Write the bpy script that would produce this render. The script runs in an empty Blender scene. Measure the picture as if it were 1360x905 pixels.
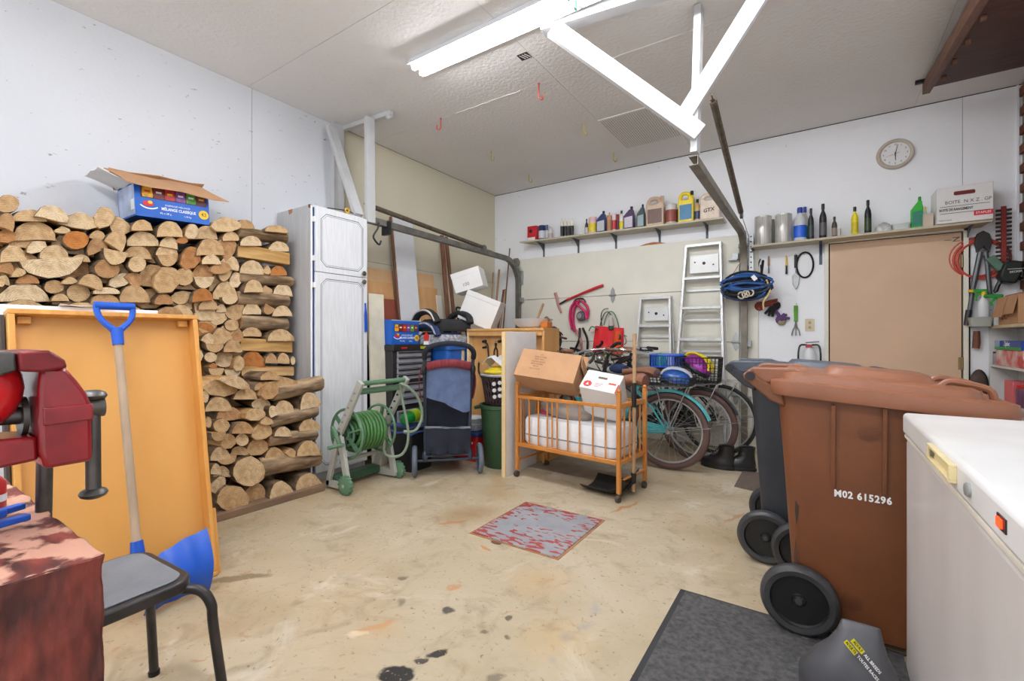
import bpy, math, random
from mathutils import Matrix, Vector, Euler
random.seed(7)
sc = bpy.context.scene
COL = sc.collection
PI = math.pi

# ------------------------------------------------------------------ camera, world, light, exposure
CF, CU, CV, CH, CA = 612.0, 680.0, 450.0, 1.10, math.radians(33.75)
cam = bpy.data.cameras.new('camera')
cam.sensor_width = 36.0
cam.lens = CF / 1360.0 * 36.0
cam.shift_y = -(452.5 - CV) / 1360.0
cam.clip_start = 0.02
camo = bpy.data.objects.new('camera', cam)
COL.objects.link(camo)
camo.location = (0, 0, CH)
camo.rotation_euler = (math.radians(90), 0, CA)
sc.camera = camo

wd = bpy.data.worlds.new('world')
sc.world = wd
wd.use_nodes = True
bg = wd.node_tree.nodes['Background']
bg.inputs[0].default_value = (0.95, 0.975, 1.0, 1)
bg.inputs[1].default_value = 1.25
TUBE_STRENGTH = 62.0

sc.view_settings.view_transform = 'Standard'
sc.view_settings.look = 'None'
sc.view_settings.gamma = 1.0
sc.view_settings.use_curve_mapping = False
sc.view_settings.exposure = 0.2
sc.cycles.max_bounces = 6
sc.cycles.diffuse_bounces = 4
sc.cycles.glossy_bounces = 2
sc.cycles.transmission_bounces = 4
sc.cycles.transparent_max_bounces = 6

# ------------------------------------------------------------------ helpers
CS, CC = math.sin(CA), math.cos(CA)
def _ray(px, py):
    r = (px - CU) / CF; u = (CV - py) / CF
    return Vector((-CS + CC * r, CC + CS * r, u))
def at_z(px, py, z=0.0):
    d = _ray(px, py); return Vector((0, 0, CH)) + d * ((z - CH) / d.z)
def at_x(px, py, x):
    d = _ray(px, py); return Vector((0, 0, CH)) + d * (x / d.x)
def at_y(px, py, y):
    d = _ray(px, py); return Vector((0, 0, CH)) + d * (y / d.y)

def lin(c):
    return tuple(((v / 255.0) / 12.92 if v / 255.0 <= 0.04045 else ((v / 255.0 + 0.055) / 1.055) ** 2.4) for v in c)
V = Vector
def T(x=0, y=0, z=0): return Matrix.Translation((x, y, z))
def R(a, ax='Z'): return Matrix.Rotation(math.radians(a), 4, ax)
def frame(o, xdir, zdir):
    """4x4 with origin o, local x along xdir, local z close to zdir"""
    x = V(xdir).normalized(); z = V(zdir); z = (z - x * z.dot(x)).normalized(); y = z.cross(x)
    m = Matrix((x, y, z)).transposed().to_4x4(); m.translation = V(o); return m

# ---- materials
MATS = {}
def mat(name, rgb, rough=0.55, metal=0.0, var=0.10, vscale=6.0, bump=0.0, bscale=40.0, rgb2=None, spec=0.5, emit=0.0,
        trans=0.0, alpha=1.0, stretch=None, rnd=0.0, coat=0.0, ramp=(0.35, 0.65), detail=5.0, sheen=0.0):
    if name in MATS: return MATS[name]
    m = bpy.data.materials.new(name); m.use_nodes = True
    nt = m.node_tree; N = nt.nodes; L = nt.links
    b = N['Principled BSDF']
    b.inputs['Roughness'].default_value = rough
    b.inputs['Metallic'].default_value = metal
    b.inputs['Specular IOR Level'].default_value = spec
    if coat: b.inputs['Coat Weight'].default_value = coat
    if sheen: b.inputs['Sheen Weight'].default_value = sheen
    if trans: b.inputs['Transmission Weight'].default_value = trans
    if alpha < 1: b.inputs['Alpha'].default_value = alpha
    c = lin(rgb)
    if emit:
        b.inputs['Emission Color'].default_value = (*c, 1); b.inputs['Emission Strength'].default_value = emit
    if rgb2 is None:
        a1 = tuple(max(0, v * (1 - var)) for v in c); a2 = tuple(min(1, v * (1 + var)) for v in c)
    else:
        a1 = c; a2 = lin(rgb2)
    tc = N.new('ShaderNodeTexCoord'); mp = N.new('ShaderNodeMapping')
    L.new(tc.outputs['Object'], mp.inputs['Vector'])
    if stretch: mp.inputs['Scale'].default_value = stretch
    nz = N.new('ShaderNodeTexNoise'); nz.inputs['Scale'].default_value = vscale; nz.inputs['Detail'].default_value = detail
    L.new(mp.outputs[0], nz.inputs['Vector'])
    rp = N.new('ShaderNodeValToRGB'); rp.color_ramp.elements[0].position = ramp[0]; rp.color_ramp.elements[1].position = ramp[1]
    rp.color_ramp.elements[0].color = (*a1, 1); rp.color_ramp.elements[1].color = (*a2, 1)
    L.new(nz.outputs['Fac'], rp.inputs['Fac'])
    out = rp.outputs['Color']
    if rnd:
        oi = N.new('ShaderNodeObjectInfo'); hs = N.new('ShaderNodeHueSaturation')
        mr = N.new('ShaderNodeMapRange'); mr.inputs['To Min'].default_value = 1 - rnd; mr.inputs['To Max'].default_value = 1 + rnd * 0.8
        L.new(oi.outputs['Random'], mr.inputs['Value']); L.new(mr.outputs[0], hs.inputs['Value']); L.new(out, hs.inputs['Color'])
        mr2 = N.new('ShaderNodeMath'); mr2.operation = 'MULTIPLY_ADD'; mr2.inputs[1].default_value = -0.5 * rnd * 2; mr2.inputs[2].default_value = 1 + rnd
        L.new(oi.outputs['Random'], mr2.inputs[0]); L.new(mr2.outputs[0], hs.inputs['Saturation'])
        out = hs.outputs['Color']
    L.new(out, b.inputs['Base Color'])
    if bump:
        n2 = N.new('ShaderNodeTexNoise'); n2.inputs['Scale'].default_value = bscale; n2.inputs['Detail'].default_value = 4
        L.new(mp.outputs[0], n2.inputs['Vector'])
        bp = N.new('ShaderNodeBump'); bp.inputs['Strength'].default_value = min(1, bump); bp.inputs['Distance'].default_value = 0.004
        L.new(n2.outputs['Fac'], bp.inputs['Height']); L.new(bp.outputs[0], b.inputs['Normal'])
    MATS[name] = m
    return m

# ---- mesh builder
class G:
    def __init__(s): s.v = []; s.f = []; s.m = []; s.cur = 0; s.X = Matrix.Identity(4)
    def use(s, m): s.cur = m; return s
    def at(s, M): s.X = M; return s
    def _add(s, vs, fs, M=None):
        X = s.X @ M if M is not None else s.X
        o = len(s.v)
        s.v += [X @ V(p) for p in vs]
        for f in fs: s.f.append([i + o for i in f]); s.m.append(s.cur)
        return s
    def box(s, x0, x1, y0, y1, z0, z1, M=None):
        vs = [(x0, y0, z0), (x1, y0, z0), (x1, y1, z0), (x0, y1, z0), (x0, y0, z1), (x1, y0, z1), (x1, y1, z1), (x0, y1, z1)]
        return s._add(vs, [(0, 3, 2, 1), (4, 5, 6, 7), (0, 1, 5, 4), (1, 2, 6, 5), (2, 3, 7, 6), (3, 0, 4, 7)], M)
    def cbox(s, c, d, M=None):
        return s.box(c[0] - d[0] / 2, c[0] + d[0] / 2, c[1] - d[1] / 2, c[1] + d[1] / 2, c[2] - d[2] / 2, c[2] + d[2] / 2, M)
    def loft(s, rings, cap=True, closed=False, M=None):
        n = len(rings[0]); vs = [p for r in rings for p in r]; fs = []
        k = len(rings)
        for i in range(k if closed else k - 1):
            a = i * n; b = ((i + 1) % k) * n
            for j in range(n):
                fs.append((a + j, a + (j + 1) % n, b + (j + 1) % n, b + j))
        if cap and not closed:
            fs.append(tuple(range(n - 1, -1, -1))); fs.append(tuple((k - 1) * n + j for j in range(n)))
        return s._add(vs, fs, M)
    def prism(s, poly, z0, z1, M=None):
        return s.loft([[(x, y, z0) for x, y in poly], [(x, y, z1) for x, y in poly]], True, False, M)
    def ring(s, c, r, n, ax, ay_):
        return [V(c) + V(ax) * (r * math.cos(2 * PI * i / n)) + V(ay_) * (r * math.sin(2 * PI * i / n)) for i in range(n)]
    def cyl(s, p0, p1, r0, r1=None, n=14, M=None):
        p0 = V(p0); p1 = V(p1); r1 = r0 if r1 is None else r1
        d = (p1 - p0).normalized(); u = d.orthogonal().normalized(); w = d.cross(u)
        return s.loft([s.ring(p0, r0, n, u, w), s.ring(p1, r1, n, u, w)], True, False, M)
    def tube(s, pts, r, n=8, closed=False, M=None, flat=None):
        """round tube along points; r a number or list; flat=(a,b) scales the two cross axes"""
        P = [V(p) for p in pts]; k = len(P); rings = []
        def tan(i):
            if closed: return (P[(i + 1) % k] - P[i - 1]).normalized()
            if i == 0: return (P[1] - P[0]).normalized()
            if i == k - 1: return (P[-1] - P[-2]).normalized()
            return ((P[i + 1] - P[i]).normalized() + (P[i] - P[i - 1]).normalized()).normalized()
        t = tan(0)
        u = (V((0, 0, 1)) - t * t.z) if abs(t.z) < 0.9 else (V((1, 0, 0)) - t * t.x)
        u.normalize()
        for i in range(k):
            t = tan(i); u = (u - t * u.dot(t)).normalized(); w = t.cross(u)
            rr = r[i] if isinstance(r, (list, tuple)) else r
            fa, fb = flat if flat else (1, 1)
            rings.append([P[i] + u * (rr * fa * math.cos(2 * PI * j / n)) + w * (rr * fb * math.sin(2 * PI * j / n)) for j in range(n)])
        return s.loft(rings, True, closed, M)
    def bar(s, p0, p1, w, h, up=(0, 0, 1), M=None):
        p0 = V(p0); p1 = V(p1); d = (p1 - p0); x = d.normalized()
        z = V(up); z = z - x * z.dot(x)
        if z.length < 1e-4: z = x.orthogonal()
        z.normalize(); y = z.cross(x)
        r = lambda c: [c + y * (w / 2) + z * (h / 2), c - y * (w / 2) + z * (h / 2), c - y * (w / 2) - z * (h / 2), c + y * (w / 2) - z * (h / 2)]
        return s.loft([r(p0), r(p1)], True, False, M)
    def lathe(s, prof, n=20, M=None, squash=1.0, ring=False):
        """prof = [(r, z), ...] about local z"""
        rings = [[(max(r, 1e-4) * math.cos(2 * PI * i / n), squash * max(r, 1e-4) * math.sin(2 * PI * i / n), z) for i in range(n)] for r, z in prof]
        return s.loft(rings, not ring, ring, M)
    def torus(s, c, Rr, r, axis='X', n=32, m=8, M=None, a0=0, a1=360):
        full = abs(a1 - a0) >= 360
        k = n if full else n + 1
        pts = []
        for i in range(k):
            a = math.radians(a0 + (a1 - a0) * i / n); p, q = Rr * math.cos(a), Rr * math.sin(a)
            pts.append(V(c) + (V((0, p, q)) if axis == 'X' else V((p, 0, q)) if axis == 'Y' else V((p, q, 0))))
        return s.tube(pts, r, m, full, M)
    def ball(s, c, r, n=14, k=9, M=None, zmin=-1.0, zmax=1.0):
        rx, ry, rz = r if isinstance(r, (list, tuple)) else (r, r, r)
        rings = []
        for i in range(k):
            z = zmin + (zmax - zmin) * i / (k - 1)
            z = math.sin(math.asin(max(-1, min(1, zmin))) + (math.asin(max(-1, min(1, zmax))) - math.asin(max(-1, min(1, zmin)))) * i / (k - 1))
            q = max(1e-3, math.sqrt(max(0, 1 - z * z)))
            rings.append([(c[0] + rx * q * math.cos(2 * PI * j / n), c[1] + ry * q * math.sin(2 * PI * j / n), c[2] + rz * z) for j in range(n)])
        return s.loft(rings, True, False, M)
    def sheet(s, grid, th=0.0, M=None):
        """grid of points -> surface (doubled with thickness th along the normal if th)"""
        r = len(grid); c = len(grid[0]); P = [[V(p) for p in row] for row in grid]
        vs = [p for row in P for p in row]; fs = []
        for i in range(r - 1):
            for j in range(c - 1): fs.append((i * c + j, i * c + j + 1, (i + 1) * c + j + 1, (i + 1) * c + j))
        if th:
            n0 = len(vs)
            nv = []
            for i in range(r):
                for j in range(c):
                    a = P[min(i + 1, r - 1)][j] - P[max(i - 1, 0)][j]; b = P[i][min(j + 1, c - 1)] - P[i][max(j - 1, 0)]
                    nn = b.cross(a)
                    if nn.length > 1e-9: nn.normalize()
                    nv.append(P[i][j] - nn * th)
            top = list(fs)
            vs += nv
            fs = [tuple(reversed(f)) for f in top] + [tuple(i + n0 for i in f) for f in top]
            edge = [(0, j) for j in range(c)] + [(i, c - 1) for i in range(1, r)] + [(r - 1, j) for j in range(c - 2, -1, -1)] + [(i, 0) for i in range(r - 2, 0, -1)]
            idx = [i * c + j for i, j in edge]
            for k in range(len(idx)):
                a, b = idx[k], idx[(k + 1) % len(idx)]
                fs.append((a, b, b + n0, a + n0))
        return s._add(vs, fs, M)
    def text(s, txt, size, M, th=0.0006, align='CENTER', sx=1.0, shear=0.0, font_space=1.0, bold=0.0):
        cu = bpy.data.curves.new('t', 'FONT'); cu.body = txt; cu.size = size; cu.align_x = align; cu.align_y = 'CENTER'
        cu.extrude = th; cu.resolution_u = 2; cu.shear = shear; cu.offset = bold; cu.space_character = font_space
        ob = bpy.data.objects.new('t', cu)
        me = bpy.data.meshes.new_from_object(ob)
        s._add([(p.co.x * sx, p.co.y, p.co.z) for p in me.vertices], [tuple(p.vertices) for p in me.polygons], M)
        bpy.data.objects.remove(ob); bpy.data.curves.remove(cu); bpy.data.meshes.remove(me)
        return s
    def mesh(s, name, mats, inv=None, smooth=40):
        me = bpy.data.meshes.new(name)
        vs = [tuple((inv @ p) if inv is not None else p) for p in s.v]
        me.from_pydata(vs, [], s.f)
        if not isinstance(mats, (list, tuple)): mats = [mats]
        for m in mats: me.materials.append(m)
        if len(mats) > 1: me.polygons.foreach_set('material_index', s.m)
        if smooth:
            me.polygons.foreach_set('use_smooth', [True] * len(me.polygons))
            me.set_sharp_from_angle(angle=math.radians(smooth))
        me.update()
        return me
    def build(s, name, mats, parent=None, label=None, cat=None, group=None, kind=None, bevel=0, smooth=40, world=True, seg=2):
        inv = None; loc = None
        if parent is not None:
            inv = WORLD[parent.name].inverted() if world else None
        else:
            xs = [p.x for p in s.v]; ys = [p.y for p in s.v]; zs = [p.z for p in s.v]
            loc = V(((min(xs) + max(xs)) / 2, (min(ys) + max(ys)) / 2, min(zs)))
            inv = Matrix.Translation(-loc)
        me = s.mesh(name, mats, inv, smooth)
        o = bpy.data.objects.new(name, me); COL.objects.link(o)
        if parent is not None:
            o.parent = parent; WORLD[o.name] = WORLD[parent.name]
        else:
            o.location = loc; WORLD[o.name] = Matrix.Translation(loc)
        tag(o, label, cat, group, kind)
        if bevel:
            b = o.modifiers.new('bevel', 'BEVEL'); b.width = bevel; b.segments = seg; b.limit_method = 'ANGLE'; b.angle_limit = math.radians(35)
        return o
WORLD = {}
def tag(o, label=None, cat=None, group=None, kind=None):
    if label: o['label'] = label
    if cat: o['category'] = cat
    if group: o['group'] = group
    if kind: o['kind'] = kind
    return o
def thing(name, label, cat, loc=(0, 0, 0), rz=0.0, group=None, rot=None):
    """an Empty at a thing's base that parents its parts; rz in degrees"""
    o = bpy.data.objects.new(name, None); COL.objects.link(o)
    o.empty_display_size = 0.05
    o.location = loc
    e = Euler((0, 0, math.radians(rz))) if rot is None else Euler(tuple(math.radians(a) for a in rot))
    o.rotation_euler = e
    WORLD[o.name] = Matrix.Translation(V(loc)) @ e.to_matrix().to_4x4()
    return tag(o, label, cat, group)
def struct(name): 
    o = bpy.data.objects.new(name, None); COL.objects.link(o); o.empty_display_size = 0.05
    WORLD[o.name] = Matrix.Identity(4); o['kind'] = 'structure'; return o
def dup(root, loc, rz, label=None, group=None):
    r = root.copy(); COL.objects.link(r); r.location = loc; r.rotation_euler = (0, 0, math.radians(rz))
    if label: r['label'] = label
    if group: r['group'] = group
    for ch in root.children:
        c = ch.copy(); COL.objects.link(c); c.parent = r
        for g in ch.children:
            d = g.copy(); COL.objects.link(d); d.parent = c
    return r
def arc(c, r, a0, a1, n, u, w):
    """points on an arc about c in the plane of u, w (degrees)"""
    return [V(c) + V(u) * (r * math.cos(math.radians(a0 + (a1 - a0) * i / n))) + V(w) * (r * math.sin(math.radians(a0 + (a1 - a0) * i / n))) for i in range(n + 1)]
def rrect(w, h, r, n=4):
    p = []
    for cx, cy, a in ((w / 2 - r, h / 2 - r, 0), (-w / 2 + r, h / 2 - r, 90), (-w / 2 + r, -h / 2 + r, 180), (w / 2 - r, -h / 2 + r, 270)):
        for i in range(n + 1):
            t = math.radians(a + 90 * i / n); p.append((cx + r * math.cos(t), cy + r * math.sin(t)))
    return p
def bez(p0, p1, p2, p3, n=12):
    p0, p1, p2, p3 = V(p0), V(p1), V(p2), V(p3)
    return [p0 * (1 - t) ** 3 + p1 * 3 * t * (1 - t) ** 2 + p2 * 3 * t * t * (1 - t) + p3 * t ** 3 for t in [i / n for i in range(n + 1)]]
def smoothpath(pts, n=5):
    """Catmull-Rom through the points"""
    P = [V(p) for p in pts]; out = []
    for i in range(len(P) - 1):
        a = P[i - 1] if i else P[0] * 2 - P[1]; b = P[i]; c = P[i + 1]; d = P[i + 2] if i + 2 < len(P) else P[-1] * 2 - P[-2]
        for k in range(n):
            t = k / n
            out.append(0.5 * ((2 * b) + (c - a) * t + (2 * a - 5 * b + 4 * c - d) * t * t + (-a + 3 * b - 3 * c + d) * t ** 3))
    out.append(P[-1]); return out
FX = lambda o: frame(o, (0, 1, 0), (1, 0, 0))      # local x -> +Y, local y -> +Z, local z (normal) -> +X : a face that looks to +X
FY = lambda o: frame(o, (1, 0, 0), (0, -1, 0))     # a face that looks to -Y: local x -> +X, local y -> +Z
FZ = lambda o, a=0: T(*o) @ R(a)
XL, YB, ZC = -3.68, 5.10, 3.05
# ------------------------------------------------------------------ the setting
def floor_material():
    m = bpy.data.materials.new('concrete_floor'); m.use_nodes = True
    nt = m.node_tree; N = nt.nodes; L = nt.links; b = N['Principled BSDF']
    b.inputs['Roughness'].default_value = 0.62; b.inputs['Specular IOR Level'].default_value = 0.35
    geo = N.new('ShaderNodeNewGeometry'); P = geo.outputs['Position']
    def noise(scale, detail=6, dist=0.0, vec=P, rough=0.6):
        n = N.new('ShaderNodeTexNoise'); n.inputs['Scale'].default_value = scale; n.inputs['Detail'].default_value = detail
        n.inputs['Roughness'].default_value = rough; n.inputs['Distortion'].default_value = dist; L.new(vec, n.inputs['Vector']); return n.outputs['Fac']
    def ramp(f, a, c, ca=(0, 0, 0), cc=(1, 1, 1)):
        r = N.new('ShaderNodeValToRGB'); r.color_ramp.elements[0].position = a; r.color_ramp.elements[1].position = c
        r.color_ramp.elements[0].color = (*ca, 1); r.color_ramp.elements[1].color = (*cc, 1); L.new(f, r.inputs['Fac']); return r.outputs['Color']
    def mix(f, a, c):
        x = N.new('ShaderNodeMix'); x.data_type = 'RGBA'
        if isinstance(f, float): x.inputs[0].default_value = f
        else: L.new(f, x.inputs[0])
        for s, k in ((a, 6), (c, 7)):
            if isinstance(s, tuple): x.inputs[k].default_value = (*s, 1)
            else: L.new(s, x.inputs[k])
        return x.outputs[2]
    def mul(a, c):
        x = N.new('ShaderNodeMath'); x.operation = 'MULTIPLY'
        for s, k in ((a, 0), (c, 1)):
            if isinstance(s, float): x.inputs[k].default_value = s
            else: L.new(s, x.inputs[k])
        return x.outputs[0]
    base = ramp(noise(1.3, 8, 0.6), 0.30, 0.70, lin((170, 153, 123)), lin((201, 188, 164)))
    base = mix(mul(ramp(noise(0.7, 3, 0.4), 0.50, 0.66), 0.55), base, lin((176, 146, 106)))
    base = mix(mul(ramp(noise(5.5, 8, 1.2), 0.52, 0.70), 0.5), base, lin((140, 122, 96)))
    base = mix(mul(ramp(noise(2.6, 8, 0.8), 0.58, 0.70), 0.5), base, lin((226, 218, 202)))
    base = mix(mul(ramp(noise(46, 5, 0.5), 0.62, 0.69), 0.7), base, lin((112, 92, 70)))
    base = mix(mul(ramp(noise(9, 9, 3.0), 0.62, 0.69), 0.6), base, lin((172, 128, 86)))
    # stains with a shape of their own: centre, half sizes, turn, colour, strength, softness
    st = []
    for px, py, wp, hp, a, colr, amt, soft in (
            (526, 896, 26, 15, 0, (30, 29, 31), 0.97, 0.2), (580, 868, 18, 6, 25, (36, 34, 33), 0.95, 0.3), (560, 879, 9, 6, 0, (40, 37, 36), 0.9, 0.3), (594, 812, 11, 6, 0, (50, 45, 42), 0.85, 0.4),
            (534, 768, 8, 4, 20, (84, 72, 58), 0.7, 0.5), (532, 800, 7, 7, 0, (96, 86, 72), 0.6, 0.6), (677, 820, 5, 4, 0, (60, 50, 44), 0.8, 0.4), (676, 848, 5, 5, 30, (72, 60, 50), 0.7, 0.4), (642, 842, 6, 3, 0, (84, 70, 58), 0.66, 0.5), (658, 900, 12, 8, 0, (96, 88, 78), 0.66, 0.5),
            (318, 768, 46, 5, 12, (118, 100, 70), 0.75, 0.3), (300, 835, 60, 28, 10, (158, 130, 94), 0.5, 0.8), (395, 800, 10, 6, 0, (150, 128, 98), 0.6, 0.7),
            (752, 846, 16, 10, 30, (132, 132, 142), 0.62, 0.9), (778, 832, 18, 6, 30, (150, 148, 152), 0.55, 0.9), (790, 808, 9, 14, -20, (156, 152, 156), 0.5, 0.9), (735, 876, 7, 12, 20, (150, 150, 156), 0.5, 0.9),
            (500, 832, 32, 5, 25, (196, 140, 88), 0.7, 0.4), (478, 842, 16, 5, 10, (232, 220, 190), 0.64, 0.5), (603, 780, 14, 4, 15, (188, 126, 76), 0.66, 0.5), (500, 838, 40, 14, 0, (196, 160, 118), 0.4, 0.9),
            (625, 684, 60, 16, 20, (150, 112, 62), 0.6, 0.9), (660, 655, 40, 18, 0, (160, 126, 80), 0.5, 0.9), (830, 674, 36, 1.6, 38, (174, 112, 58), 0.75, 0.4), (975, 688, 32, 1.4, 38, (176, 120, 70), 0.6, 0.4), (645, 728, 15, 1.8, -52, (190, 128, 66), 0.85, 0.4), (600, 694, 24, 2, 12, (176, 116, 64), 0.66, 0.4), (635, 707, 14, 7, 0, (232, 212, 170), 0.5, 0.9),
            (720, 770, 60, 26, 0, (196, 158, 110), 0.4, 0.9), (900, 740, 46, 18, 0, (160, 140, 110), 0.45, 0.9), (740, 850, 70, 40, 0, (204, 172, 122), 0.4, 0.9), (450, 690, 50, 10, 20, (168, 148, 116), 0.4, 0.9), (560, 650, 60, 8, 0, (162, 144, 114), 0.45, 0.9), (660, 635, 14, 16, 10, (170, 134, 84), 0.5, 0.8), (800, 660, 90, 14, 0, (150, 128, 98), 0.4, 0.9), (360, 740, 40, 10, 0, (178, 156, 122), 0.4, 0.9)):
        c = at_z(px, py); f = CF * CH / (py - CV)
        st.append(((c.x, c.y), (wp * f / CF, max(0.006, hp * f * f / (CF * CH))), 33.75 + a, colr, amt, soft))
    dn = N.new('ShaderNodeTexNoise'); dn.inputs['Scale'].default_value = 14; dn.inputs['Detail'].default_value = 5; L.new(P, dn.inputs['Vector'])
    dv = N.new('ShaderNodeVectorMath'); dv.operation = 'MULTIPLY_ADD'; dv.inputs[1].default_value = (0.07, 0.07, 0); dv.inputs[2].default_value = (-0.035, -0.035, 0)
    L.new(dn.outputs['Color'], dv.inputs[0])
    pv = N.new('ShaderNodeVectorMath'); pv.operation = 'ADD'; L.new(P, pv.inputs[0]); L.new(dv.outputs[0], pv.inputs[1])
    br = noise(60, 4)
    for (cx, cy), (hx, hy), a, colr, amt, soft in st:
        mp = N.new('ShaderNodeMapping'); mp.vector_type = 'TEXTURE'
        mp.inputs['Location'].default_value = (cx, cy, 0); mp.inputs['Rotation'].default_value = (0, 0, math.radians(a)); mp.inputs['Scale'].default_value = (hx, hy, 1)
        L.new(pv.outputs[0], mp.inputs['Vector'])
        ln = N.new('ShaderNodeVectorMath'); ln.operation = 'LENGTH'; L.new(mp.outputs[0], ln.inputs[0])
        f = ramp(ln.outputs['Value'], 1 - soft, 1.0, (1, 1, 1), (0, 0, 0))
        if amt > 0.65: f = mul(f, ramp(br, 0.30, 0.40))
        base = mix(mul(f, float(amt)), base, lin(colr))
    L.new(base, b.inputs['Base Color'])
    bp = N.new('ShaderNodeBump'); bp.inputs['Strength'].default_value = 0.25; bp.inputs['Distance'].default_value = 0.004
    L.new(noise(30, 8), bp.inputs['Height']); L.new(bp.outputs[0], b.inputs['Normal'])
    return m
def plaster(name, rgb, fleck=None, fl=(0.69, 0.72), bs=55, bump=0.25, streak=None, fs=16):
    """painted board: slow tone drift, grey knocks and flecks, fine roller texture"""
    m = bpy.data.materials.new(name); m.use_nodes = True
    nt = m.node_tree; N = nt.nodes; L = nt.links; b = N['Principled BSDF']; b.inputs['Roughness'].default_value = 0.7; b.inputs['Specular IOR Level'].default_value = 0.25
    geo = N.new('ShaderNodeNewGeometry')
    n1 = N.new('ShaderNodeTexNoise'); n1.inputs['Scale'].default_value = 0.9; n1.inputs['Detail'].default_value = 6; L.new(geo.outputs['Position'], n1.inputs['Vector'])
    r1 = N.new('ShaderNodeValToRGB'); r1.color_ramp.elements[0].position = 0.3; r1.color_ramp.elements[1].position = 0.7
    c = lin(rgb); r1.color_ramp.elements[0].color = (*[v * 0.95 for v in c], 1); r1.color_ramp.elements[1].color = (*[min(1, v * 1.03) for v in c], 1)
    L.new(n1.outputs['Fac'], r1.inputs['Fac']); out = r1.outputs['Color']
    if fleck:
        mp = N.new('ShaderNodeMapping'); mp.inputs['Scale'].default_value = streak or (1, 1, 1); mp.inputs['Rotation'].default_value = (0.6, 0.3, 0.2); L.new(geo.outputs['Position'], mp.inputs['Vector'])
        n2 = N.new('ShaderNodeTexNoise'); n2.inputs['Scale'].default_value = fs; n2.inputs['Detail'].default_value = 6; n2.inputs['Roughness'].default_value = 0.62; L.new(mp.outputs[0], n2.inputs['Vector'])
        r2 = N.new('ShaderNodeValToRGB'); r2.color_ramp.elements[0].position = fl[0]; r2.color_ramp.elements[1].position = fl[1]
        L.new(n2.outputs['Fac'], r2.inputs['Fac'])
        x = N.new('ShaderNodeMix'); x.data_type = 'RGBA'; L.new(r2.outputs[0], x.inputs[0]); L.new(out, x.inputs[6]); x.inputs[7].default_value = (*lin(fleck), 1); out = x.outputs[2]
    L.new(out, b.inputs['Base Color'])
    n3 = N.new('ShaderNodeTexNoise'); n3.inputs['Scale'].default_value = bs; n3.inputs['Detail'].default_value = 5; L.new(geo.outputs['Position'], n3.inputs['Vector'])
    bp = N.new('ShaderNodeBump'); bp.inputs['Strength'].default_value = bump; bp.inputs['Distance'].default_value = 0.006
    L.new(n3.outputs['Fac'], bp.inputs['Height']); L.new(bp.outputs[0], b.inputs['Normal'])
    MATS[name] = m
    return m
M_floor = floor_material()
M_wl = plaster('white_painted_board', (218, 220, 225), (150, 146, 142), (0.658, 0.695), streak=(1, 1.0, 2.2))
M_wb = plaster('white_painted_wall', (246, 247, 251), (160, 158, 156), (0.70, 0.73), bs=40)
M_beige = plaster('cream_hardboard', (220, 213, 190), None, bs=30, bump=0.1)
M_ceil = plaster('stippled_ceiling', (232, 229, 226), (226, 222, 216), (0.66, 0.70), bs=38, bump=0.9, streak=(1, 2, 1), fs=9)
M_wood_white = mat('white_painted_wood', (198, 198, 199), 0.5, var=0.05, bump=0.15, bscale=30)
M_dark = mat('dark_gap', (36, 33, 30), 0.9)
M_beam_dk = mat('dark_stained_wood', (74, 42, 32), 0.55, var=0.25, vscale=5, stretch=(1, 6, 6), bump=0.2)
M_beam_br = mat('brown_stained_wood', (112, 76, 58), 0.6, var=0.2, vscale=6, stretch=(8, 1, 8), bump=0.2)

g = G(); g.box(-3.9, 1.9, -0.9, 5.3, -0.12, 0.0)
floor = g.build('floor', M_floor, kind='structure', smooth=0)

# walls: backing slabs with the boards as pieces, seams open between them
wl = struct('wall_left')
G().box(XL - 0.10, XL - 0.013, -0.9, 5.2, 0, ZC + 0.02).build('backing', M_dark, wl, smooth=0)
def boards(parent, name, m, edges, lo, hi, put, gap=0.003):
    for a, b in zip(edges[:-1], edges[1:]):
        for c, d in zip(lo, hi):
            put(G(), a + gap / 2, b - gap / 2, c, d).build(name, m, parent, bevel=0.001, smooth=0, seg=1)
boards(wl, 'wall_board', M_wl, [-0.9, 1.86, 2.64], [0.0], [ZC], lambda q, a, b, c, d: q.box(XL - 0.013, XL, a, b, c, d))
boards(wl, 'hardboard_sheet', M_beige, [2.67, 5.10], [0.0, 1.86], [1.857, ZC], lambda q, a, b, c, d: q.box(XL - 0.013, XL - 0.006, a, b, c, d))
wb = struct('wall_back')
G().box(-3.75, 1.5, YB + 0.013, YB + 0.12, 0, ZC + 0.02).build('backing', M_dark, wb, smooth=0)
boards(wb, 'wall_board', M_wb, [-3.69, 0.955, 1.32], [0.0], [ZC - 0.006], lambda q, a, b, c, d: q.box(a, b, YB, YB + 0.013, c, d))
ce = struct('ceiling')
G().box(-3.8, 1.9, -0.9, 5.25, ZC + 0.013, ZC + 0.12).build('backing', M_dark, ce, smooth=0)
ye = [-0.9, -0.61, 0.61, 1.83, 3.045, 4.26, 5.10]
for i in range(6):
    xe = [XL, -1.65, 0.66, 1.9] if i != 5 else [XL, -1.65, -1.09, 0.66, 1.9]
    for a, b in zip(xe[:-1], xe[1:]):
        y0, y1 = ye[i], ye[i + 1]
        gap = 0.0035 if (i in (2, 3, 4)) else 0.002
        if 0: pass
        G().box(a + (0 if a == XL else 0.001), b - 0.001, y0 + gap / 2, y1 - gap / 2, ZC, ZC + 0.013).build('ceiling_board', M_ceil, ce, smooth=0)
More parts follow.
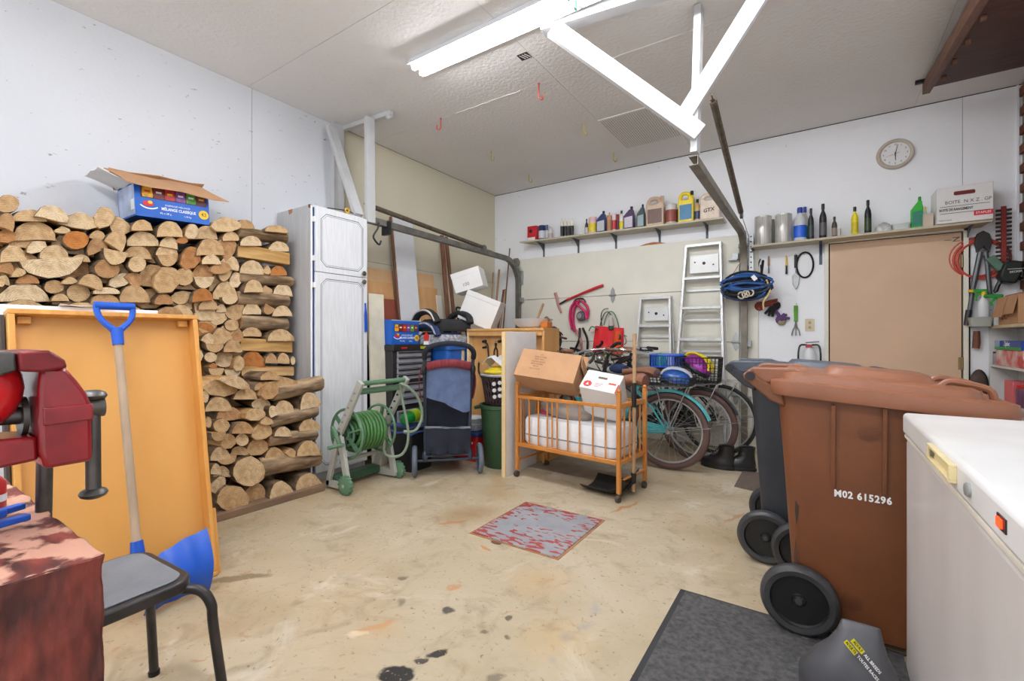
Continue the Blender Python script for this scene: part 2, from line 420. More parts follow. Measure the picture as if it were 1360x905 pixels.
# taped joints that stand a little proud of the ceiling
for (x0, x1, y) in ((-2.62, -1.95, 3.045), (-1.30, -0.55, 3.05), (-0.05, 0.5, 3.04)):
    pts = [(x0 + (x1 - x0) * i / 14, y + random.uniform(-0.006, 0.006), ZC - 0.001) for i in range(15)]
    G().tube(pts, [0.0025 + random.uniform(0, 0.003) for _ in pts], 6).build('joint_tape', M_ceil, ce)
# patch panel with punched grooves
pp = G().box(-1.645, -1.09, 3.84, 5.06, ZC - 0.010, ZC - 0.001)
pt = pp.build('patch_panel', M_ceil, ce, smooth=0)
for i in range(27): G().box(-1.63 + i * 0.02, -1.626 + i * 0.02, 3.86, 4.55, ZC - 0.0115, ZC - 0.0095).build('groove', mat('grey_groove', (168, 160, 152), 0.8), pt, smooth=0)

# right wall: brick above the shelves
M_brick = mat('brown_brick', (118, 74, 54), 0.85, var=0.3, vscale=5, bump=0.5, bscale=60, rnd=0.2)
M_mortar = mat('brick_mortar', (150, 140, 128), 0.9, bump=0.3)
wr = struct('wall_right')
G().box(1.288, 1.45, 3.75, YB, 0, ZC).build('mortar', M_mortar, wr, smooth=0)
G().box(1.33, 1.45, 0.9, 3.75, 0, ZC).build('wall_board', M_wb, wr, smooth=0)
bm = G().box(-0.007, 0.012, -0.1, 0.1, -0.0315, 0.0315).mesh('brick', M_brick, smooth=0)
nb = 0
for row in range(41):
    for k in range(6):
        yy = YB - 0.11 - k * 0.215 - (0.1075 if row % 2 else 0)
        o = bpy.data.objects.new('brick', bm); COL.objects.link(o); o.parent = wr
        o.location = (1.278 + random.uniform(-0.003, 0.003), yy, 0.04 + row * 0.0735); WORLD[o.name] = Matrix.Identity(4); nb += 1
for x0, z0, z1 in ((1.285, 1.25, ZC - 0.006),):   # plaster edge where wall board meets the brick
    G().box(1.256, 1.268, YB - 0.012, YB - 0.002, z0, z1).build('edge_strip', M_wb, wr, smooth=0)

# white timber hanger by the tall cabinet (carries the left door track)
t1 = struct('trim_1')
g = G().box(XL + 0.0, XL + 0.055, 2.55, 2.66, 1.9, ZC - 0.001); g.build('wall_stud', M_wood_white, t1, bevel=0.003)
G().bar((-3.225, 2.625, 2.10), (-3.235, 2.625, ZC - 0.042), 0.040, 0.085, (0, 1, 0)).build('hanging_post', M_wood_white, t1, bevel=0.003)
G().bar((-3.60, 2.50, 2.97), (-3.26, 2.53, 2.15), 0.04, 0.085, (0, 1, 0)).build('brace', M_wood_white, t1, bevel=0.003)
G().bar((XL, 2.66, ZC - 0.022), (-3.04, 2.70, ZC - 0.022), 0.045, 0.04).build('ceiling_cleat', M_wood_white, t1, bevel=0.003)
G().bar((-3.075, 2.68, ZC - 0.06), (-3.065, 2.73, ZC - 0.02), 0.03, 0.03).build('cleat_end', M_wood_white, t1, bevel=0.003)

# white timber hanger in the middle of the room (carries the right door track)
t2 = struct('trim_2')
G().bar((-1.42, 2.47, ZC - 0.035), (0.55, 2.76, ZC - 0.035), 0.085, 0.066).build('ceiling_beam', M_wood_white, t2, bevel=0.003)
G().bar((-0.618, 2.885, 2.20), (-0.590, 2.86, ZC - 0.005), 0.040, 0.085, (0, 1, 0)).build('hanging_post', M_wood_white, t2, bevel=0.003)
G().bar((-1.335, 2.44, 2.965), (-0.585, 2.845, 2.300), 0.035, 0.105, (0, 0, 1)).build('brace', M_wood_white, t2, bevel=0.003)
G().bar((-0.655, 2.83, 2.43), (-0.21, 2.81, 3.035), 0.035, 0.095, (-1, 0, 0.6)).build('brace', M_wood_white, t2, bevel=0.003)

# attic hatch with the folded loft ladder
M_white_l = mat('white_hatch_panel', (214, 210, 204), 0.6)
hz = lambda y: 3.035 - (4.63 - y) * 0.125
al = struct('trim_3')
G().box(0.70, 1.29, 2.6, 4.60, ZC - 0.006, ZC - 0.001).build('hatch_board', M_white_l, al, smooth=0)
al2 = thing('attic_ladder', 'dark brown folded attic ladder hanging from the ceiling hatch', 'ladder', (0.95, 3.8, 2.80))
G().bar((0.672, 4.66, hz(4.66) - 0.035), (0.672, 2.7, hz(2.7) - 0.045), 0.045, 0.085).build('side_rail', M_beam_br, al2, bevel=0.004)
G().bar((1.27, 4.55, hz(4.55) - 0.03), (1.27, 2.7, hz(2.7) - 0.045), 0.04, 0.085).build('side_rail', M_beam_dk, al2, bevel=0.004)
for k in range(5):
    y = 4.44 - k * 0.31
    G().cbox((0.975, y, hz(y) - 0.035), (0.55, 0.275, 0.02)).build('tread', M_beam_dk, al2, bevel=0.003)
    G().cbox((0.975, y - 0.148, hz(y) - 0.046), (0.55, 0.016, 0.022)).build('gap_light_strip', mat('painted_gap_light', (176, 164, 150), 0.7), al2)  # pale strip painted in for the light showing between treads
    if k < 5:
        G().cyl((0.71, y - 0.075, hz(y) - 0.085), (0.735, y - 0.075, hz(y) - 0.085), 0.018, n=10).build('rung_bolt', M_beam_br, al2)
G().box(0.60, 0.68, 4.585, 4.615, ZC - 0.025, ZC - 0.001).build('hinge_plate', mat('black_iron', (52, 50, 48), 0.45, 0.7), al2)

# overhead garage door on the back wall
M_cream = mat('cream_painted_door', (232, 228, 214), 0.55, var=0.05, vscale=2, bump=0.06)
M_galv = mat('galvanised_steel', (168, 170, 170), 0.38, 0.5, var=0.15, vscale=12)
M_steel = mat('dull_steel', (120, 118, 112), 0.4, 0.45, var=0.2, vscale=14)
M_black = mat('black_plastic', (26, 26, 28), 0.42, var=0.15)
M_rust = mat('dark_oiled_spring', (104, 92, 78), 0.5, 0.2, var=0.25, vscale=30)
d1 = struct('door_1')
DX0, DX1, DY = -3.30, -0.665, 5.05
for k in range(4):
    z0 = k * 0.533
    g = G().box(DX0, DX1, DY, DY + 0.04, z0 + 0.002, z0 + 0.531)
    sec = g.build('door_section', M_cream, d1, bevel=0.004)
for xx in (DX0 + 0.04, -1.98, DX1 - 0.03):
    for k in (1, 2, 3):
        if xx == -1.98 and k != 3: continue
        h = G(); z = k * 0.533
        h.prism([(-0.028, 0.012), (0.028, 0.012), (0.022, 0.06), (0, 0.095), (-0.022, 0.06)], 0, 0.004, FY((xx, DY, z)))
        h.prism([(-0.028, -0.012), (-0.022, -0.06), (0, -0.095), (0.022, -0.06), (0.028, -0.012)], 0, 0.004, FY((xx, DY, z)))
        h.cyl((xx - 0.04, DY - 0.010, z), (xx + 0.04, DY - 0.010, z), 0.011, n=10)
        h.build('hinge', M_galv, d1)
h = G().box(DX0 + 0.02, DX0 + 0.22, DY - 0.006, DY, 2.08, 2.11); 
rag = G()
pts = [(-1.75, 2.105), (-1.70, 2.122), (-1.60, 2.15), (-1.52, 2.158), (-1.45, 2.15), (-1.38, 2.13), (-1.30, 2.122), (-1.40, 2.112), (-1.60, 2.105)]
rag.prism(pts, 0, 0.015, FY((0, DY + 0.02, 0)))
rag.build('patch_of_torn_board', mat('torn_brown_board', (178, 120, 84), 0.9, var=0.2, vscale=20, bump=0.4), d1)
# jamb casing strip right of the garage door
G().box(-0.60, -0.50, YB - 0.025, YB, 0, 2.02).build('trim_4', M_cream, kind='structure', bevel=0.003)

def track(name, x, yend, zh, label):
    t = thing(name, label, 'door track', (x, 5.0, 0))
    c = (0, 5.0 - 0.30, zh - 0.30)
    path = [V((x, 5.0, 0.04)), V((x, 5.0, zh - 0.30))] + arc((x, 4.70, zh - 0.30), 0.30, 0, 90, 10, (0, 1, 0), (0, 0, 1))[1:] + [V((x, yend, zh + 0.03))]
    g = G()
    # C-section: three thin strips
    def strip(off_n, wid, thick, side):
        rings = []
        for i, p in enumerate(path):
            a = path[max(0, i - 1)]; b = path[min(len(path) - 1, i + 1)]; tdir = (b - a).normalized(); nrm = V((1, 0, 0)).cross(tdir)
            cc = p + nrm * off_n + V((side, 0, 0))
            w2 = V((1, 0, 0)) * (thick[0] / 2); n2 = nrm * (thick[1] / 2)
            rings.append([cc + w2 + n2, cc - w2 + n2, cc - w2 - n2, cc + w2 - n2])
        g.loft(rings)
    strip(0, 0, (0.004, 0.052), 0.026)
    strip(0.026, 0, (0.05, 0.004), 0.0)
    strip(-0.026, 0, (0.05, 0.004), 0.0)
    g.build('rail', M_steel if x < -2 else mat('weathered_rail', (128, 120, 108), 0.45, 0.3, var=0.2, vscale=10), t, smooth=30)
    # flag bracket and roller bracket near the bend
    b = G().box(x - 0.035, x + 0.05, 5.02, YB - 0.001, zh - 0.30, zh - 0.12); b.build('flag_bracket', M_galv, t, bevel=0.003)
    b = G().cyl((x - 0.02, 4.955, zh - 0.02), (x + 0.02, 4.955, zh - 0.02), 0.055, n=20); b.build('pulley', M_steel, t)
    b = G().cyl((x - 0.05, 5.0, zh - 0.10), (x + 0.03, 5.0, zh - 0.10), 0.022, n=14); b.build('roller', M_galv, t)
    for z in (0.5, 1.05, 1.6):
        G().box(x + 0.02, x + 0.06, 5.0, YB - 0.001, z - 0.03, z + 0.03).build('wall_bracket', M_galv, t, bevel=0.002)
    return t
track('garage_door_track', -3.245, 2.60, 2.10, 'steel garage door track running from tall white cabinet to back corner')
tr = track('garage_door_track', -0.615, 2.82, 2.11, 'steel garage door track running from right white timber hanger to back wall')
angle_bar = G()
angle_bar.box(-0.575, -0.535, 5.0, 5.004, 1.75, 2.12).box(-0.575, -0.571, 5.0, YB - 0.001, 1.75, 2.12)
ab = angle_bar.build('perforated_angle', M_galv, tr)
for k in range(7): G().cyl((-0.555, 4.9985, 1.79 + k * 0.05), (-0.555, 4.9995, 1.79 + k * 0.05), 0.008, n=8).build('punched_hole', M_dark, ab)

def spring(x, p0, p1, label):
    t = thing('door_spring', label, 'spring', (x, p0[1], p0[2]))
    p0 = V(p0); p1 = V(p1); d = p1 - p0; Ln = d.length; d.normalize(); u = V((1, 0, 0)); w = d.cross(u)
    turns = int(Ln / 0.011); pts = []
    for i in range(turns * 8 + 1):
        a = 2 * PI * i / 8; pts.append(p0 + d * (Ln * i / (turns * 8)) + u * (0.020 * math.cos(a)) + w * (0.020 * math.sin(a)))
    G().tube(pts, 0.0045, 5).build('coil', M_rust, t)
    G().tube([p0 - d * 0.06, p0 + d * 0.005], 0.005, 6).build('hook', M_rust, t)
    G().tube([p1, p1 + d * 0.05], 0.006, 6).build('hook', M_rust, t)
    k = G().cyl(p1 + d * 0.05 - V((0.012, 0, 0)), p1 + d * 0.05 + V((0.012, 0, 0)), 0.035, n=18); k.build('pulley', M_steel, t)
    end = V((x, 5.0, 2.09))
    G().tube([p1 + d * 0.06, end], 0.003, 5).build('cable', M_steel, t)
spring(-3.25, (-3.25, 2.64, 2.255), (-3.25, 4.23, 2.160), 'long coil spring above the left garage door track')
spring(-0.575, (-0.575, 3.20, 2.64), (-0.60, 4.66, 2.255), 'dark coil spring slanting down above the right garage door track')

# flush entry door
M_tan = mat('tan_door', (214, 182, 152), 0.6, var=0.04, vscale=3, bump=0.03)
d2 = struct('door_2')
G().box(0.075, 0.945, YB - 0.022, YB - 0.001, 0.0, 1.955).build('door_leaf', M_tan, d2, bevel=0.002)
for a, b in ((0.035, 0.066), (0.955, 0.985)):
    G().box(a, b, YB - 0.035, YB - 0.001, 0.0, 1.99).build('door_jamb', M_cream, d2, bevel=0.002)
G().box(0.035, 0.985, YB - 0.035, YB - 0.001, 1.962, 1.99).build('door_jamb', M_cream, d2, bevel=0.002)
G().box(0.066, 0.955, YB - 0.004, YB - 0.0005, 0.0, 1.962).build('door_shadow_gap', M_dark, d2, smooth=0)
for z in (0.9, 1.72):
    G().cyl((0.948, YB - 0.03, z - 0.05), (0.948, YB - 0.03, z + 0.05), 0.009, n=10).box(0.925, 0.95, YB - 0.026, YB - 0.021, z - 0.05, z + 0.05).build('hinge', mat('brass_hinge', (150, 128, 92), 0.4, 0.7), d2)
G().text('~Z', 0.05, FY((0.89, YB - 0.0225, 1.90)), sx=1.6).build('lettering', M_black, d2, smooth=0)
G().box(0.99, 0.998, YB - 0.01, YB - 0.001, 0.0, 1.85).build('dark_edge_strip', M_dark, d2, smooth=0)

# fluorescent fittings; the last two are added out of view to brighten the room
M_tube = mat('lit_tube', (248, 251, 255), 0.4, emit=TUBE_STRENGTH, var=0)
M_fix = mat('white_enamel', (228, 230, 236), 0.3, var=0.03)
for k, (x0, LY, lab) in enumerate(((-2.37, 2.33, 'twin fluorescent tube light nearest the woodpile wall'), (-1.13, 2.33, 'twin fluorescent tube light nearest the white ceiling beam'), (-2.37, -0.2, 'added unseen fill light with twin tubes behind the workbench'), (-1.13, -0.2, 'added unseen fill light with twin tubes over the near end of the room'))):
    t = thing('fluorescent_light', lab, 'ceiling light', (x0 + 0.61, LY, ZC), group='fluorescent ceiling lights')
    pr = [(-0.06, 0.0), (0.06, 0.0), (0.092, -0.052), (0.088, -0.054), (0.045, -0.036), (0.015, -0.042), (-0.015, -0.042), (-0.045, -0.036), (-0.088, -0.054), (-0.092, -0.052)]
    G().prism(pr, x0, x0 + 1.23, Matrix(((0, 0, 1, 0), (1, 0, 0, LY), (0, 1, 0, ZC - 0.001), (0, 0, 0, 1)))).build('housing', M_fix, t, smooth=0)
    for yy in (LY - 0.042, LY + 0.042):
        tb = G().cyl((x0 + 0.02, yy, ZC - 0.062), (x0 + 1.21, yy, ZC - 0.062), 0.017, n=14); tb.build('tube', M_tube, t)
        for xx, mm in ((x0 + 0.010, M_fix), (x0 + 1.215, mat('green_lampholder', (60, 120, 84), 0.4))):
            G().box(xx - 0.008, xx + 0.008, yy - 0.014, yy + 0.014, ZC - 0.082, ZC - 0.028).build('lamp_holder', mm, t, bevel=0.003)
# ------------------------------------------------------------------ firewood: every log a thing of its own
def log_materials():
    out = []
    m = bpy.data.materials.new('log_end_grain'); m.use_nodes = True
    nt = m.node_tree; N = nt.nodes; L = nt.links; b = N['Principled BSDF']; b.inputs['Roughness'].default_value = 0.8; b.inputs['Specular IOR Level'].default_value = 0.2
    tc = N.new('ShaderNodeTexCoord'); oi = N.new('ShaderNodeObjectInfo')
    wv = N.new('ShaderNodeTexWave'); wv.wave_type = 'RINGS'; wv.rings_direction = 'X'; wv.inputs['Scale'].default_value = 34; wv.inputs['Distortion'].default_value = 9; wv.inputs['Detail'].default_value = 2; wv.inputs['Detail Scale'].default_value = 1.5
    L.new(tc.outputs['Object'], wv.inputs['Vector'])
    n1 = N.new('ShaderNodeTexNoise'); n1.inputs['Scale'].default_value = 20; n1.inputs['Detail'].default_value = 4; n1.inputs['Distortion'].default_value = 0.8; L.new(tc.outputs['Object'], n1.inputs['Vector'])
    r1 = N.new('ShaderNodeValToRGB'); e = r1.color_ramp.elements
    e[0].position = 0.0; e[0].color = (*lin((228, 206, 172)), 1); e[1].position = 1.0; e[1].color = (*lin((188, 122, 64)), 1)
    k = e.new(0.45); k.color = (*lin((214, 184, 142)), 1); k = e.new(0.78); k.color = (*lin((200, 166, 124)), 1); k = e.new(0.9); k.color = (*lin((176, 132, 90)), 1)
    L.new(oi.outputs['Random'], r1.inputs['Fac'])
    x = N.new('ShaderNodeMix'); x.data_type = 'RGBA'; x.blend_type = 'MULTIPLY'; x.inputs[0].default_value = 1.0
    r2 = N.new('ShaderNodeValToRGB'); r2.color_ramp.elements[0].position = 0.2; r2.color_ramp.elements[0].color = (0.80, 0.74, 0.67, 1); r2.color_ramp.elements[1].position = 0.7; r2.color_ramp.elements[1].color = (1, 1, 1, 1)
    L.new(wv.outputs['Fac'], r2.inputs['Fac']); L.new(r1.outputs[0], x.inputs[6]); L.new(r2.outputs[0], x.inputs[7])
    x2 = N.new('ShaderNodeMix'); x2.data_type = 'RGBA'; x2.blend_type = 'MULTIPLY'; x2.inputs[0].default_value = 0.9
    r3 = N.new('ShaderNodeValToRGB'); r3.color_ramp.elements[0].position = 0.34; r3.color_ramp.elements[0].color = (0.70, 0.62, 0.54, 1); r3.color_ramp.elements[1].position = 0.58; r3.color_ramp.elements[1].color = (1, 1, 1, 1)
    L.new(n1.outputs['Fac'], r3.inputs['Fac']); L.new(x.outputs[2], x2.inputs[6]); L.new(r3.outputs[0], x2.inputs[7])
    L.new(x2.outputs[2], b.inputs['Base Color'])
    bp = N.new('ShaderNodeBump'); bp.inputs['Strength'].default_value = 0.5; bp.inputs['Distance'].default_value = 0.004; L.new(n1.outputs['Fac'], bp.inputs['Height']); L.new(bp.outputs[0], b.inputs['Normal'])
    out.append(m)
    out.append(mat('log_bark', (78, 64, 52), 0.95, rgb2=(140, 118, 96), vscale=22, bump=1.0, bscale=36, stretch=(0.25, 1, 1), spec=0.1, rnd=0.15))
    out.append(mat('log_split_side', (150, 112, 76), 0.9, rgb2=(206, 168, 122), vscale=20, bump=0.8, bscale=40, stretch=(0.15, 1, 1), spec=0.15, rnd=0.15))
    return out
LM = log_materials()
LMY = [LM[0], mat('log_bark_long', (104, 86, 68), 0.95, rgb2=(178, 152, 122), vscale=22, bump=1.0, bscale=36, stretch=(1, 0.25, 1), spec=0.1, rnd=0.15),
       mat('log_split_long', (176, 138, 92), 0.9, rgb2=(222, 186, 136), vscale=20, bump=0.8, bscale=40, stretch=(1, 0.12, 1), spec=0.15, rnd=0.12)]
LOGS = []
rl = random.Random(11)
def outline(kind, n=13):
    """unit outline in [-1,1]^2 (y up) and which edges carry bark"""
    p = []; bark = []
    if kind == 'R':
        for i in range(n): a = 2 * PI * i / n; p.append((math.cos(a), math.sin(a))); bark.append(1)
    elif kind == 'D':
        k = n - 4
        for i in range(k + 1): a = PI * i / k; p.append((math.cos(a), -1 + 2 * math.sin(a))); bark.append(1 if i < k else 2)
        p += [(-0.45, -1.0), (0.1, -0.98), (0.55, -1.02)]; bark += [2, 2, 2]
    elif kind == 'Q':
        k = n - 5
        for i in range(k + 1): a = -0.1 * PI + 0.72 * PI * i / k; p.append((0.95 * math.cos(a) + 0.05, 0.98 * math.sin(a))); bark.append(1 if i < k else 2)
        p += [(-0.85, 0.2), (-1.0, -0.55), (-0.55, -1.0), (0.35, -0.92)]; bark += [2, 2, 2, 2]
    else:  # T: split wedge
        p = [(1, -0.55), (0.85, 0.15), (0.35, 0.75), (-0.1, 1.0), (-0.45, 0.5), (-0.9, 0.0), (-1, -0.6), (-0.4, -0.95), (0.4, -1.0)]; bark = [1, 1, 2, 2, 2, 2, 2, 2, 2]
    return p, bark
def add_log(pts, bark, X, length, key):
    """pts: world points of the cut face on the plane x = X; the log runs back from it"""
    c = sum((V(p) for p in pts), V()) / len(pts)
    n = len(pts)
    area = sum((pts[i].y - c.y) * (pts[(i + 1) % n].z - c.z) - (pts[(i + 1) % n].y - c.y) * (pts[i].z - c.z) for i in range(n))
    if area < 0: pts = pts[::-1]; bark = (bark[::-1])[1:] + [bark[-1] if len(bark) < 2 else bark[::-1][0]]
    q = G(); off = rl.uniform(-0.045, 0.02); tilt = V((0, rl.uniform(-0.04, 0.04), rl.uniform(-0.025, 0.025)))
    sc_ = rl.uniform(0.88, 1.0)
    slant = V((0, rl.uniform(-0.12, 0.12), rl.uniform(-0.12, 0.12)))
    def at(f, s, x):
        d = f - c
        return V((x + d.dot(slant) * (1 if s == 1 else 0.3), c.y + d.y * s, c.z + d.z * s))
    r0 = [at(p, 0.96, X + off) for p in pts]
    r0b = [at(p, 1.0, X + off - 0.012) for p in pts]
    r1 = [at(p, rl.uniform(0.92, 1.0) * sc_, X + off - length * 0.55) + tilt * 0.5 for p in pts]
    r2 = [at(p, sc_, X + off - length) + tilt for p in pts]
    vs = r0 + r0b + r1 + r2
    fs = []; ms = []
    fs.append(tuple(range(n))); ms.append(0)
    for k in range(3):
        for j in range(n):
            fs.append((k * n + (j + 1) % n, k * n + j, (k + 1) * n + j, (k + 1) * n + (j + 1) % n)); ms.append(0 if (k == 0 and bark[j] == 2) else bark[j])
    fs.append(tuple(3 * n + j for j in range(n - 1, -1, -1))); ms.append(0)
    q.v = vs; q.f = fs; q.m = ms
    o = q.build('firewood_log', LM, smooth=35)
    LOGS.append((o, c, key)); return o
def from_px(lst, ox, oy, s, X, length, shrink=1.025):
    for it in lst:
        cx, cy, w, h, rot, kind = it
        p, bark = outline(kind, 13)
        a = math.radians(rot); pts = []
        for (x, y) in p:
            x *= w / 2 * (1 + rl.uniform(-0.06, 0.06)) * shrink; y *= h / 2 * (1 + rl.uniform(-0.06, 0.06)) * shrink
            X2 = cx + x * math.cos(a) - y * math.sin(a); Y2 = cy - (x * math.sin(a) + y * math.cos(a))
            pts.append(at_x(ox + X2 / s, oy + Y2 / s, X))
        # keep roughly clear of the wall side; all logs point at the wall
        add_log(pts, list(bark), X, length, kind)
def side_log(p0, p1, th, ox, oy, s, X, kind, depth=0.1):
    """a log laid lengthways along the stack (along Y): p0, p1 ends in crop pixels, th thickness in crop pixels"""
    a = at_x(ox + p0[0] / s, oy + p0[1] / s, X); b = at_x(ox + p1[0] / s, oy + p1[1] / s, X)
    pm = at_x(ox + p0[0] / s, oy + (p0[1] + th) / s, X); r = (a.z - pm.z) / 2 * 1.18
    n = 11; rings = []; d = b - a
    for i, t in enumerate((0, 0.02, 0.35, 0.7, 0.98, 1.0)):
        cc = a + d * t - V((depth * 0.55, 0, 0)); ring = []; f = 0.93 if i in (0, 5) else 1.0
        for j in range(n):
            an = 2 * PI * j / n; e = 1 + rl.uniform(-0.07, 0.07)
            y_ = math.cos(an); z_ = math.sin(an)
            if kind == 'plank': z_ = max(-0.85, min(0.85, z_ * 1.5)); y_ = max(-0.8, min(0.8, y_ * 1.4))
            ring.append(cc + V((y_ * depth * 0.5 * e * f, 0, z_ * r * e * f)))
        rings.append(ring)
    q = G(); q.loft(rings)
    nf = len(q.f)
    for i in range(nf): q.m[i] = 1 if kind == 'bark' else 2
    q.m[-1] = q.m[-2] = 0
    o = q.build('firewood_log', LMY, smooth=40)
    LOGS.append((o, (a + b) / 2, 'S' if kind == 'bark' else 'P')); return o

XU, XF = -3.36, -3.03
z1 = [(60,222,140,112,0,'R'),(180,296,220,72,0,'D'),(315,285,205,85,-12,'D'),(42,332,118,96,-20,'D'),(45,420,118,88,-15,'Q'),(215,385,265,118,0,'D'),
 (490,326,235,100,-6,'T'),(628,308,128,122,10,'Q'),(385,382,100,45,0,'T'),(455,447,160,112,0,'R'),(582,478,132,88,20,'D'),(600,416,100,56,-15,'D'),
 (703,445,135,105,-35,'D'),(722,360,118,132,35,'D'),(850,358,130,68,0,'D'),(868,435,200,88,0,'D'),(80,525,165,102,4,'D'),(228,486,130,76,10,'Q'),
 (342,522,190,100,-10,'D'),(496,553,118,46,0,'D'),(326,616,388,118,184,'D'),(683,555,150,88,168,'D'),(645,622,155,118,0,'R'),(817,595,110,98,0,'R'),
 (840,515,168,78,-4,'D'),(45,607,105,78,-10,'D'),(116,640,88,56,15,'T'),(35,680,85,52,-20,'D'),
 (178,680,142,54,0,'D'),(340,727,126,82,0,'R'),(425,690,98,46,5,'T'),(548,694,152,82,-18,'D'),(482,762,142,112,0,'R'),(730,688,145,82,8,'Q'),
 (818,684,110,86,-50,'D'),(812,770,186,108,0,'D'),(152,760,312,114,0,'D'),(366,792,106,44,0,'D'),(636,752,165,40,0,'D'),
 (630,802,182,66,0,'D'),(10,705,42,52,0,'R')]
z2 = [(62,190,150,92,0,'D'),(192,204,78,90,0,'Q'),(285,206,132,78,0,'D'),(382,168,172,86,-8,'Q'),(414,232,98,54,0,'D'),(506,160,112,52,0,'D'),(672,190,135,40,-5,'D'),
 (531,258,124,60,0,'D'),(698,288,120,58,0,'D'),(297,292,168,98,0,'D'),(404,294,120,104,-60,'D'),(70,264,108,66,-10,'D'),(142,250,68,50,0,'T'),
 (62,308,126,76,0,'D'),(60,370,120,72,185,'D'),(190,354,116,132,0,'Q'),(300,365,112,56,0,'D'),(418,380,120,74,-15,'D'),(550,408,140,82,0,'D'),(638,422,44,54,0,'T'),
 (706,427,96,58,0,'D'),(268,430,126,84,0,'D'),(264,498,116,66,180,'D'),(156,464,106,106,0,'R'),(358,414,118,72,0,'Q'),(388,448,88,88,170,'D'),(456,480,72,92,0,'Q'),
 (52,480,158,156,0,'Q'),(539,517,108,74,0,'D'),(632,538,80,48,0,'T'),(726,538,114,74,0,'D'),(396,541,146,104,0,'D'),(250,567,126,74,5,'D'),(145,596,106,52,180,'D'),
 (42,590,112,64,0,'D'),(405,603,92,42,180,'D'),(295,621,116,60,0,'D'),(268,655,122,78,160,'D'),(550,647,112,66,0,'D'),(633,656,66,52,150,'D'),(713,660,112,60,0,'D'),
 (371,643,58,46,0,'D'),(140,656,142,66,0,'D'),(364,702,98,72,10,'Q'),(457,670,122,90,200,'D'),(436,740,82,68,0,'R'),(300,738,116,92,0,'Q'),(367,802,132,92,0,'D'),
 (460,810,52,76,-20,'Q'),(540,780,122,54,0,'D'),(700,798,152,70,0,'D'),(288,818,74,64,-30,'D'),(316,873,106,50,178,'D'),(422,860,108,74,0,'D')]
z3u = [(140,126,62,48,0,'R'),(220,135,92,82,0,'R'),(275,155,52,78,0,'Q'),(355,133,112,78,0,'D'),(435,131,58,48,0,'D'),(491,130,62,52,0,'D'),(540,142,24,42,0,'R'),
 (155,165,42,28,0,'T'),(170,198,78,38,180,'D'),(250,205,82,38,180,'D')]
z3f = [(205,272,164,88,-12,'Q'),(262,242,152,60,-18,'T'),(396,266,62,40,0,'D'),(505,247,150,52,0,'T'),(428,286,82,84,0,'Q'),(325,304,118,54,0,'D'),(430,214,96,42,0,'D'),
 (197,353,132,72,0,'D'),(628,333,104,78,10,'D'),(404,356,92,60,0,'R'),(440,381,56,52,30,'D'),(510,372,102,78,0,'D'),(246,399,132,68,8,'D'),(356,401,94,62,0,'Q'),
 (410,431,64,42,0,'T'),(203,456,82,68,0,'R'),(293,463,102,58,0,'D'),(394,484,102,80,0,'Q'),(490,483,88,48,0,'D'),(630,452,106,58,4,'D'),(176,508,72,42,182,'D'),
 (231,531,72,78,0,'Q'),(298,523,64,62,0,'R'),(384,561,104,88,0,'Q'),(299,579,88,44,0,'D'),(195,590,98,64,6,'D'),(226,621,104,48,182,'D'),(466,607,116,92,12,'D'),
 (612,563,114,72,4,'D'),(540,588,56,40,-20,'T'),(330,675,158,144,0,'R'),(216,680,86,54,0,'D'),(170,662,52,54,0,'D'),(612,729,140,94,8,'D'),(476,768,128,102,10,'D'),
 (370,796,110,134,-10,'Q'),(250,806,158,132,0,'R'),(195,742,76,92,-30,'D'),(145,442,34,54,0,'R'),(134,318,34,62,0,'R')]
from_px(z1, 0, 220, 4.526, XU, 0.315)
from_px(z2, 210, 260, 4.309, XU, 0.315)
from_px(z3u, 240, 440, 3.618, XU, 0.315)
from_px(z3f, 240, 440, 3.618, XF, 0.30)
for a in (((472, 205), (752, 242), 60, 'bark'), ((465, 310), (762, 360), 76, 'plank'), ((480, 467), (785, 490), 55, 'bark'), ((465, 583), (762, 600), 74, 'bark'),
          ((488, 722), (756, 736), 76, 'bark'), ((482, 850), (778, 866), 72, 'plank')):
    side_log(a[0], a[1], a[2], 210, 260, 4.309, XU, a[3], 0.12)
side_log((300, 192), (552, 192), 48, 240, 440, 3.618, XU, 'plank', 0.12)
for a in (((462, 302), (696, 254), 68, 'bark'), ((442, 440), (670, 386), 58, 'bark'), ((434, 528), (666, 500), 54, 'bark'), ((398, 662), (684, 612), 82, 'bark')):
    side_log(a[0], a[1], a[2], 240, 440, 3.618, XF, a[3], 0.12)
# logs of the pile that stand behind the big wooden tray and the back row behind the front stack
NVIS = len(LOGS)
def filler(y0, y1, z0, z1, X):
    z = z0
    while z < z1 - 0.03:
        h = rl.uniform(0.11, 0.15); y = y0 + rl.uniform(0, 0.05)
        while y < y1 - 0.07:
            w = rl.uniform(0.15, 0.22); kind = rl.choice('DDQR'); p, bark = outline(kind, 11)
            pts = [V((X, y + w / 2 + a * w * 0.48, z + h / 2 + b * h * 0.48)) for a, b in p]
            add_log(pts, list(bark), X, 0.31, kind); y += w
        z += h
filler(0.05, 1.32, 0.03, 1.27, XU - 0.005)
filler(1.32, 1.97, 0.03, 0.82, XU - 0.02)
filler(0.30, 1.55, 1.28, 1.70, XU - 0.055)
filler(1.30, 1.62, 0.83, 1.28, XU - 0.055)
ordn = ['first', 'second', 'third', 'fourth', 'fifth', 'sixth', 'seventh', 'eighth', 'ninth', 'tenth', '11th', '12th', '13th', '14th', '15th', '16th', '17th', '18th', '19th', '20th', '21st', '22nd', '23rd', '24th', '25th', '26th', '27th', '28th', '29th', '30th']
SHN = {'R': 'round', 'D': 'half-round split', 'Q': 'wedge-split', 'T': 'thin split', 'S': 'lengthways bark-covered', 'P': 'lengthways pale split'}
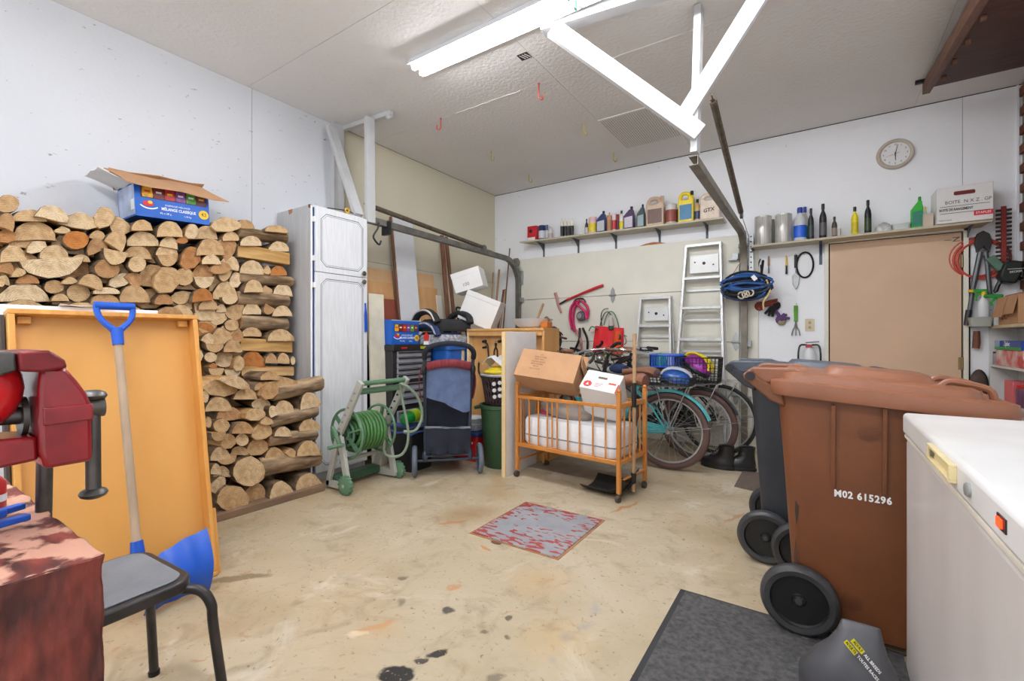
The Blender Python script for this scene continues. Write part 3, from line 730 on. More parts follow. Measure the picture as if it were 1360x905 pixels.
def label_rows(sel, where):
    sel = sorted(sel, key=lambda t: -t[1].z); rows = []
    for t in sel:
        if rows and rows[-1][0][1].z - t[1].z < 0.075: rows[-1].append(t)
        else: rows.append([t])
    for i, r in enumerate(rows):
        r.sort(key=lambda t: t[1].y)
        for j, (o, c, k) in enumerate(r):
            tag(o, '%s firewood log, %s from left in %s row from top of %s' % (SHN[k], ordn[j], ordn[i], where), 'firewood log', 'firewood logs')
label_rows([t for t in LOGS[:NVIS] if t[0].location.x < -3.30], 'tall woodpile')
label_rows([t for t in LOGS[:NVIS] if t[0].location.x >= -3.30], 'low front woodpile')
label_rows(LOGS[NVIS:], 'pile behind tray')
# plank the front stack stands on, and the upright at its end
a = at_z(286, 692); 
G().bar((-3.04, 1.22, 0.022), (-3.02, 2.02, 0.022), 0.09, 0.044).build('bearer_plank', mat('old_grey_plank', (128, 102, 80), 0.9, var=0.25, vscale=8, stretch=(1, 0.2, 1), bump=0.6), label='rough grey bearer plank on the floor under the front woodpile', cat='plank', bevel=0.004)
# ------------------------------------------------------------------ left side of the room
M_card = mat('brown_cardboard', (186, 142, 104), 0.85, var=0.06, vscale=8, bump=0.05)
M_cardw = mat('white_cardboard', (232, 230, 228), 0.7, var=0.03)
M_cblue = mat('blue_printed_card', (18, 92, 186), 0.45, var=0.06, vscale=5)
M_cbluel = mat('faded_blue_card', (176, 188, 214), 0.6, var=0.2, vscale=12)
M_white = mat('white_print', (245, 245, 245), 0.5, var=0.0)
M_yel = mat('yellow_print', (246, 196, 30), 0.5, var=0.03)
M_red = mat('red_print', (206, 38, 36), 0.5, var=0.05)
M_blk = mat('black_print', (24, 22, 24), 0.5, var=0.0)
BAGS = [(222, 170, 40), (120, 36, 30), (190, 34, 34), (128, 70, 150), (90, 160, 60), (110, 60, 70)]
def crisp_print(t, M, w, h):
    """printed front of a crisp carton: M maps x right, y up, z out; origin at lower left of the face"""
    win = G().at(M).box(0.03, w - 0.015, h * 0.60, h * 0.97, 0.0005, 0.0015).build('picture_strip', mat('dark_red_print', (84, 28, 30), 0.5), t, smooth=0)
    n = 6; bw = (w - 0.05) / n
    for i, c in enumerate(BAGS):
        x0 = 0.034 + i * bw
        b = G().at(M).prism([(x0 + 0.004, h * 0.62), (x0 + bw - 0.004, h * 0.62), (x0 + bw - 0.001, h * 0.70), (x0 + bw - 0.006, h * 0.95), (x0 + 0.006, h * 0.95), (x0 + 0.001, h * 0.72)], 0.0016, 0.0030)
        b = b.build('pictured_packet', mat('packet_%d' % i, c, 0.4, var=0.25, vscale=40), win, smooth=0)
        G().at(M).box(x0 + bw * 0.25, x0 + bw * 0.75, h * 0.78, h * 0.84, 0.0031, 0.0036).build('packet_badge', (M_red, M_white, M_yel, M_white, M_white, M_yel)[i], win, smooth=0)
    lg = G().at(M).prism([(0.065 + 0.028 * math.cos(a * PI / 8), h * 0.42 + 0.016 * math.sin(a * PI / 8)) for a in range(16)], 0.0005, 0.0016).build('logo', M_red, t, smooth=0)
    G().at(M).prism([(0.075 + 0.012 * math.cos(a * PI / 5), h * 0.47 + 0.010 * math.sin(a * PI / 5)) for a in range(10)], 0.0017, 0.0022).build('logo_dot', M_yel, lg, smooth=0)
    G().at(M).tube(bez((0.024, h * 0.36, 0.002), (0.05, h * 0.24, 0.002), (0.085, h * 0.24, 0.002), (0.112, h * 0.33, 0.002), 10), 0.004, 6, flat=(0.25, 1)).build('logo_swoosh', M_white, lg)
    G().at(M).text('M\u00c9LANGE CLASSIQUE', h * 0.13, T(w * 0.565, h * 0.315, 0.001), sx=0.78, bold=0.0006).build('lettering', M_white, t, smooth=0)
    G().at(M).text('FORMULES M\u00c9LANG\u00c9', h * 0.075, T(w * 0.55, h * 0.44, 0.001)).build('lettering', M_white, t, smooth=0)
    G().at(M).text('42 x 28 g', h * 0.085, T(w * 0.38, h * 0.17, 0.001)).text('1,18 kg', h * 0.075, T(w * 0.68, h * 0.16, 0.001)).build('lettering', M_white, t, smooth=0)
    bd = G().at(M).prism([(w * 0.915 + h * 0.155 * math.cos(a * PI / 10), h * 0.31 + h * 0.155 * math.sin(a * PI / 10)) for a in range(20)], 0.0005, 0.0016).build('count_badge', M_yel, t, smooth=0)
    G().at(M).text('42', h * 0.17, T(w * 0.915, h * 0.31, 0.0022)).build('lettering', M_blk, bd, smooth=0)

# crisp carton on the woodpile
t = thing('crisp_carton', 'torn-open blue crisp carton resting on top of the woodpile', 'box', (-3.38, 1.035, 1.835), rot=(3.2, 0, 0))
BM = WORLD[t.name]
w, h, dp = 0.40, 0.19, 0.27
def shell(x0, x1, y0, y1, z0, z1, th=0.004):
    q = G(); q.box(x0, x1, y0, y1, z0, z0 + th); q.box(x0, x0 + th, y0, y1, z0 + th, z1); q.box(x1 - th, x1, y0, y1, z0 + th, z1)
    q.box(x0 + th, x1 - th, y0, y0 + th, z0 + th, z1); q.box(x0 + th, x1 - th, y1 - th, y1, z0 + th, z1); return q
q = shell(-dp, 0, 0, w, 0, h); q.at(Matrix.Identity(4)).build('carton', M_cblue, t, world=False, smooth=0)
G().box(-dp + 0.01, -0.004, -0.0012, -0.0002, 0.01, h - 0.005).build('faded_end_panel', M_cbluel, t, world=False, smooth=0)
G().box(-0.06, -0.015, -0.0024, -0.0012, 0.04, 0.10).build('address_sticker', M_cardw, t, world=False, smooth=0)
def flap(pts, m, name, th=0.004):
    a, b, c, d = [V(p) for p in pts]
    rows = [[a.lerp(b, j / 6), ] for j in range(7)]
    grid = [[a.lerp(b, j / 6).lerp(d.lerp(c, j / 6), i / 3) + V((0, 0, 0.006 * math.sin(j * 1.7 + i))) for j in range(7)] for i in range(4)]
    return G().sheet(grid, th).build(name, m, t, world=False)
flap([(-0.13, -0.10, h + 0.085), (-0.13, w + 0.02, h + 0.085), (0.065, w + 0.10, h - 0.035), (0.065, -0.05, h - 0.02)], M_card, 'front_flap')
flap([(-dp, 0.0, h), (-0.01, 0.0, h), (-0.04, -0.15, h + 0.06), (-dp + 0.02, -0.16, h + 0.05)], M_cardw, 'end_flap')
flap([(-dp, -0.02, h), (-dp, w, h), (-dp + 0.16, w + 0.03, h + 0.10), (-dp + 0.15, -0.08, h + 0.09)], M_card, 'back_flap')
crisp_print(t, BM @ frame((0.0, 0, 0), (0, 1, 0), (1, 0, 0)), w, h)

# big shallow wooden tray on its side
M_ply = mat('orange_varnished_plywood', (214, 152, 74), 0.42, rgb2=(228, 172, 96), vscale=3, stretch=(1, 1, 0.25), coat=0.2, ramp=(0.25, 0.75), bump=0.03)
M_plyd = mat('orange_pine_rail', (206, 140, 62), 0.45, rgb2=(226, 166, 88), vscale=8, stretch=(1, 4, 0.4), ramp=(0.25, 0.75))
b0, tp = V((-2.32, 0, 0)), V((-2.535, 0, 1.212))
up = (tp - b0); HT = up.length; up.normalize(); nrm = V((up.z, 0, -up.x))
TM = Matrix((V((0, 1, 0)), up, nrm)).transposed().to_4x4(); TM.translation = V((-2.32, 0.385, 0.003))   # x along +Y, y up the tray, z towards the room
if True:
    W = 0.635
    t = thing('wooden_tray', 'large shallow orange wooden tray stood on end against the woodpile', 'tray', (-2.35, 0.70, 0))
    G().box(0.0, W, 0.0, HT, -0.075, -0.063, TM).build('base_panel', M_ply, t, bevel=0.001)
    G().box(0, W, HT - 0.020, HT, -0.063, 0.0, TM).build('rail', M_plyd, t, bevel=0.003)
    G().box(0, W, 0.0, 0.020, -0.063, 0.0, TM).build('rail', M_plyd, t, bevel=0.003)
    G().box(0, 0.020, 0.020, HT - 0.020, -0.063, 0.0, TM).build('rail', M_plyd, t, bevel=0.003)
    G().box(W - 0.020, W, 0.020, HT - 0.020, -0.063, 0.0, TM).build('rail', M_plyd, t, bevel=0.003)
    for (x, y) in ((0.05, HT - 0.022), (W - 0.05, HT - 0.022)):
        G().box(x - 0.02, x + 0.02, y - 0.03, y, -0.062, -0.035, TM).build('corner_block', M_plyd, t, bevel=0.003)
    G().box(W + 0.001, W + 0.022, 0.0, 0.30, -0.060, -0.02, TM).build('side_batten', M_plyd, t, bevel=0.004)
# white board leaning behind it and film on its top edge
M_mel = mat('white_melamine', (226, 228, 232), 0.4, var=0.03)
q = G().box(-0.75, W - 0.13, -0.012, HT + 0.035, -0.125, -0.085, TM)
q.build('white_board', M_mel, label='white melamine board leaning behind the orange wooden tray', cat='board', bevel=0.004)
q = G().box(-0.014, -0.004, 0.0, HT - 0.02, -0.07, -0.03, TM); q.build('dark_board', mat('dark_edge_board', (70, 62, 56), 0.7), label='thin dark board edge beside the left rail of the orange tray', cat='board')
gr = [[TM @ V((0.16 + 0.028 * j, HT + 0.037 + 0.004 * math.sin(i * 2.1 + j * 1.3), -0.145 + 0.02 * i)) for j in range(7)] for i in range(5)]
G().sheet(gr, 0.0015).build('paper_sheet', mat('white_paper', (236, 236, 236), 0.6), label='crumpled white paper lying on the white board top edge', cat='paper')

# blue snow shovel leaning on the tray
M_shov = mat('blue_plastic', (22, 84, 190), 0.38, var=0.08, vscale=5)
M_shaft = mat('weathered_wood_handle', (176, 152, 128), 0.75, var=0.18, vscale=14, stretch=(1, 1, 0.1), bump=0.2)
t = thing('snow_shovel', 'blue snow shovel with wooden shaft leaning against the orange tray', 'shovel', (-2.24, 0.72, 0))
top = at_x(156, 446, -2.43); bot = at_x(182, 726, -2.215)
ax_ = (top - bot).normalized()
G().cyl(bot - ax_ * 0.06, top + ax_ * 0.02, 0.0155, 0.0145, 16).build('shaft', M_shaft, t)
side = V((0, 1, 0)); side = (side - ax_ * side.dot(ax_)).normalized()
hd = G(); c = top + ax_ * 0.0
hd.tube([c - ax_ * 0.04, c + ax_ * 0.03], [0.020, 0.022], 12)
for s in (-1, 1):
    hd.tube(bez(c + ax_ * 0.02 + side * (0.008 * s), c + ax_ * 0.05 + side * (0.03 * s), c + ax_ * 0.06 + side * (0.062 * s), c + ax_ * 0.128 + side * (0.060 * s), 8), [0.014, 0.013, 0.012, 0.012, 0.011, 0.011, 0.011, 0.011, 0.011], 8)
hd.tube([c + ax_ * 0.128 + side * (-0.066), c + ax_ * 0.128 + side * 0.066], 0.016, 12)
hd.build('d_grip', M_shov, t)
bl = []
y0, y1 = 0.70, 0.935
for i in range(9):
    u = i / 8; zz = 0.012 + 0.175 * u
    xx = -2.225 + 0.05 * math.sin(u * PI) * 1.0 - 0.03 * u
    bl.append([(xx - 0.012 * (1 + math.cos(j / 12 * 2 * PI * 3)) / 2 + 0.035 * abs(j / 6 - 1) ** 2, y0 + (y1 - y0) * j / 12, zz + 0.085 * (j / 12) * u) for j in range(13)])
G().sheet(bl, 0.004).build('blade', M_shov, t)
G().tube([bot - ax_ * 0.09, bot + ax_ * 0.02], [0.028, 0.021], 12).build('socket', M_shov, t)

# stool
M_stl = mat('black_painted_steel', (52, 48, 48), 0.4, 0.2, var=0.2, vscale=20)
M_vin = mat('dark_grey_vinyl', (112, 116, 122), 0.5, var=0.12, vscale=9, bump=0.25, bscale=160)
t = thing('stool', 'black steel stool with grey vinyl seat beside the red workbench', 'stool', (-1.575, 0.40, 0), rz=3)
P = rrect(0.33, 0.33, 0.06, 5)
Pi = rrect(0.29, 0.29, 0.045, 5)
G().prism(P, 0.415, 0.448).build('seat_rim', M_stl, t, world=False, bevel=0.006)
G().prism(Pi, 0.448, 0.453).build('seat_pad', M_vin, t, world=False, bevel=0.003)
for sx in (-1, 1):
    for sy in (-1, 1):
        p = smoothpath([(0.12 * sx, 0.12 * sy, 0.418), (0.165 * sx, 0.165 * sy, 0.41), (0.19 * sx, 0.185 * sy, 0.37), (0.195 * sx, 0.19 * sy, 0.30), (0.225 * sx, 0.215 * sy, 0.006)], 5)
        G().tube(p, 0.013, 10).build('leg', M_stl, t, world=False)
        G().cyl((0.2255 * sx, 0.2155 * sy, 0.0), (0.2245 * sx, 0.2145 * sy, 0.014), 0.016, n=12).build('rubber_foot', M_black, t, world=False)

# red weathered workbench
def red_paint():
    m = bpy.data.materials.new('worn_red_paint'); m.use_nodes = True
    nt = m.node_tree; N = nt.nodes; L = nt.links; b = N['Principled BSDF']; b.inputs['Roughness'].default_value = 0.6
    geo = N.new('ShaderNodeNewGeometry'); tc = N.new('ShaderNodeTexCoord')
    mp = N.new('ShaderNodeMapping'); mp.inputs['Scale'].default_value = (2.2, 7, 2.2); L.new(tc.outputs['Object'], mp.inputs['Vector'])
    n1 = N.new('ShaderNodeTexNoise'); n1.inputs['Scale'].default_value = 5; n1.inputs['Detail'].default_value = 8; L.new(mp.outputs[0], n1.inputs['Vector'])
    r1 = N.new('ShaderNodeValToRGB'); r1.color_ramp.elements[0].position = 0.36; r1.color_ramp.elements[0].color = (*lin((62, 22, 18)), 1); r1.color_ramp.elements[1].position = 0.7; r1.color_ramp.elements[1].color = (*lin((136, 58, 46)), 1)
    L.new(n1.outputs['Fac'], r1.inputs['Fac'])
    sx = N.new('ShaderNodeSeparateXYZ'); L.new(geo.outputs['Normal'], sx.inputs[0])
    n2 = N.new('ShaderNodeTexNoise'); n2.inputs['Scale'].default_value = 15; n2.inputs['Detail'].default_value = 9; L.new(tc.outputs['Object'], n2.inputs['Vector'])
    ma = N.new('ShaderNodeMath'); ma.operation = 'MULTIPLY_ADD'; ma.inputs[1].default_value = 0.20; L.new(sx.outputs['Z'], ma.inputs[0]); L.new(n2.outputs['Fac'], ma.inputs[2])
    r2 = N.new('ShaderNodeValToRGB'); r2.color_ramp.elements[0].position = 0.64; r2.color_ramp.elements[1].position = 0.70
    L.new(ma.outputs[0], r2.inputs['Fac'])
    x = N.new('ShaderNodeMix'); x.data_type = 'RGBA'; L.new(r2.outputs[0], x.inputs[0]); L.new(r1.outputs[0], x.inputs[6]); x.inputs[7].default_value = (*lin((196, 146, 124)), 1)
    L.new(x.outputs[2], b.inputs['Base Color'])
    bp = N.new('ShaderNodeBump'); bp.inputs['Strength'].default_value = 0.6; bp.inputs['Distance'].default_value = 0.006; L.new(n1.outputs['Fac'], bp.inputs['Height']); L.new(bp.outputs[0], b.inputs['Normal'])
    return m
M_bench = red_paint()
tex = bpy.data.textures.new('gouges', 'CLOUDS'); tex.noise_scale = 0.018; tex.noise_depth = 3
def rough_block(name, parent, x0, x1, y0, y1, z0, z1, amt=0.010):
    q = G(); nx, ny, nz = max(2, int((x1 - x0) / 0.03)), max(2, int((y1 - y0) / 0.03)), max(2, int((z1 - z0) / 0.03))
    o = q.box(x0, x1, y0, y1, z0, z1).build(name, M_bench, parent, smooth=60)
    bv = o.modifiers.new('bevel', 'BEVEL'); bv.width = 0.004; bv.segments = 2
    sb = o.modifiers.new('sub', 'SUBSURF'); sb.subdivision_type = 'SIMPLE'; sb.levels = 5; sb.render_levels = 5
    dm = o.modifiers.new('rough', 'DISPLACE'); dm.texture = tex; dm.strength = amt; dm.mid_level = 0.62; dm.texture_coords = 'GLOBAL'
    return o
t = thing('workbench', 'heavy workbench in worn dark red paint at the lower left corner', 'workbench', (-1.2, -0.15, 0))
cx, cy = at_z(140, 735, 0.80).x, at_z(140, 735, 0.80).y
rough_block('top_beam', t, -1.72, cx, cy - 0.17, cy, 0.34, 0.80)
rough_block('top_beam', t, -1.72, cx - 0.004, cy - 0.36, cy - 0.180, 0.34, 0.795)
rough_block('top_beam', t, -1.72, cx, cy - 0.56, cy - 0.375, 0.69, 0.80)
rough_block('leg', t, cx - 0.16, cx - 0.055, cy - 0.13, cy - 0.02, 0.0, 0.345, 0.008)
rough_block('leg', t, -1.70, -1.58, cy - 0.13, cy - 0.02, 0.0, 0.345, 0.008)
rough_block('leg', t, cx - 0.16, cx - 0.055, cy - 0.55, cy - 0.44, 0.0, 0.685, 0.008)
rough_block('leg', t, -1.70, -1.58, cy - 0.55, cy - 0.44, 0.0, 0.685, 0.008)
for yy, zz in ((cy - 0.05, 0.60), (cy - 0.16, 0.63)):
    G().cyl((cx - 0.002, yy, zz), (cx + 0.004, yy, zz), 0.011, n=14).build('bolt_head', M_bench, t)

# bench vise
M_vred = mat('red_enamel', (132, 14, 24), 0.32, var=0.2, vscale=18, coat=0.3)
M_vred2 = mat('bright_red_enamel', (190, 26, 32), 0.3, var=0.15, vscale=12, coat=0.3)
M_iron = mat('bare_iron', (92, 90, 88), 0.42, 0.75, var=0.25, vscale=24)
VX = -1.0
vp = lambda px, py: at_x(px, py, VX)
t = thing('bench_vise', 'red iron bench vise bolted on the red workbench', 'vise', (-1.05, 0.12, 0.79))
def yz(poly, x0, x1, name, m, bevel=0.004, par=None):
    q = G(); a = [vp(*p) for p in poly]
    q.loft([[V((x0, p.y, p.z)) for p in a], [V((x1, p.y, p.z)) for p in a]]); return q.build(name, m, par or t, bevel=bevel, smooth=30)
yz([(50, 488), (84, 488), (100, 506), (112, 522), (118, 536), (120, 611), (56, 622), (50, 600), (47, 520)], -1.11, -0.985, 'moving_jaw', M_vred, 0.006)
yz([(53, 541), (119, 535), (120, 556), (54, 565)], -0.986, -0.982, 'jaw_rib', M_vred, 0.002)
yz([(17, 467), (60, 465), (80, 478), (84, 488), (50, 494), (20, 493)], -1.125, -0.972, 'jaw_plate', mat('worn_red_iron', (112, 26, 30), 0.4, 0.3, var=0.4, vscale=18), 0.004)
yz([(82, 484), (92, 486), (95, 497), (86, 494)], -1.06, -1.02, 'jaw_screw', M_vred2, 0.003)
yz([(-60, 590), (50, 580), (52, 612), (-60, 636)], -1.09, -1.00, 'slide_bar', M_vred, 0.005)
yz([(-75, 470), (14, 467), (17, 492), (-10, 500), (-75, 500)], -1.125, -0.972, 'fixed_jaw_plate', M_iron, 0.003)
q = G(); pc = vp(-25, 520)
q.ball((-1.045, pc.y, pc.z), (0.075, 0.050, 0.062), 18, 11); q.build('fixed_jaw_body', M_vred2, t)
base = vp(-40, 700)
q = G().lathe([(0.06, 0.0), (0.06, 0.02), (0.045, 0.03), (0.04, 0.12)], 20, T(-1.07, vp(-90, 600).y, 0.80)); q.build('swivel_base', M_vred, t)
p0, p1 = vp(-45, 562), vp(46, 555)
G().cyl((-1.045, p0.y, p0.z), (-1.045, p1.y, p1.z), 0.0135, n=16).build('lead_screw', M_iron, t)
pc = vp(40, 556); G().cyl((-1.045, pc.y - 0.004, pc.z), (-1.045, pc.y + 0.003, pc.z), 0.030, n=20).build('collar', M_iron, t)
pa, pb = vp(118, 546), vp(143, 543)
G().cyl((-1.045, pa.y - 0.002, pa.z), (-1.045, pb.y + 0.006, pb.z), 0.0165, 0.0175, 18).build('screw_head', M_iron, t)
hx = -1.045; pt_, pb_ = vp(127, 531), vp(129, 660)
yb = (pa.y + pb.y) / 2 + 0.004
G().cyl((hx, yb, pt_.z), (hx + 0.004, yb, pb_.z), 0.0105, n=14).build('handle_bar', M_iron, t)
G().ball((hx, yb, pt_.z + 0.003), (0.020, 0.020, 0.010), 16, 7).build('handle_end', M_iron, t)
G().ball((hx + 0.004, yb, pb_.z - 0.003), (0.020, 0.020, 0.010), 16, 7).build('handle_end', M_iron, t)
c2 = vp(58, 640); G().cyl((-1.14, 0.215, 0.62), (-1.12, 0.215, 0.92), 0.011, n=14).build('swivel_lock_bar', M_iron, t)

# tools lying on the bench
t = thing('forked_tool', 'blue plastic tool with two prongs lying on the red workbench', 'tool', (-0.95, 0.03, 0.80))
q = G(); zz = 0.812
a = at_z(-30, 690, zz); b1 = at_z(30, 672, zz); b2 = at_z(38, 686, zz); a2 = at_z(-30, 705, zz)
G().bar(a, b1, 0.016, 0.010).build('prong', M_shov, t, bevel=0.002); G().bar(a2, b2, 0.016, 0.010).build('prong', M_shov, t, bevel=0.002)
G().bar(at_z(-45, 690, zz), at_z(-14, 690, zz), 0.055, 0.014).build('handle', M_shov, t, bevel=0.003)
pc = at_z(-14, 664, 0.825)
t = thing('red_can', 'small red and white can at the left edge on the workbench', 'can', (pc.x, pc.y, 0.803))
G().lathe([(0.018, 0), (0.020, 0.003), (0.020, 0.05), (0.014, 0.058)], 18, T(pc.x, pc.y, 0.803)).build('can_body', M_vred2, t)
G().lathe([(0.0204, 0.018), (0.0204, 0.030)], 18, T(pc.x, pc.y, 0.803)).build('band', M_white, t)

# tall white utility cabinet
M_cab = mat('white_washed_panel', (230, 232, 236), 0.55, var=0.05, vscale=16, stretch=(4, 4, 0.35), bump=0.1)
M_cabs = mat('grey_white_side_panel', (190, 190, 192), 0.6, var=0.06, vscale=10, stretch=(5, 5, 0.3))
M_line = mat('dark_groove', (58, 60, 72), 0.6)
t = thing('utility_cabinet', 'tall white two-door utility cabinet between the woodpile and leaning boards', 'cabinet', (-3.43, 2.31, 0))
CX, CY0, CY1, CT = -3.22, 2.062, 2.565, 2.125
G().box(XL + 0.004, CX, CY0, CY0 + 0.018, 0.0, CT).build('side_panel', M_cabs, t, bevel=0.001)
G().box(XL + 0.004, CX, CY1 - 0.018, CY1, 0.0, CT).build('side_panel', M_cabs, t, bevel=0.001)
G().box(XL + 0.004, CX, CY0 + 0.018, CY1 - 0.018, CT - 0.018, CT).build('top_panel', M_cab, t, bevel=0.001)
G().box(XL + 0.004, CX, CY0 + 0.018, CY1 - 0.018, 0.06, 0.078).build('bottom_panel', M_cab, t)
G().box(XL + 0.004, XL + 0.012, CY0 + 0.018, CY1 - 0.018, 0.078, CT - 0.018).build('back_panel', M_cab, t)
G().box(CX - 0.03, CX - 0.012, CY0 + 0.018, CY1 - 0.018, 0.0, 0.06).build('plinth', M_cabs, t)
G().box(CX, CX + 0.003, CY0, CY0 + 0.014, 0.02, CT - 0.01).build('edge_band', M_white, t)
G().box(CX, CX + 0.004, CY0 + 0.016, CY0 + 0.024, 0.05, CT - 0.02).build('blue_edge_strip', mat('blue_line', (44, 66, 130), 0.5), t)
for (a, b) in ((CY0 - 0.0008, 0), ):
    G().prism([(-0.03, 0), (0.0, 0), (0.0, -0.03), (-0.028, -0.025)], 0, 0.0008, frame((CX, CY0, CT), (1, 0, 0), (0, -1, 0))).build('worn_corner', mat('bare_brown_board', (136, 86, 62), 0.8), t, smooth=0)
    G().prism([(-0.30, 0), (-0.24, 0), (-0.245, -0.03), (-0.29, -0.04)], 0, 0.0008, frame((CX, CY0, CT), (1, 0, 0), (0, -1, 0))).build('worn_corner', mat('bare_tan_board', (178, 124, 84), 0.8), t, smooth=0)
def cab_door(z0, z1, knob_z, bottom_open=False):
    d = G().box(CX + 0.006, CX + 0.026, CY0 + 0.026, CY1 + 0.004, z0, z1).build('door', M_cab, t, bevel=0.003)
    i, c = 0.045, 0.045; y0, y1 = CY0 + 0.026 + i, CY1 + 0.004 - i
    a0, a1 = z0 + i, z1 - i
    pts = [(y0 + c, a0), (y1 - c, a0), (y1 - c, a0 + c * 0.4), (y1, a0 + c), (y1, a1 - c), (y1 - c, a1 - c * 0.4), (y1 - c, a1), (y0 + c, a1), (y0 + c, a1 - c * 0.4), (y0, a1 - c), (y0, a0 + c), (y0 + c, a0 + c * 0.4)]
    pts = [(y0 + c, a0), (y1 - c, a0), (y1, a0 + c), (y1, a1 - c), (y1 - c, a1), (y0 + c, a1), (y0, a1 - c), (y0, a0 + c)]
    G().tube([(CX + 0.0262, y, z) for y, z in pts], 0.0024, 4, closed=True).build('groove_moulding', M_line, d)
    j = 0.012; pts2 = [(y0 + c + j / 2, a0 + j), (y1 - c - j / 2, a0 + j), (y1 - j, a0 + c + j / 2), (y1 - j, a1 - c - j / 2), (y1 - c - j / 2, a1 - j), (y0 + c + j / 2, a1 - j), (y0 + j, a1 - c - j / 2), (y0 + j, a0 + c + j / 2)]
    G().tube([(CX + 0.0262, y, z) for y, z in pts2], 0.0012, 4, closed=True).build('groove_moulding', M_line, d)
    G().at(frame((CX + 0.026, CY1 - 0.045, knob_z), (0, 1, 0), (1, 0, 0))).lathe([(0.008, 0), (0.008, 0.012), (0.018, 0.018), (0.021, 0.026), (0.015, 0.034), (0.004, 0.036)], 14).build('knob', mat('antique_knob', (112, 108, 100), 0.35, 0.7, var=0.3, vscale=40), d)
    for z in (z0 + 0.10, z1 - 0.10):
        G().box(CX + 0.004, CX + 0.026, CY0 + 0.012, CY0 + 0.025, z - 0.02, z + 0.02).build('hinge', M_white, d, bevel=0.002)
cab_door(1.615, CT - 0.012, 1.645)
cab_door(0.07, 1.610, 1.575)
p = V((CX + 0.03, CY1 - 0.015, 1.36))
t2 = thing('blue_hand_brush', 'blue plastic scraper hanging on the edge of the white cabinet door', 'scraper', (p.x, p.y, 1.14))
G().prism([(-0.006, 0), (0.006, 0), (0.014, -0.06), (0.020, -0.20), (-0.008, -0.205), (-0.012, -0.06)], 0, 0.012, FX((CX + 0.028, CY1 - 0.02, 1.36))).build('blade', M_shov, t2, bevel=0.003)
G().tube([(CX + 0.034, CY1 - 0.02, 1.355), (CX + 0.034, CY1 - 0.022, 1.40)], 0.007, 8).build('handle', M_shov, t2)
t2 = thing('wire_clip', 'yellow spring clip with wire lying on top of the white cabinet', 'clip', (-3.24, 2.40, CT))
G().tube(smoothpath([(-3.24, 2.22, CT + 0.01), (-3.25, 2.30, CT + 0.022), (-3.24, 2.40, CT + 0.03), (-3.25, 2.47, CT + 0.025)], 5), 0.004, 6).build('wire', M_black, t2)
G().torus((-3.235, 2.40, CT + 0.03), 0.018, 0.005, 'X', 14, 6).box(-3.24, -3.23, 2.395, 2.405, CT, CT + 0.015).build('clip', M_yel, t2)
# ------------------------------------------------------------------ leaning boards behind the cabinet
M_plyw = mat('raw_plywood', (208, 164, 116), 0.7, rgb2=(222, 184, 140), vscale=4, stretch=(3, 3, 0.5), ramp=(0.25, 0.75))
M_plyo = mat('orange_plywood', (200, 146, 92), 0.7, rgb2=(220, 174, 122), vscale=4, stretch=(3, 3, 0.5), ramp=(0.25, 0.75))
M_pine = mat('pale_pine', (226, 198, 150), 0.65, var=0.08, vscale=8, stretch=(4, 4, 0.4))
M_brn = mat('brown_painted_wood', (122, 82, 62), 0.7, var=0.2, vscale=12, stretch=(4, 4, 0.4), bump=0.2)
def lean(name, pxa, pxb, top, xb, xt, m, label, th=0.015, cat='board'):
    """board leaning on the hardboard wall: spans pixel columns pxa..pxb at its top edge height, foot at x = xb, head at x = xt"""
    a = at_x(pxa, top, xt); b = at_x(pxb, top, xt); z1 = (a.z + b.z) / 2
    q = G(); d = V((xt - xb, 0, z1)).normalized(); n = V((d.z, 0, -d.x))
    q.loft([[V((xb, a.y, 0)), V((xb, b.y, 0)), V((xb, b.y, 0)) + n * th, V((xb, a.y, 0)) + n * th], [V((xt, a.y, z1)), V((xt, b.y, z1)), V((xt, b.y, z1)) + n * th, V((xt, a.y, z1)) + n * th]])
    dz = min(p.z for p in q.v)
    for p in q.v: p.z -= dz - 0.001
    return q.build(name, m, label=label, cat=cat, bevel=0.0015)
lean('plywood_sheet', 470, 520, 357, -3.50, -3.655, M_plyw, 'pale plywood sheet leaning furthest back behind the white cabinet edge')
lean('plywood_sheet', 474, 521, 374, -3.44, -3.625, M_plyo, 'orange plywood sheet leaning just left of the tall white board')
lean('red_brown_board', 507, 524, 398, -3.38, -3.57, mat('red_brown_hardboard', (140, 70, 50), 0.6), 'red-brown hardboard offcut leaning low beside the tall white board')
lean('white_board', 520, 546, 289, -3.34, -3.62, M_mel, 'tall narrow white board leaning on the cream wall')
lean('brown_stick', 516.5, 519.5, 289, -3.36, -3.64, M_brn, 'thin brown strip along the left edge of the tall white board', th=0.03, cat='stick')
lean('plywood_sheet', 546, 574, 364, -3.44, -3.65, M_plyw, 'short plywood sheet leaning just right of the tall white board')
lean('plywood_sheet', 547, 579, 382, -3.38, -3.62, M_plyo, 'lower front plywood sheet leaning above the car seats')
lean('cream_board', 578, 585, 393, -3.42, -3.60, M_cream, 'cream edged panel leaning between plywood and brown battens', cat='panel')
def stick(p0, p1, r, m, label, name='brown_batten', cat='batten', sq=True):
    q = G(); q.bar(p0, p1, r * 2, r * 1.4) if sq else q.cyl(p0, p1, r, n=10)
    return q.build(name, m, label=label, cat=cat, bevel=0.002 if sq else 0)
stick((-3.30, 3.86, 0.02), at_x(586.5, 313, -3.63), 0.022, M_brn, 'left brown batten of the pair leaning on cream wall')
stick((-3.24, 3.93, 0.02), at_x(592.5, 315, -3.63), 0.018, M_brn, 'right brown batten of the pair leaning on cream wall')
lean('cream_laminate', 487.5, 507.5, 391, -3.175, -3.235, mat('cream_laminate', (214, 208, 188), 0.5), 'cream laminate panel standing against the white cabinet', th=0.02, cat='panel')
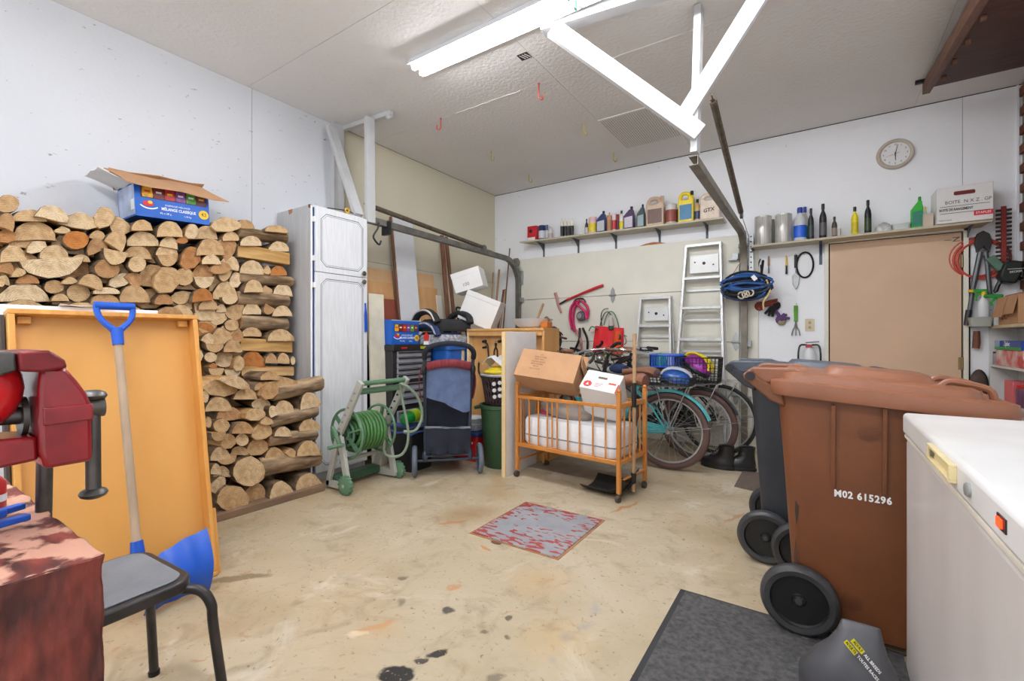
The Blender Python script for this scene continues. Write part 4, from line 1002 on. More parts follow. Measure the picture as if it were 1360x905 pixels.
# sticks in the far corner
M_stick = mat('bare_stick', (176, 140, 104), 0.75, var=0.15, vscale=10)
M_stick2 = mat('dark_stick', (118, 84, 60), 0.75, var=0.2, vscale=10)
for i, (a, b, m, lab) in enumerate((((668, 440), (677, 330), M_stick2, 'tallest thin stick leaning in the far corner'), ((656, 438), (663, 358), M_stick, 'thick pale stick leaning in the far corner by the track'),
        ((651, 438), (655, 362), M_stick, 'thin stick nearest the cream wall in the far corner'), ((661, 440), (669, 385), M_stick2, 'short dark stick leaning in the far corner'), ((664, 442), (671, 384), M_stick, 'short pale slat leaning in the far corner'))):
    yy = 4.93 - 0.03 * i
    p1 = at_y(b[0], b[1], yy); pa = at_y(a[0], a[1], yy - 0.1); d = (pa - p1); f = p1 + d * ((p1.z - 0.01) / (p1.z - pa.z))
    stick(f, p1, 0.012 if i in (1, 3) else 0.008, m, lab, 'corner_stick', 'stick')

# plywood tool cabinet
M_plyc = mat('honey_plywood', (202, 146, 84), 0.55, rgb2=(216, 166, 104), vscale=4, stretch=(3, 3, 0.4), ramp=(0.25, 0.75))
t = thing('tool_cabinet', 'open-fronted plywood tool cabinet behind the green bin', 'cabinet', (-2.43, 3.7, 0))
KX0, KX1, KY0, KY1, KZ = -2.87, -2.0, 3.50, 3.78, 1.195
G().box(KX0, KX0 + 0.022, KY0, KY1, 0, KZ - 0.022).build('side_panel', M_pine, t, bevel=0.002)
G().box(KX1 - 0.022, KX1, KY0, KY1, 0, KZ - 0.022).build('side_panel', M_plyc, t, bevel=0.002)
G().box(KX0, KX1, KY0 - 0.01, KY1, KZ - 0.022, KZ).build('top_panel', M_plyc, t, bevel=0.002)
G().box(KX0 + 0.022, KX1 - 0.022, KY0 + 0.06, KY0 + 0.072, 0.02, KZ - 0.022).build('tool_panel', M_plyc, t)
G().box(KX0 + 0.022, KX1 - 0.022, KY0, KY0 + 0.02, KZ - 0.07, KZ - 0.022).build('top_rail', M_plyc, t, bevel=0.002)
G().box(KX0 + 0.022, KX1 - 0.022, KY0 + 0.06, KY1, 0.0, 0.02).build('bottom_panel', M_plyc, t)
G().box(-2.93, -2.90, 3.46, 3.50, 0, 1.17).build('pine_batten', M_pine, label='pale pine batten standing left of the plywood tool cabinet', cat='batten', bevel=0.002)
# tools hung in it
TY = KY0 + 0.055
M_tool = mat('dark_tool_steel', (54, 48, 46), 0.5, 0.5, var=0.3, vscale=20)
def tp(px, py): return at_y(px, py, TY)
t = thing('pipe_wrench', 'dark pipe wrench hung high in the plywood tool cabinet', 'wrench', tp(646, 480))
G().tube(smoothpath([tp(649, 480), tp(648.5, 466), tp(647, 458), tp(643, 454)], 4), [0.010] * 4 + [0.012] * 4 + [0.014] * 5, 8, flat=(0.7, 1)).build('handle', M_tool, t)
G().tube([tp(641, 462), tp(646, 461)], 0.010, 8).tube([tp(641, 454), tp(646, 453)], 0.012, 8).build('jaw', M_tool, t)
t = thing('pliers', 'dark pliers hung beside the pipe wrench in the tool cabinet', 'pliers', tp(659, 475))
for s in (-1, 1):
    G().tube(smoothpath([tp(658.5 + s * 2.2, 474), tp(658.5 + s * 2.0, 466), tp(658.5, 461), tp(658.5 - s * 0.8, 456)], 4), 0.008, 6).build('arm', M_tool, t)
t = thing('hammer', 'dark hammer hung rightmost in the plywood tool cabinet', 'hammer', tp(667, 482))
G().tube([tp(668, 482), tp(667, 455)], 0.009, 8).build('shaft', mat('worn_brown_grip', (96, 62, 42), 0.7), t)
G().tube([tp(662, 454), tp(672, 452)], 0.014, 8).build('head', M_tool, t)
t = thing('pry_bar', 'black hooked pry bar hung low beside the stroller handle', 'pry bar', tp(638, 503))
G().tube(smoothpath([tp(636, 482), tp(636, 493), tp(639, 500), tp(641, 503)], 5), 0.011, 8, flat=(1, 0.7)).build('bar', M_black, t)
for px, py in ((642, 452), (658.5, 454), (666, 450), (636.5, 481)):
    p = tp(px, py); G().cyl((p.x, KY0 + 0.065, p.z), (p.x, TY - 0.02, p.z + 0.005), 0.004, n=6).build('peg', M_galv, bpy.data.objects['tool_cabinet'])
# white enamel basin on the cabinet top and orange clutter at its end
t = thing('enamel_basin', 'shallow white basin lying on top of the plywood tool cabinet', 'basin', (-2.20, 3.66, KZ))
G().lathe([(0.10, 0.0), (0.14, 0.02), (0.185, 0.075), (0.195, 0.085), (0.178, 0.078), (0.13, 0.028), (0.0, 0.022)], 28, T(-2.22, 3.66, KZ)).build('bowl', M_mel, t)
G().tube([(-2.20, 3.68, KZ + 0.03), (-2.08, 3.62, KZ + 0.22)], 0.012, 8).build('wooden_spoon', M_stick, t)
t = thing('drill_case', 'orange and brown tool case on the far end of the tool cabinet', 'tool case', (-2.045, 3.62, KZ))
G().cbox((-2.045, 3.62, KZ + 0.03), (0.07, 0.10, 0.06)).build('case_body', mat('orange_plastic', (196, 112, 40), 0.45), t, bevel=0.01)
G().tube(bez((-2.07, 3.62, KZ + 0.06), (-2.07, 3.62, KZ + 0.11), (-2.02, 3.62, KZ + 0.11), (-2.02, 3.62, KZ + 0.06), 8), 0.009, 8).build('case_handle', M_stick2, t)

# two white cartons piled crooked on the cabinet's left end
for (nm, px, py, y, sz, rz, ry, lab) in (('lower', 640, 413, 3.74, (0.36, 0.26, 0.30), 24, 22, 'lower white carton tipped over on the tool cabinet'), ('upper', 624, 374, 3.70, (0.30, 0.24, 0.20), 24, -16, 'upper white carton with blue rim balanced on another carton')):
    c = at_y(px, py, y)
    t = thing('white_carton', lab, 'box', c, rot=(0, ry, rz), group='white cartons in the corner')
    x, yv, z = sz
    G().cbox((0, 0, 0), sz).build('carton', M_cardw, t, world=False, bevel=0.004)
    G().box(-x / 2 - 0.002, x / 2 + 0.002, -yv / 2 - 0.002, yv / 2 + 0.002, z / 2 - 0.05, z / 2 + 0.003).build('lid', M_cardw, t, world=False, bevel=0.003)
    if nm == 'upper':
        G().prism(rrect(0.16, 0.10, 0.04, 5), z / 2 + 0.003, z / 2 + 0.006).build('blue_label', M_shov, t, world=False)
        G().at(frame((-0.02, -yv / 2 - 0.001, -0.04), (1, 0, 0), (0, -1, 0))).text('100', 0.05, Matrix.Identity(4)).build('lettering', mat('grey_print', (120, 120, 124), 0.6), t, world=False, smooth=0)
# black tubular hooks
t = thing('tubular_hanger', 'black tubular hook standing left of the white cartons', 'hook', at_y(612, 436, 3.7))
G().tube(smoothpath([at_y(610, 436, 3.7), at_y(608, 420, 3.7), at_y(606, 410, 3.7), at_y(610, 409, 3.7), at_y(620, 413, 3.7), at_y(623, 413, 3.7), at_y(623, 407, 3.7)], 5), 0.011, 8).build('tube', M_black, t)

# tool chest
M_tcb = mat('black_enamel', (34, 34, 38), 0.35, var=0.15)
M_tcg = mat('grey_enamel', (150, 154, 162), 0.35, 0.0, var=0.06)
t = thing('tool_hook', 'black steel hook hanging from the left door track', 'hook', at_x(500, 324, -3.2))
G().tube(smoothpath([at_x(503, 296, -3.20), at_x(502, 303, -3.20), at_x(496, 314, -3.20), at_x(500, 322, -3.20), at_x(504, 325, -3.20), at_x(506, 320, -3.20)], 4), 0.008, 8).build('bent_rod', M_black, t)
G().box(-3.285, -3.19, 2.80, 2.83, 2.03, 2.15).build('strap', M_black, t)
t = thing('tool_chest', 'tall black and grey rolling tool chest with many drawers', 'tool chest', (-3.33, 3.04, 0))
TX, TY0, TY1 = -3.08, 2.76, 3.25
G().box(-3.58, TX - 0.02, TY0, TY1, 0.06, 0.99).build('body', M_tcb, t, bevel=0.004)
G().box(-3.58, TX, TY0 - 0.005, TY1 + 0.005, 0.99, 1.045).build('lid', M_tcb, t, bevel=0.006)
zs = [0.955, 0.905, 0.855, 0.805, 0.735, 0.70, 0.635, 0.57, 0.505, 0.44, 0.10]
zs = [(0.940, 0.985), (0.885, 0.935), (0.835, 0.880), (0.785, 0.830), (0.735, 0.780), (0.640, 0.700), (0.575, 0.635), (0.510, 0.570), (0.10, 0.46)]
for a, b in zs:
    d = G().box(TX - 0.02, TX, TY0 + 0.05, TY1 - 0.03, a, b).build('drawer', M_tcg, t, bevel=0.003)
    G().box(TX, TX + 0.012, TY0 + 0.05, TY1 - 0.03, b - 0.014, b - 0.002).build('drawer_pull', M_tcb if b > 0.5 else M_galv, d, bevel=0.003)
G().box(TX - 0.019, TX - 0.0, TY0 + 0.02, TY1 - 0.02, 0.705, 0.733).build('cabinet_seam', M_tcb, t)
G().at(FX((TX + 0.001, TY0 + 0.12, 1.018))).prism(rrect(0.07, 0.016, 0.007), 0, 0.002).build('red_badge', M_red, t)
G().at(FX((TX + 0.001, TY1 - 0.13, 1.018))).prism(rrect(0.08, 0.026, 0.004), 0, 0.002).build('yellow_sticker', mat('lime_sticker', (190, 196, 40), 0.5), t)
for x in (-3.53, -3.13):
    for y in (TY0 + 0.05, TY1 - 0.05):
        G().cyl((x, y - 0.015, 0.03), (x, y + 0.015, 0.03), 0.03, n=14).build('caster', M_black, t)

# second crisp carton on the chest
t = thing('crisp_carton', 'unopened blue crisp carton standing on the black tool chest', 'box', (-3.12, 2.77, 1.047))
w2, h2 = 0.33, 0.22
G().box(-0.30, 0, 0, w2, 0, h2).build('carton', M_cblue, t, world=False, bevel=0.003)
bM = WORLD[t.name] @ frame((0.0, 0, 0), (0, 1, 0), (1, 0, 0))
G().at(bM).box(0, w2, h2 * 0.965, h2, 0.0, 0.003).build('bent_top_edge', M_cbluel, t, smooth=0)
crisp_print(t, bM, w2, h2 * 0.86)

# blue tote and what stands on it
def tote(label, c, w, d, h, z0, m, ml):
    t = thing('storage_tote', label, 'storage box', (c[0], c[1], z0))
    r0 = [(x * 0.92, y * 0.92, 0) for x, y in rrect(w, d, 0.05)]; r1 = [(x, y, h - 0.05) for x, y in rrect(w, d, 0.05)]
    G().loft([r0, r1]).build('body', m, t, world=False)
    G().prism(rrect(w + 0.03, d + 0.03, 0.055), h - 0.05, h).build('lid', ml, t, world=False, bevel=0.008)
    for k in range(4):
        G().box(-w / 2 + 0.06 + k * (w - 0.12) / 3 - 0.008, -w / 2 + 0.06 + k * (w - 0.12) / 3 + 0.008, -d / 2 * 0.985 - 0.006, -d / 2 * 0.95, 0.05, h - 0.06).build('rib', m, t, world=False)
    return t
M_tblue = mat('blue_tote_plastic', (36, 100, 184), 0.35, var=0.08)
tt = tote('blue lidded storage tote behind the stroller handle', (-3.13, 3.52), 0.46, 0.50, 0.42, 0.62, M_tblue, M_tblue)
tote('grey lower tote carrying the blue storage tote', (-3.13, 3.52), 0.46, 0.50, 0.615, 0.0, mat('grey_tote', (88, 90, 96), 0.5), mat('grey_tote', (88, 90, 96), 0.5))
M_lg = mat('light_grey_fabric', (206, 200, 194), 0.8, var=0.08, vscale=20)
M_bf = mat('black_fabric', (36, 35, 38), 0.85, var=0.2, vscale=20)
M_navy = mat('navy_fabric', (38, 54, 92), 0.85, var=0.2, vscale=18)
M_pat = mat('patterned_fabric', (196, 198, 204), 0.8, rgb2=(120, 120, 130), vscale=40)
def booster(label, c, z0, rz, m_seat, m_trim, m_under):
    t = thing('booster_seat', label, 'car seat', (c[0], c[1], z0), rz=rz); t.scale = (1.25, 1.1, 1.0)
    G().loft([[(x, y, 0) for x, y in rrect(0.34, 0.34, 0.09)], [(x * 1.06, y * 1.06, 0.05) for x, y in rrect(0.34, 0.34, 0.09)], [(x * 0.95, y * 0.95, 0.09) for x, y in rrect(0.34, 0.34, 0.09)]]).build('base', m_under, t, world=False)
    G().loft([[(x, y, 0.088) for x, y in rrect(0.28, 0.32, 0.08)], [(x, y, 0.115) for x, y in rrect(0.24, 0.28, 0.08)]]).build('cushion', m_seat, t, world=False)
    for s in (-1, 1):
        p = smoothpath([(s * 0.165, -0.16, 0.08), (s * 0.175, -0.12, 0.15), (s * 0.17, -0.02, 0.185), (s * 0.17, 0.09, 0.16), (s * 0.165, 0.15, 0.10)], 4)
        a = G().tube(p, [0.03] * 17, 10).build('armrest', m_seat, t, world=False)
        G().tube([q + V((s * 0.026, 0, 0.012)) for q in p], 0.009, 6).build('piping', m_trim, a, world=False)
    return t
booster('patterned navy and grey booster seat lying on the blue tote', (-3.06, 3.35), 1.047, 85, M_navy, M_pat, M_pat)
booster('black booster seat with pale grey arms stacked on another booster', (-3.06, 3.36), 1.17, 82, M_bf, M_lg, M_bf)
t = thing('ball_cap', 'navy ball cap lying at the right end of the booster seats', 'cap', (-3.05, 3.98, 1.04))
c = at_y(615, 433, 3.92)
G().ball((c.x, c.y, c.z), (0.085, 0.085, 0.075), 16, 9, zmin=-0.6).build('crown', M_navy, t)
G().sheet([[(c.x + 0.05 + 0.05 * i, c.y - 0.09 + 0.035 * j, c.z - 0.035 - 0.008 * i - 0.006 * (j - 2) ** 2) for j in range(6)] for i in range(4)], 0.004).build('brim', M_lg, t)
t = thing('red_tag', 'small red and white tag hanging from the patterned booster seat', 'tag', at_x(566, 455, -2.85))
G().at(FX(at_x(566, 448, -2.87))).prism([(-0.025, -0.03), (0.025, -0.03), (0.035, 0.01), (0, 0.04), (-0.035, 0.01)], 0, 0.006).build('badge', M_red, t, bevel=0.001)
G().at(FX(at_x(566, 455, -2.87))).prism([(-0.03, -0.02), (0.028, -0.02), (0.028, 0.01), (-0.03, 0.01)], 0, 0.003).build('card', M_white, t)

# low black box with blue cover and green bottle
t = thing('black_box', 'small black storage box behind the hose reel', 'storage box', (-2.90, 2.80, 0))
G().loft([[(x * 0.9, y * 0.9, 0) for x, y in rrect(0.26, 0.28, 0.03)], [(x, y, 0.36) for x, y in rrect(0.26, 0.28, 0.03)]]).build('body', M_tcb, t, world=False)
gr = [[(-0.14 + 0.28 * i / 6, -0.15 + 0.30 * j / 6, 0.365 + 0.008 * math.sin(i * 1.9 + j * 1.3) - (0.05 if j in (0, 6) or i == 6 else 0)) for j in range(7)] for i in range(7)]
G().sheet(gr, 0.003).build('blue_cover', mat('blue_sheet', (56, 78, 140), 0.6, var=0.15), t, world=False)
M_gb = mat('green_bottle', (28, 150, 60), 0.15, var=0.15, vscale=6, coat=0.6)
t = thing('soda_bottle', 'shiny green soda bottle lying on the black box', 'bottle', (-2.88, 2.78, 0.376))
BMx = frame((-2.87, 2.67, 0.425), (1, 0, 0), (0, 0.98, 0.15))
G().lathe([(0.03, 0), (0.05, 0.01), (0.052, 0.05), (0.046, 0.09), (0.052, 0.14), (0.051, 0.20), (0.03, 0.255), (0.014, 0.285)], 20, BMx).build('bottle', M_gb, t)
G().lathe([(0.0535, 0.10), (0.0535, 0.165)], 20, BMx).build('label_band', mat('lime_label', (176, 206, 40), 0.4), t)
G().lathe([(0.016, 0.283), (0.016, 0.305)], 14, BMx).build('cap', M_gb, t)

# hose reel cart
M_rgr = mat('sage_green_plastic', (92, 128, 100), 0.5, var=0.1)
M_rgy = mat('grey_cart_plastic', (176, 176, 168), 0.5, var=0.06)
M_hose = mat('green_hose', (74, 122, 66), 0.42, var=0.1)
t = thing('hose_reel_cart', 'grey and green garden hose reel cart in front of the white cabinet', 'hose reel', (-2.83, 2.28, 0))
Y0, Y1 = 2.075, 2.50
for yy in (Y0, Y1):
    q = G()
    q.bar((-2.785, yy, 0.04), (-2.885, yy, 0.43), 0.028, 0.05, (1, 0, 0.2))
    q.bar((-2.885, yy, 0.41), (-2.645, yy, 0.80), 0.028, 0.055, (1, 0, -0.6))
    q.bar((-3.02, yy, 0.02), (-2.885, yy, 0.43), 0.026, 0.045, (1, 0, -0.3))
    q.bar((-3.03, yy, 0.035), (-2.77, yy, 0.045), 0.026, 0.05)
    f = q.build('side_frame', M_rgy, t, bevel=0.004)
    for k in range(6):
        u = k / 6; p = V((-2.87, yy, 0.45)).lerp(V((-2.665, yy, 0.77)), u)
        G().cbox((p.x, yy, p.z), (0.022, 0.031, 0.014), None).build('frame_slot', M_dark if yy == Y1 else mat('slot_grey', (140, 140, 134), 0.6), f)
for x, z, r in ((-2.66, 0.785, 0.017), (-2.70, 0.725, 0.022)):
    G().cyl((x, Y0, z), (x, Y1, z), r, n=14).build('handle_bar', M_rgr, t)
for yy in (Y0 - 0.03, Y1 + 0.03):
    w_ = G(); WM = frame((-2.775, yy - 0.02, 0.065), (1, 0, 0), (0, 1, 0))
    w_.lathe([(0.02, 0.0), (0.055, 0.002), (0.064, 0.008), (0.064, 0.032), (0.055, 0.038), (0.02, 0.04)], 24, WM); wo = w_.build('wheel', M_rgr, t)
    G().cyl((-2.775, yy - 0.024, 0.065), (-2.775, yy + 0.024, 0.065), 0.012, n=12).build('hub', M_rgy, wo)
    for k in range(14):
        a = 2 * PI * k / 14; G().cbox((0.066, 0, 0.02), (0.006, 0.012, 0.03), WM @ R(math.degrees(a))).build('tread_lug', M_rgr, wo)
DC = V((-2.87, 0, 0.405))
for yy in (Y0 + 0.05, Y1 - 0.075):
    d = G().torus((DC.x, yy, DC.z), 0.178, 0.010, 'Y', 36, 8)
    d.torus((DC.x, yy, DC.z), 0.085, 0.010, 'Y', 24, 8)
    for k in range(6):
        a = 2 * PI * k / 6 + 0.3; d.bar((DC.x + 0.04 * math.cos(a), yy, DC.z + 0.04 * math.sin(a)), (DC.x + 0.175 * math.cos(a), yy, DC.z + 0.175 * math.sin(a)), 0.012, 0.028, (0, 1, 0))
    d.cyl((DC.x, yy - 0.012, DC.z), (DC.x, yy + 0.012, DC.z), 0.045, n=18)
    d.build('reel_flange', M_rgr, t)
G().cyl((DC.x, Y0, DC.z), (DC.x, Y1, DC.z), 0.022, n=14).cyl((DC.x, Y0 + 0.06, DC.z), (DC.x, Y1 - 0.085, DC.z), 0.075, n=22).build('drum', mat('dark_green_drum', (46, 66, 52), 0.5), t)
pts = []
N_ = 9
for layer, (rad, nn) in enumerate(((0.092, 9), (0.114, 9), (0.135, 8))):
    seq = range(nn * 14)
    for i in seq:
        u = i / (nn * 14); u = u if layer % 2 == 0 else 1 - u
        a = 2 * PI * i / 14
        pts.append((DC.x + rad * math.cos(a), Y0 + 0.075 + 0.245 * u, DC.z + rad * math.sin(a)))
G().tube(pts, 0.0125, 7).build('hose_coil', M_hose, t)
lp = smoothpath([(DC.x + 0.13, Y1 - 0.12, DC.z + 0.03), (-2.78, Y1 - 0.10, 0.22), (-2.70, Y1 + 0.0, 0.20), (-2.66, Y1 + 0.03, 0.36), (-2.68, Y1 - 0.03, 0.70), (-2.64, Y1 - 0.05, 0.755), (-2.60, Y1 + 0.06, 0.66), (-2.60, Y1 + 0.12, 0.50), (-2.63, Y1 + 0.08, 0.385), (-2.68, Y1 + 0.0, 0.38)], 6)
G().tube(lp, 0.011, 8).build('loose_hose', mat('grey_green_hose', (136, 152, 130), 0.45), t)
ck = G(); ck.bar((DC.x, Y0 - 0.03, DC.z), (DC.x - 0.05, Y0 - 0.035, DC.z + 0.06), 0.016, 0.025, (0, 1, 0)); ck.bar((DC.x - 0.05, Y0 - 0.035, DC.z + 0.05), (DC.x + 0.06, Y0 - 0.05, DC.z - 0.06), 0.014, 0.022, (0, 1, 0)); ck.cyl((DC.x + 0.055, Y0 - 0.14, DC.z - 0.06), (DC.x + 0.06, Y0 - 0.02, DC.z - 0.06), 0.013, n=12)
ck.build('crank', M_rgr, t)
G().box(-3.03, -2.93, Y0 + 0.014, Y1 - 0.014, 0.03, 0.09).build('lower_tray', mat('deep_green_plastic', (52, 84, 62), 0.5), t, bevel=0.01)
G().tube([(-2.93, Y0 + 0.014, 0.20), (-2.93, Y1 - 0.014, 0.20)], 0.016, 8).build('cross_bar', M_rgy, t)

# stroller seen from behind
M_sfr = mat('slate_frame', (66, 74, 90), 0.4, 0.3, var=0.08)
M_den = mat('denim_fabric', (92, 108, 142), 0.9, var=0.14, vscale=14, bump=0.4, bscale=30)
M_sdk = mat('dark_navy_fabric', (30, 34, 48), 0.9, var=0.2, vscale=10)
M_plaid = mat('red_plaid', (122, 44, 52), 0.85, var=0.3, vscale=30, stretch=(3, 0.3, 0.3))
M_tire = mat('slate_rubber', (92, 100, 112), 0.7, var=0.08)
t = thing('stroller', 'navy baby stroller seen from behind, handle towards the room', 'stroller', (-2.495, 2.80, 0), rz=45)
for s in (-1, 1):
    wh = G().torus((s * 0.26, 0, 0.125), 0.103, 0.021, 'X', 28, 10).build('wheel', M_tire, t, world=False)
    sp = G().cyl((s * 0.24, 0, 0.125), (s * 0.28, 0, 0.125), 0.022, n=14)
    for k in range(5):
        a = 2 * PI * k / 5; sp.bar((s * 0.26, 0, 0.125), (s * 0.26, 0.095 * math.cos(a), 0.125 + 0.095 * math.sin(a)), 0.012, 0.024, (1, 0, 0))
    sp.build('wheel_spokes', M_sfr, wh, world=False)
    for fo in (-0.03, 0.03):
        G().torus((s * 0.17 + fo, 0.56, 0.095), 0.075, 0.018, 'X', 24, 8).build('front_wheel', M_tire, t, world=False)
    G().tube([(s * 0.17, 0.56, 0.095), (s * 0.17, 0.55, 0.22)], 0.016, 8).build('front_fork', M_sfr, t, world=False)
    G().tube(smoothpath([(s * 0.175, 0.02, 0.12), (s * 0.178, 0.0, 0.40), (s * 0.18, -0.05, 0.68), (s * 0.185, -0.13, 0.84), (s * 0.185, -0.20, 0.95)], 4), 0.014, 8).build('push_tube', M_sfr, t, world=False)
    G().tube([(s * 0.17, 0.55, 0.20), (s * 0.178, -0.02, 0.52)], 0.013, 8).build('front_tube', M_sfr, t, world=False)
    G().ball((s * 0.188, -0.15, 0.86), (0.022, 0.035, 0.045), 12, 7).build('fold_joint', M_black, t, world=False)
    G().ball((s * 0.178, 0.0, 0.16), (0.026, 0.03, 0.05), 12, 7).build('axle_joint', M_sfr, t, world=False)
    G().sheet([[(s * (0.20 + 0.025 * math.sin(PI * i / 5)), 0.34 * j / 4 - 0.07, 0.62 + 0.27 * i / 5 - 0.05 * j / 4) for j in range(5)] for i in range(6)], 0.006).build('side_wing', M_plaid, t, world=False)
G().tube([(-0.26, 0, 0.125), (0.26, 0, 0.125)], 0.012, 10).build('axle', M_sfr, t, world=False)
G().tube(smoothpath([(-0.185, -0.20, 0.95), (-0.18, -0.25, 1.00), (-0.13, -0.28, 1.045), (0, -0.29, 1.065), (0.13, -0.28, 1.045), (0.18, -0.25, 1.00), (0.185, -0.20, 0.95)], 5), 0.020, 10).build('handle', M_sdk, t, world=False)
G().tube(smoothpath([(-0.165, -0.15, 0.885), (-0.08, -0.175, 0.905), (0, -0.18, 0.91), (0.08, -0.175, 0.905), (0.165, -0.15, 0.885)], 4), 0.032, 10, flat=(1, 0.7)).build('plaid_band', M_plaid, t, world=False)
gr = []
for i in range(9):
    u = i / 8; row = []
    for j in range(13):
        x = -1 + 2 * j / 12
        low = 0.60 - 0.09 * max(0, (x + 0.15)) ** 0.8 if x > -0.15 else 0.60 + 0.05 * (-0.15 - x)
        if x > 0.75: low += (x - 0.75) * 0.12
        z = 0.885 + (low - 0.885) * u
        row.append((x * 0.168, -0.165 + 0.03 * x * x + 0.012 * math.sin(x * 9 + u * 5) * u + 0.03 * u, z))
    gr.append(row)
G().sheet(gr, 0.004).build('rear_panel', M_den, t, world=False)
G().sheet([[(-0.165 + 0.33 * j / 6, 0.02 + 0.05 * math.sin(PI * j / 6) - 0.05 * i / 5, 0.32 + 0.56 * i / 5) for j in range(7)] for i in range(6)], 0.006).build('seat_back', M_sdk, t, world=False)
G().sheet([[(-0.165 + 0.33 * j / 6, 0.03 + 0.45 * i / 5, 0.40 - 0.03 * math.sin(PI * j / 6)) for j in range(7)] for i in range(6)], 0.006).build('seat', M_sdk, t, world=False)
bk = []
for i in range(6):
    u = i / 5
    bk.append([(-0.175 + 0.35 * j / 8, -0.06 + 0.02 * math.sin(j * 2.0) * u, 0.385 - 0.20 * u + 0.02 * math.sin(PI * j / 8) * (1 - u)) for j in range(9)])
G().sheet(bk, 0.004).build('basket_front', M_sdk, t, world=False)
G().sheet([[(-0.175 + 0.35 * j / 6, -0.06 + 0.42 * i / 5, 0.185 + 0.02 * math.cos(i)) for j in range(7)] for i in range(6)], 0.004).build('basket_floor', M_sdk, t, world=False)
G().tube([(-0.178, -0.055, 0.40), (0.178, -0.055, 0.385)], 0.011, 8).build('basket_rim', mat('grey_webbing', (120, 124, 134), 0.7), t, world=False)
G().tube([(-0.178, -0.02, 0.165), (0.178, -0.02, 0.165)], 0.009, 8).build('cross_bar', M_sfr, t, world=False)

# red cooler with white bowls
t = thing('cooler', 'small red cooler on the floor beside the green bin', 'cooler', (-2.665, 3.33, 0))
G().loft([[(x * 0.92, y * 0.92, 0) for x, y in rrect(0.29, 0.22, 0.03)], [(x, y, 0.225) for x, y in rrect(0.29, 0.22, 0.03)]]).build('body', mat('red_cooler_plastic', (198, 26, 32), 0.35, var=0.05), t, world=False)
G().prism(rrect(0.31, 0.24, 0.035), 0.225, 0.262).build('lid', mat('dark_blue_lid', (40, 60, 120), 0.4), t, world=False, bevel=0.008)
G().at(frame((0.07, -0.1075, 0.17), (1, 0, 0), (0, -1, 0))).text('W', 0.06, Matrix.Identity(4)).build('lettering', M_white, t, world=False, smooth=0)
for k, (z, lab) in enumerate(((0.262, 'lower white bowl of two on the red cooler'), (0.31, 'upper white bowl of two on the red cooler'))):
    t = thing('white_bowl', lab, 'bowl', (-2.645, 3.33, z), group='white bowls on the cooler')
    G().lathe([(0.06, 0), (0.075, 0.004), (0.105, 0.055), (0.112, 0.066), (0.100, 0.060), (0.068, 0.012), (0.0, 0.010)], 24).build('bowl', M_mel, t, world=False)
    G().torus((0, 0, 0.066), 0.109, 0.005, 'Z', 24, 6).build('rim', M_mel, t, world=False)
t = thing('mop_pole', 'slim grey pole with yellow band standing beside the green bin', 'pole', (-2.55, 3.44, 0))
G().cyl((-2.55, 3.43, 0.003), (-2.545, 3.44, 0.88), 0.011, n=10).build('pole', M_galv, t)
G().cyl((-2.5485, 3.433, 0.56), (-2.548, 3.434, 0.60), 0.018, n=10).build('collar', mat('lemon_plastic', (220, 206, 40), 0.5), t)
# green bin with brown basket
M_gcan = mat('dark_green_plastic', (58, 88, 56), 0.5, var=0.1)
t = thing('green_bin', 'round dark green rubbish bin beside the white panel', 'bin', (-2.305, 3.28, 0))
G().lathe([(0.135, 0), (0.142, 0.01), (0.178, 0.50), (0.192, 0.505), (0.192, 0.535), (0.176, 0.535), (0.165, 0.48), (0.13, 0.02)], 30).build('body', M_gcan, t, world=False)
for a in (200, 20):
    c, s = math.cos(math.radians(a)), math.sin(math.radians(a))
    G().bar((0.185 * c, 0.185 * s, 0.505), (0.235 * c, 0.235 * s, 0.495), 0.09, 0.03).build('side_handle', M_gcan, t, world=False, bevel=0.008)
M_bbask = mat('brown_plastic_weave', (72, 50, 46), 0.5, var=0.15)
t = thing('laundry_basket', 'dark brown perforated laundry basket standing on the green bin', 'basket', (-2.305, 3.28, 0.537))
n, k = 30, 7
q = G()
for i in range(n):
    a0 = 2 * PI * i / n
    for s in (-1, 1):
        q.tube([( (0.135 + 0.035 * j / 6) * math.cos(a0 + s * 0.05 * j), (0.135 + 0.035 * j / 6) * math.sin(a0 + s * 0.05 * j), 0.01 + 0.23 * j / 6) for j in range(7)], 0.006, 4)
q.build('weave', M_bbask, t, world=False)
G().torus((0, 0, 0.25), 0.172, 0.012, 'Z', 30, 8).build('rim', mat('pale_basket_rim', (186, 184, 186), 0.5), t, world=False)
G().lathe([(0.133, 0), (0.135, 0.012), (0.0, 0.012)], 28).build('base', M_bbask, t, world=False)
G().lathe([(0.123, 0.015), (0.150, 0.22), (0.0, 0.235)], 22).build('dark_liner', M_sdk, t, world=False)
for k in range(3):
    for j in range(3):
        a = math.radians(285 + 16 * k); r = 0.152 + 0.008 * j
        G().cyl(((r) * math.cos(a), r * math.sin(a), 0.075 + 0.055 * j + 0.01 * k), ((r + 0.012) * math.cos(a), (r + 0.012) * math.sin(a), 0.075 + 0.055 * j + 0.01 * k), 0.017, n=10).build('light_hole', M_cardw, t, world=False)
def cloth_pile(name, label, cat, c, sx, sy, sz, m, seed, z0=None):
    rr = random.Random(seed); rows = []
    q = G(); rings = []
    for i in range(7):
        u = i / 6; f = math.cos(u * PI / 2) ** 0.5
        rings.append([(c[0] + sx * max(f, 0.02) * math.cos(2 * PI * j / 14) * (1 + rr.uniform(-0.12, 0.12)), c[1] + sy * max(f, 0.02) * math.sin(2 * PI * j / 14) * (1 + rr.uniform(-0.12, 0.12)), c[2] + sz * u + (rr.uniform(-0.1, 0.1) * sz if 0 < i < 6 else 0)) for j in range(14)])
    q.loft(rings); return q.build(name, m, label=label, cat=cat, smooth=70)
